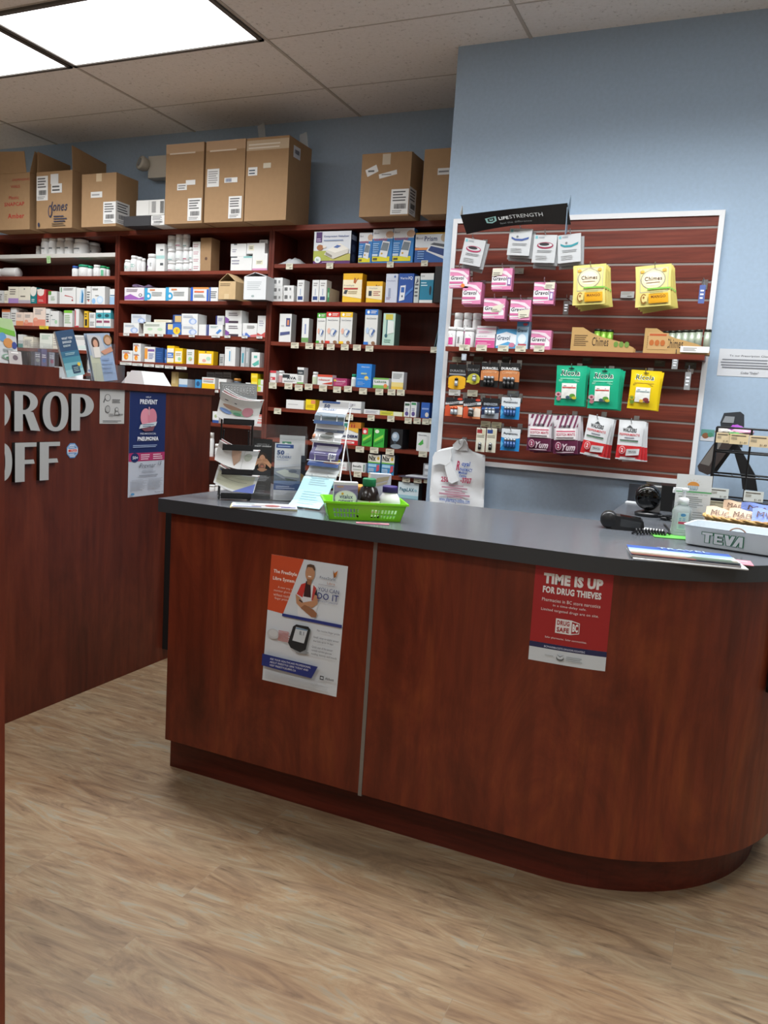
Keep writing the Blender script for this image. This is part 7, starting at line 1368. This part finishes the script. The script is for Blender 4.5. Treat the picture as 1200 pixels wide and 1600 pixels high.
gp2 = onZ(1045, 838, CZ); flat_item(gp2+Vector((.008, .0, 0)), .12, .10, .002, .25, '#5fae4c', [], 'paper_card', 'green card lying under the hand sanitizer', 'card')
flat_item(onZ(1015, 829, CZ)+Vector((0, .03, 0)), .09, .05, .001, .1, '#d5d8da', [], 'paper_sheet', 'white paper sheet behind the coiled black cord', 'paper')
# -- TEVA tray
tv = onZ(1071, 851, CZ); tvr = onZ(1178, 869, CZ); TW_, TD, TH = .27, .17, .060
TA = math.atan2(tvr.y-tv.y, tvr.x-tv.x)*.6
mb = MB(); TM = mat('#cdd6dc', .35)
def ring(w_, d, r, z, y0, n=6):
    o = []
    for cx, cy, st in ((w_/2-r, y0+d-r, 0), (-w_/2+r, y0+d-r, 1), (-w_/2+r, y0+r, 2), (w_/2-r, y0+r, 3)):
        for k in range(n+1): t = (st+k/n)*PI/2; o.append((cx+r*math.cos(t), cy+r*math.sin(t), z))
    return o
R_ = [ring(TW_-.02, TD-.02, .02, 0, .01), ring(TW_, TD, .025, .004, 0), ring(TW_+.016, TD+.016, .03, TH, -.008), ring(TW_+.022, TD+.022, .033, TH+.001, -.011), ring(TW_+.010, TD+.010, .028, TH, -.005), ring(TW_-.006, TD-.006, .022, .006, .003)]
V = [p for q in R_ for p in q]; n = len(R_[0]); F = [tuple(range(n))[::-1], tuple(5*n+k for k in range(n))]
for i in range(5): F += [(i*n+k, i*n+(k+1) % n, (i+1)*n+(k+1) % n, (i+1)*n+k) for k in range(n)]
mb.add(V, F, TM)
ff = lambda u, v, o: (-TW_/2+TW_*u, -.0085*(v)-.0009-o, .004+v*(TH-.006))
def teva_shapes(col, g):
    o = []; X = lambda u: .19+u*.42; Y_ = lambda v: .22+v*.56
    def rc(a, b, c, d): o.append(('p', [(X(a-g), Y_(b-g*2)), (X(c+g), Y_(b-g*2)), (X(c+g), Y_(d+g*2)), (X(a-g), Y_(d+g*2))], col))
    rc(0, .78, .26, 1); rc(.08, 0, .18, 1); rc(.30, 0, .38, 1); rc(.30, .80, .52, 1); rc(.30, .40, .50, .58); rc(.30, 0, .52, .2)
    def sk(p, q, w_): o.append(('p', [(X(p[0]-w_-g), Y_(p[1]-(g*2 if p[1] < .5 else -g*2))), (X(p[0]+w_+g), Y_(p[1]-(g*2 if p[1] < .5 else -g*2))), (X(q[0]+w_+g), Y_(q[1]-(g*2 if q[1] < .5 else -g*2))), (X(q[0]-w_-g), Y_(q[1]-(g*2 if q[1] < .5 else -g*2)))], col))
    sk((.66, 0), (.60, 1), .045); sk((.66, 0), (.77, 1), .045); rc(.92, 0, 1.0, 1); sk((.80, 0), (.94, 1), .045)
    return o
teva = teva_shapes('#1f7a54', .022)+teva_shapes('#dde4e8', 0)
mb.prt(ff, [*teva], eps=.00025)
tc_ = tv+Vector((TW_/2*math.cos(TA)-.005, TW_/2*math.sin(TA), 0))
tray_ = tag(mb.build('tray', (tc_.x, tc_.y, CZ+.0004), TA), 'pale grey plastic tray with green-outlined lettering at right of the counter', 'tray')
mb = MB(); mb.tube([(.03*math.cos(t), 0, .03*math.sin(t)) for t in [PI*k/16 for k in range(17)]], .0022, '#8a6a58', n=6)
tag(mb.build('wire_ring', (tc_.x+.01, tc_.y+.03, CZ+.036), .3), 'thin brown ring handle standing up inside the grey tray', 'ring')
# -- hand sanitizer
sp = onZ(1061, 838, CZ)+Vector((0, .02, 0)); sp.z = CZ+.0027
mb = MB(); GL = bpy.data.materials.new('clear_gel'); GL.use_nodes = True; bb_ = GL.node_tree.nodes['Principled BSDF']; bb_.inputs['Base Color'].default_value = lin('#dfe8e8'); bb_.inputs['Transmission Weight'].default_value = .75; bb_.inputs['Roughness'].default_value = .12; bb_.inputs['IOR'].default_value = 1.2
sr, sh_ = .032, .100
mb.lathe([(sr*.9, 0), (sr, .006), (sr*.95, .05), (sr, sh_*.78), (sr*.85, sh_*.9), (sr*.4, sh_), (sr*.4, sh_+.002)], GL, n=28, sy=.75)
f = lambda u, v, o_: (sr*math.sin((u-.5)*1.5)*1.0, -(sr*.75+.001+o_)*math.cos((u-.5)*1.5), sh_*(.2+.55*v))
mb.prt(f, [('r', .0, .0, .75, 1, '#c4d4da'), ('e', .35, .86, .18, .09, '#4f8fc4'), ('l', .1, .5, .6, .7, 2, '#5f9ac4'), ('r', .05, .33, .65, .47, '#c94468'), ('l', .1, .08, .6, .28, 3, '#8fa9bc')], sub=8, eps=.0006)
o = mb.build('sanitizer_bottle', tuple(sp), .5); tag(o, 'clear hand sanitizer pump bottle on the green card', 'bottle')
k = MB(); k.lathe([(.017, sh_), (.017, sh_+.018), (.012, sh_+.022), (.0055, sh_+.023), (.0055, sh_+.042), (.012, sh_+.043), (.013, sh_+.052), (0, sh_+.054)], '#e3e6e8', n=22); k.box((-.036, -.006, sh_+.044), (0, .006, sh_+.053), '#e3e6e8'); k.box((-.038, -.004, sh_+.036), (-.031, .004, sh_+.046), '#e3e6e8'); k.build('pump', parent=o)
# -- sun sign in clear stand
sg = Vector((onZ(1077, 822, CZ).x+.01, 2.90, CZ)); w_, h_ = .115, .185
hS = onY(1080, 742, 2.92).z-CZ
mb = MB(); mb.box((-w_/2, 0, 0), (w_/2, .002, hS), '#ccd0d0'); mb.prt(flat(w_, hS), [('e', .48, .80, .17, .075, '#cc8a3c'), ('r', .2, .70, .8, .80, '#ccd0d0')] + [('p', [(.48+.21*math.cos(t)-.006, .80+.095*math.sin(t)), (.48+.21*math.cos(t)+.006, .80+.095*math.sin(t)), (.48+.30*math.cos(t), .80+.135*math.sin(t))], '#a8823c') for t in [PI*k/8 for k in range(9)]] + [('r', .34+.05*k, .735, .355+.05*k, .80, '#4a7a94') for k in range(6)] +
    [('t', 'TIWI', .38, .715, .58, .745, '#4a7a94', .02), ('r', 0, .675, 1, .70, '#4c9a5c'), ('t', 'Free Delivery Service for our', .06, .63, .9, .655, '#5a605c', .01), ('l', .08, .40, .8, .61, 6, '#7c8280'), ('l', .5, .08, .9, .34, 6, '#8f9492')])
o = mb.build('sun_sign', (sg.x-.004, sg.y, CZ+.002), rot=(-.06, 0, .22)); tag(o, 'white sign with orange sun in clear stand behind the sanitizer', 'sign')
mb = MB(); mb.box((-w_/2-.004, -.022, 0), (w_/2+.004, -.020, .095), ACRY); mb.box((-w_/2-.004, -.022, 0), (w_/2+.004, .03, .0015), ACRY); mb.box((-w_/2-.004, -.022, 0), (-w_/2-.002, .02, .095), ACRY); mb.box((w_/2+.002, -.022, 0), (w_/2+.004, .02, .095), ACRY)
tag(mb.build('acrylic_stand', (sg.x-.004, sg.y, CZ+.0004), .22), 'clear acrylic pocket stand holding the orange sun sign', 'stand')
# -- card terminal
tp = (onZ(950, 826, CZ)+onZ(1000, 831, CZ))/2+Vector((.0, .03, 0)); tp.z = CZ
TB = mat('#1c1d1f', .3); TG = mat('#3c3f42', .25)
e = empty('card_terminal', tuple(tp), .15); tag(e, 'black card payment terminal lying on the counter', 'payment terminal')
mb = MB(); mb.prism([(-.045, .0), (.050, 0), (.058, .014), (.054, .034), (.045, .040), (-.035, .046), (-.05, .03)], 1, -.035, .035, TB, smooth=False); mb.build('body', parent=e, bevel=.004)
mb = MB(); mb.add([(-.02, -.028, .0462), (.046, -.028, .0412), (.046, .026, .0412), (-.02, .026, .0462)], [(0, 1, 2, 3)], mat('#050506', .1)); mb.add([(-.018, -.0352, .012), (.045, -.0352, .010), (.047, -.0352, .032), (-.018, -.0352, .038)], [(0, 1, 2, 3)], TG); mb.build('screen', parent=e)
mb = MB(); mb.lathe([(.0, -.038), (.022, -.036), (.028, -.01), (.028, .03), (.02, .036), (0, .037)], TB, n=22); o = mb.build('paper_roll_cover', (-.055, 0, .030), parent=e); o.rotation_euler = (PI/2, 0, 0)
# -- coiled cord
A = onZ(992, 836, CZ); Bq = onZ(1040, 838, CZ); A.z = Bq.z = CZ+.0115; pts = []; NT = 10
for i in range(NT*14+1):
    s_ = i/(NT*14); t = s_*NT*2*PI; q = A.lerp(Bq, s_); q = q+Vector((0, .02*math.sin(PI*s_), 0)); pts.append(q+Vector((0, .0082*math.cos(t), .0082*math.sin(t))))
pts = [Vector((tp.x+.05, tp.y-.02, CZ+.005)), Vector((A.x-.01, A.y+.01, CZ+.004))]+pts+[Vector((Bq.x+.01, Bq.y+.02, CZ+.006)), Vector((Bq.x+.0, Bq.y+.14, CZ+.004)), Vector((Bq.x-.03, Bq.y+.30, CZ+.004))]
mb = MB(); mb.tube(pts, .0028, TB, n=6); tag(mb.build('coiled_cord'), 'black coiled cord lying in front of the card terminal', 'cord')
# -- desk barcode scanner: round head on a curved stand
sb = onZ(1012, 806, CZ); e = empty('barcode_scanner', (sb.x, sb.y, CZ), .15); tag(e, 'black desk scanner with round glossy head behind terminal', 'scanner')
hz = onY(1006, 775, sb.y).z-CZ
mb = MB(); mb.lathe([(.045, 0), (.05, .004), (.05, .012), (.03, .020), (0, .022)], TB, n=26); mb.build('base', parent=e)
mb = MB(); mb.prism([(-.03, .012), (.055, .012), (.060, .10), (.045, .13), (.01, .12), (-.012, .06)], 0, -.028, .028, TB); o = mb.build('stand_arm', (.012, .0, 0), parent=e, bevel=.008)
mb = MB(); mb.lathe([(0, -.034), (.040, -.030), (.047, -.015), (.049, .0), (.045, .022), (.02, .035), (0, .037)], mat('#0a0a0b', .12), n=30); mb.lathe([(.041, -.0305), (.038, -.036), (.0, -.0365)], mat('#020202', .05), n=30)
o = mb.build('scanner_head', (-.008, -.015, hz), parent=e); o.rotation_euler = (math.radians(-80), 0, .0)
# -- dark cable bundle and box behind
mb = MB(); rr_ = random.Random(3); cbx = onZ(1035, 812, CZ)
for k in range(3):
    q = [Vector((cbx.x+.02*math.cos(a*1.1+k)+.012*a/3, cbx.y+.03*math.sin(a*.9+k*2)+.0, CZ+.004+.006*k)) for a in range(9)]; mb.tube(q, .0035, TB, n=6)
tag(mb.build('cable_bundle'), 'loose bundle of black cables behind the coiled cord', 'cables')
p = onZ(1035, 800, CZ); mb = MB(); mb.box((0, 0, 0), (.11, .16, .15), mat('#0a0a0b', .5)); 
zt = onY(1040, 758, 3.45).z-CZ
mb = MB(); mb.rbox((0, 0, 0), (.16, .15, zt), .006, mat('#0b0b0c', .45)); tag(mb.build('receipt_printer', (onY(1026, 780, 3.42).x, 3.42, CZ+.0003)), 'black box-shaped printer between scanner and sun sign', 'printer')
zt2 = onY(990, 757, 3.70).z-CZ; mb = MB(); mb.box((0, 0, 0), (.20, .02, zt2), mat('#3c4048', .4)); tag(mb.build('dark_panel', (onY(981, 770, 3.70).x, 3.72, CZ+.0003)), 'dark grey upright panel against wall behind the scanner', 'panel')
p = onZ(986, 785, CZ); flat_item(Vector((p.x+.02, 3.62, 0)), .08, .06, .004, 0, '#d8dcdf', [], 'paper_pad', 'small white paper pad at wall end of the counter', 'paper')
# -- black wire candy rack
kb = Vector((onZ(1112, 790, CZ).x, 3.10, CZ)); 
def kz(py, Y=3.10): return onY(1120, py, Y).z-CZ
X0 = onY(1112, 740, 3.08).x; e = empty('candy_rack', (X0, 3.08, CZ)); tag(e, 'black wire candy rack with price cards on counter right end', 'rack')
mb = MB(); zt = kz(667); RW = .27; RD_ = .17; rr2 = .0035
for x in (0, RW):
    for y in (0, RD_): mb.tube([(x, y, .002), (x, y, zt)], rr2*1.2, BLACKM)
for x in (RW*.42, RW*.75): mb.tube([(x, 0, .0), (x, 0, zt)], rr2, BLACKM)
for z in (.01, kz(780), kz(742), kz(705), zt): mb.tube([(0, 0, z), (RW, 0, z), (RW, RD_, z), (0, RD_, z)], rr2, BLACKM, closed=True)
for k in range(6):
    x = RW*(k+.5)/6
    for z in (kz(780), kz(742)*1.0, zt-.03): mb.tube([(x, 0, z), (x, RD_, z)], .0018, BLACKM)
mb.build('wire_frame', parent=e)
def rcard(x0, x1, y0, y1, col, label, yy=3.072):
    a = onY(x0, (y0+y1)/2, yy); b = onY(x1, (y0+y1)/2, yy); zt_ = onY((x0+x1)/2, y0, yy).z; zb_ = onY((x0+x1)/2, y1, yy).z; w_ = b.x-a.x; h_ = zt_-zb_
    mb = MB(); mb.box((-w_/2, 0, 0), (w_/2, .002, h_), col); mb.prt(flat(w_, h_), [('l', .08, .72, .85, .92, 1, '#5c5648'), ('l', .08, .42, .5, .68, 3, '#8a8474'), ('t', '$1.49', .55, .08, .9, .28, '#5c5648', .01)])
    tag(mb.build('price_card', ((a.x+b.x)/2, yy, zb_)), label, 'card', 'price cards on the candy rack')
rcard(1119, 1140, 676, 692, '#d9c7a0', 'left cream price card on top tier of candy rack', 3.074); rcard(1140, 1170, 678, 694.5, '#dcc9a0', 'middle cream price card on top tier of candy rack', 3.070); rcard(1170.5, 1202, 681, 699, '#dcc9a4', 'right cream price card on top tier of candy rack', 3.074)
rcard(1109, 1138.5, 763, 778.5, '#d3dad6', 'left white price card on lower tier of candy rack'); rcard(1162, 1193, 767.5, 784, '#d3dad6', 'right white price card on lower tier of candy rack'); rcard(1107.5, 1134, 783, 794, '#b8b094', 'tan price card below the left white one', 3.066)
zsh = zt-.03+.002
for i, (px, c_, d_, s_) in enumerate(((1133, '#b5b0a8', 'silver and brown candy packet on top left of rack', (.03, .05, .012)), (1152, '#8a3c9c', 'purple candy packet on top of the candy rack', (.028, .045, .020)), (1162, '#cf9ab5', 'pink clear candy packet beside the purple one', (.035, .05, .015)), (1150, '#3f9a3c', 'green candy packet below the purple one on rack', (.035, .03, .007)))):
    p = onY(px, 665, 3.13); mb = MB(); n = 10; V = []
    rnd = random.Random(i+2)
    mb.ball((0, 0, s_[2]*1.0), 1, mat(c_, .25), 12, (1, 1, 1)); mb.v = [(x*s_[0]*(1+.15*rnd.uniform(-1, 1)), y*s_[1]*(1+.12*rnd.uniform(-1, 1)), s_[2]+(z-s_[2])*s_[2]*(1+.2*rnd.uniform(-1, 1))) for x, y, z in mb.v]
    tag(mb.build('candy_packet', (p.x, (3.13, 3.17, 3.14, 3.10)[i], CZ+zsh-.001), .3), d_, 'candy', 'candy packets on the wire rack')
mb = MB(); mb.box((-.045, 0, 0), (.03, .10, .006), '#d9dde3'); tag(mb.build('candy_box', (onY(1141, 661, 3.16).x, 3.19, CZ+zsh+.02)), 'flat white packet edge topmost on the candy rack', 'box')
# -- touch screen till on the return, by the wall
Yt = 3.50; e = empty('till_terminal', (onY(1160, 740, Yt).x, Yt, CZ)); tag(e, 'black touch screen till with slanted stand behind wire rack', 'till')
lx = e.location.x; P2 = lambda px, py: (onY(px, py, Yt).x-lx, onY(px, py, Yt).z-CZ)
mb = MB(); s_ = [P2(*q) for q in ((1120, 686), (1148, 690), (1113, 737), (1106, 742), (1092, 736), (1090, 728))]; mb.prism(s_, 1, -.01, .012, mat('#3a3230', .3)); q_ = [P2(*q) for q in ((1119, 690), (1128, 692), (1108, 728), (1094, 724))]
V = [(x, -.0108, z) for x, z in q_]; mb.add(V, [(3, 2, 1, 0)], mat('#6c6864', .15)); mb.build('touch_screen', parent=e)
mb = MB(); s_ = [P2(*q) for q in ((1135, 688), (1152, 694), (1120, 738), (1106, 742))]; mb.prism(s_, 1, .0125, .20, mat('#0e0e10', .35)); mb.build('screen_back', parent=e)
mb = MB(); s_ = [P2(*q) for q in ((1143, 694), (1153, 694), (1180, 742), (1184, 768), (1160, 765), (1158, 745))]; mb.prism(s_, 1, .02, .10, mat('#131315', .4)); mb.build('stand', parent=e)
mb = MB(); mb.rbox((-.14, -.05, 0), (.20, .2, .055), .01, mat('#17181a', .4)); mb.build('base', parent=e)
mb = MB(); s_ = [P2(*q) for q in ((1125, 660), (1131, 645), (1157, 643), (1163, 648), (1163, 664), (1160, 700), (1130, 700))]; mb.prism(s_, 1, .05, .09, mat('#2f3338', .4)); cd = mb.build('customer_display', parent=e); mb = MB(); mb.prism([P2(*q) for q in ((1128, 660), (1133, 650), (1148, 651), (1146, 661))], 1, .048, .0498, mat('#8c9296', .15)); mb.build('display_glass', parent=cd)
# -- wicker basket with cloth patches
wb2 = onZ(1150, 822, CZ); Wc = Vector((wb2.x+.045, 2.86, CZ+.0004)); hB = .062
RX, RY = .15, .10
mb = MB(); n = 56; rows_n = 8; V = []; F = []
for k in range(rows_n*4+1):
    t = k/(rows_n*4); sc = .78+.22*t
    for a in range(n):
        q = 2*PI*a/n; w_ = .0035*math.sin(t*rows_n*2*PI)*(1 if a % 2 else -1); V.append(((RX*sc+w_)*math.cos(q), (RY*sc+w_)*math.sin(q), t*hB))
for k in range(rows_n*4):
    for a in range(n): F.append((k*n+a, k*n+(a+1) % n, (k+1)*n+(a+1) % n, (k+1)*n+a))
mb.add(V, F, WICK, True); V = [(RX*.78*math.cos(2*PI*a/n), RY*.78*math.sin(2*PI*a/n), .002) for a in range(n)]; mb.add(V, [tuple(range(n))], WICK)
for s_ in (0, 1):
    pts = [((RX+.003*math.sin(a*.9+s_*PI))*math.cos(2*PI*a/90), (RY+.003*math.sin(a*.9+s_*PI))*math.sin(2*PI*a/90), hB+.002+.003*math.cos(a*.9+s_*PI)) for a in range(90)]; mb.tube(pts, .004, WICK, n=6, closed=True)
tag(mb.build('wicker_basket', tuple(Wc), .2), 'woven wicker basket full of cloth pieces behind the grey tray', 'basket')
def cloth(px, py, w_, h_, col, words, label, rz=0, dz=0, tilt=-.9, yy=0):
    p = onY(px, py, Wc.y-.04+yy); f = lambda u, v, o: ((u-.5)*w_, .004*math.sin(u*7+v*3)-o, v*h_+.002*math.sin(u*9)); g2 = lambda u, v: ((u-.5)*w_, .004*math.sin(u*7+v*3)+.004, v*h_+.002*math.sin(u*9))
    mb = MB(); n = 10; V = [f(a/n, b/6, 0) for b in range(7) for a in range(n+1)]+[g2(a/n, b/6) for b in range(7) for a in range(n+1)]; m_ = 7*(n+1)
    F = [(b*(n+1)+a, b*(n+1)+a+1, (b+1)*(n+1)+a+1, (b+1)*(n+1)+a) for b in range(6) for a in range(n)]; F += [tuple(m_+i for i in q[::-1]) for q in F]
    mb.add(V, F, col); mb.prt(f, [('t', words[0], .15, .5, .85, .78, '#5a4038', .0, .1)] + ([('t', words[1], .2, .12, .8, .4, '#5a4038', .0, .1)] if len(words) > 1 else []), eps=.0045)
    tag(mb.build('cloth_piece', (p.x, p.y, p.z), rot=(tilt, 0, rz)), label, 'cloth', 'cloth pieces in the wicker basket')
cloth(1127, 822, .11, .075, mat('#d9bfa4', .9), ('MUCK', ':C'), 'tan cloth piece lettered in brown at left in wicker basket', rz=-.05, tilt=-.75, yy=-.01)
cloth(1160, 826, .10, .075, mat('#dcc2a8', .9), ('MADE', 'D'), 'tan cloth piece reading MADE in the wicker basket', rz=-.1, tilt=-.7, yy=-.02)
cloth(1150, 806, .085, .05, mat('#d3b79c', .9), ('MADE',), 'tan cloth piece sticking up at back of wicker basket', tilt=-.35, yy=.03)
cloth(1190, 811, .13, .05, mat('#7f95d8', .9), ('MAR',), 'blue cloth piece at back right of wicker basket', tilt=-.35, yy=.02)
cloth(1196, 818, .085, .075, mat('#8a9ee0', .9), ('WV', ''), 'blue cloth piece at front right of wicker basket', tilt=-.7, yy=-.03) if 0 else cloth(1196, 826, .085, .075, mat('#8a9ee0', .9), ('MW',), 'blue cloth piece at front right of wicker basket', tilt=-.7, yy=-.03)
# frame on the counter end
FR = bpy.data.objects['sign_frame']
P3 = lambda px, py: None
mb = MB(); fw, fh, ft = .20, .27, .012
for a, b in (((0, -.014, 0), (fw, 0, ft)), ((0, -.014, fh-ft), (fw, 0, fh)), ((0, -.014, 0), (ft, 0, fh)), ((fw-ft, -.014, 0), (fw, 0, fh))): mb.box(a, b, mat('#0b0a0a', .35))
mb.build('frame', parent=FR); mb = MB(); mb.box((ft, -.008, ft), (fw-ft, -.001, fh-ft), mat('#a9abaa', .3)); mb.build('insert_sheet', parent=FR)
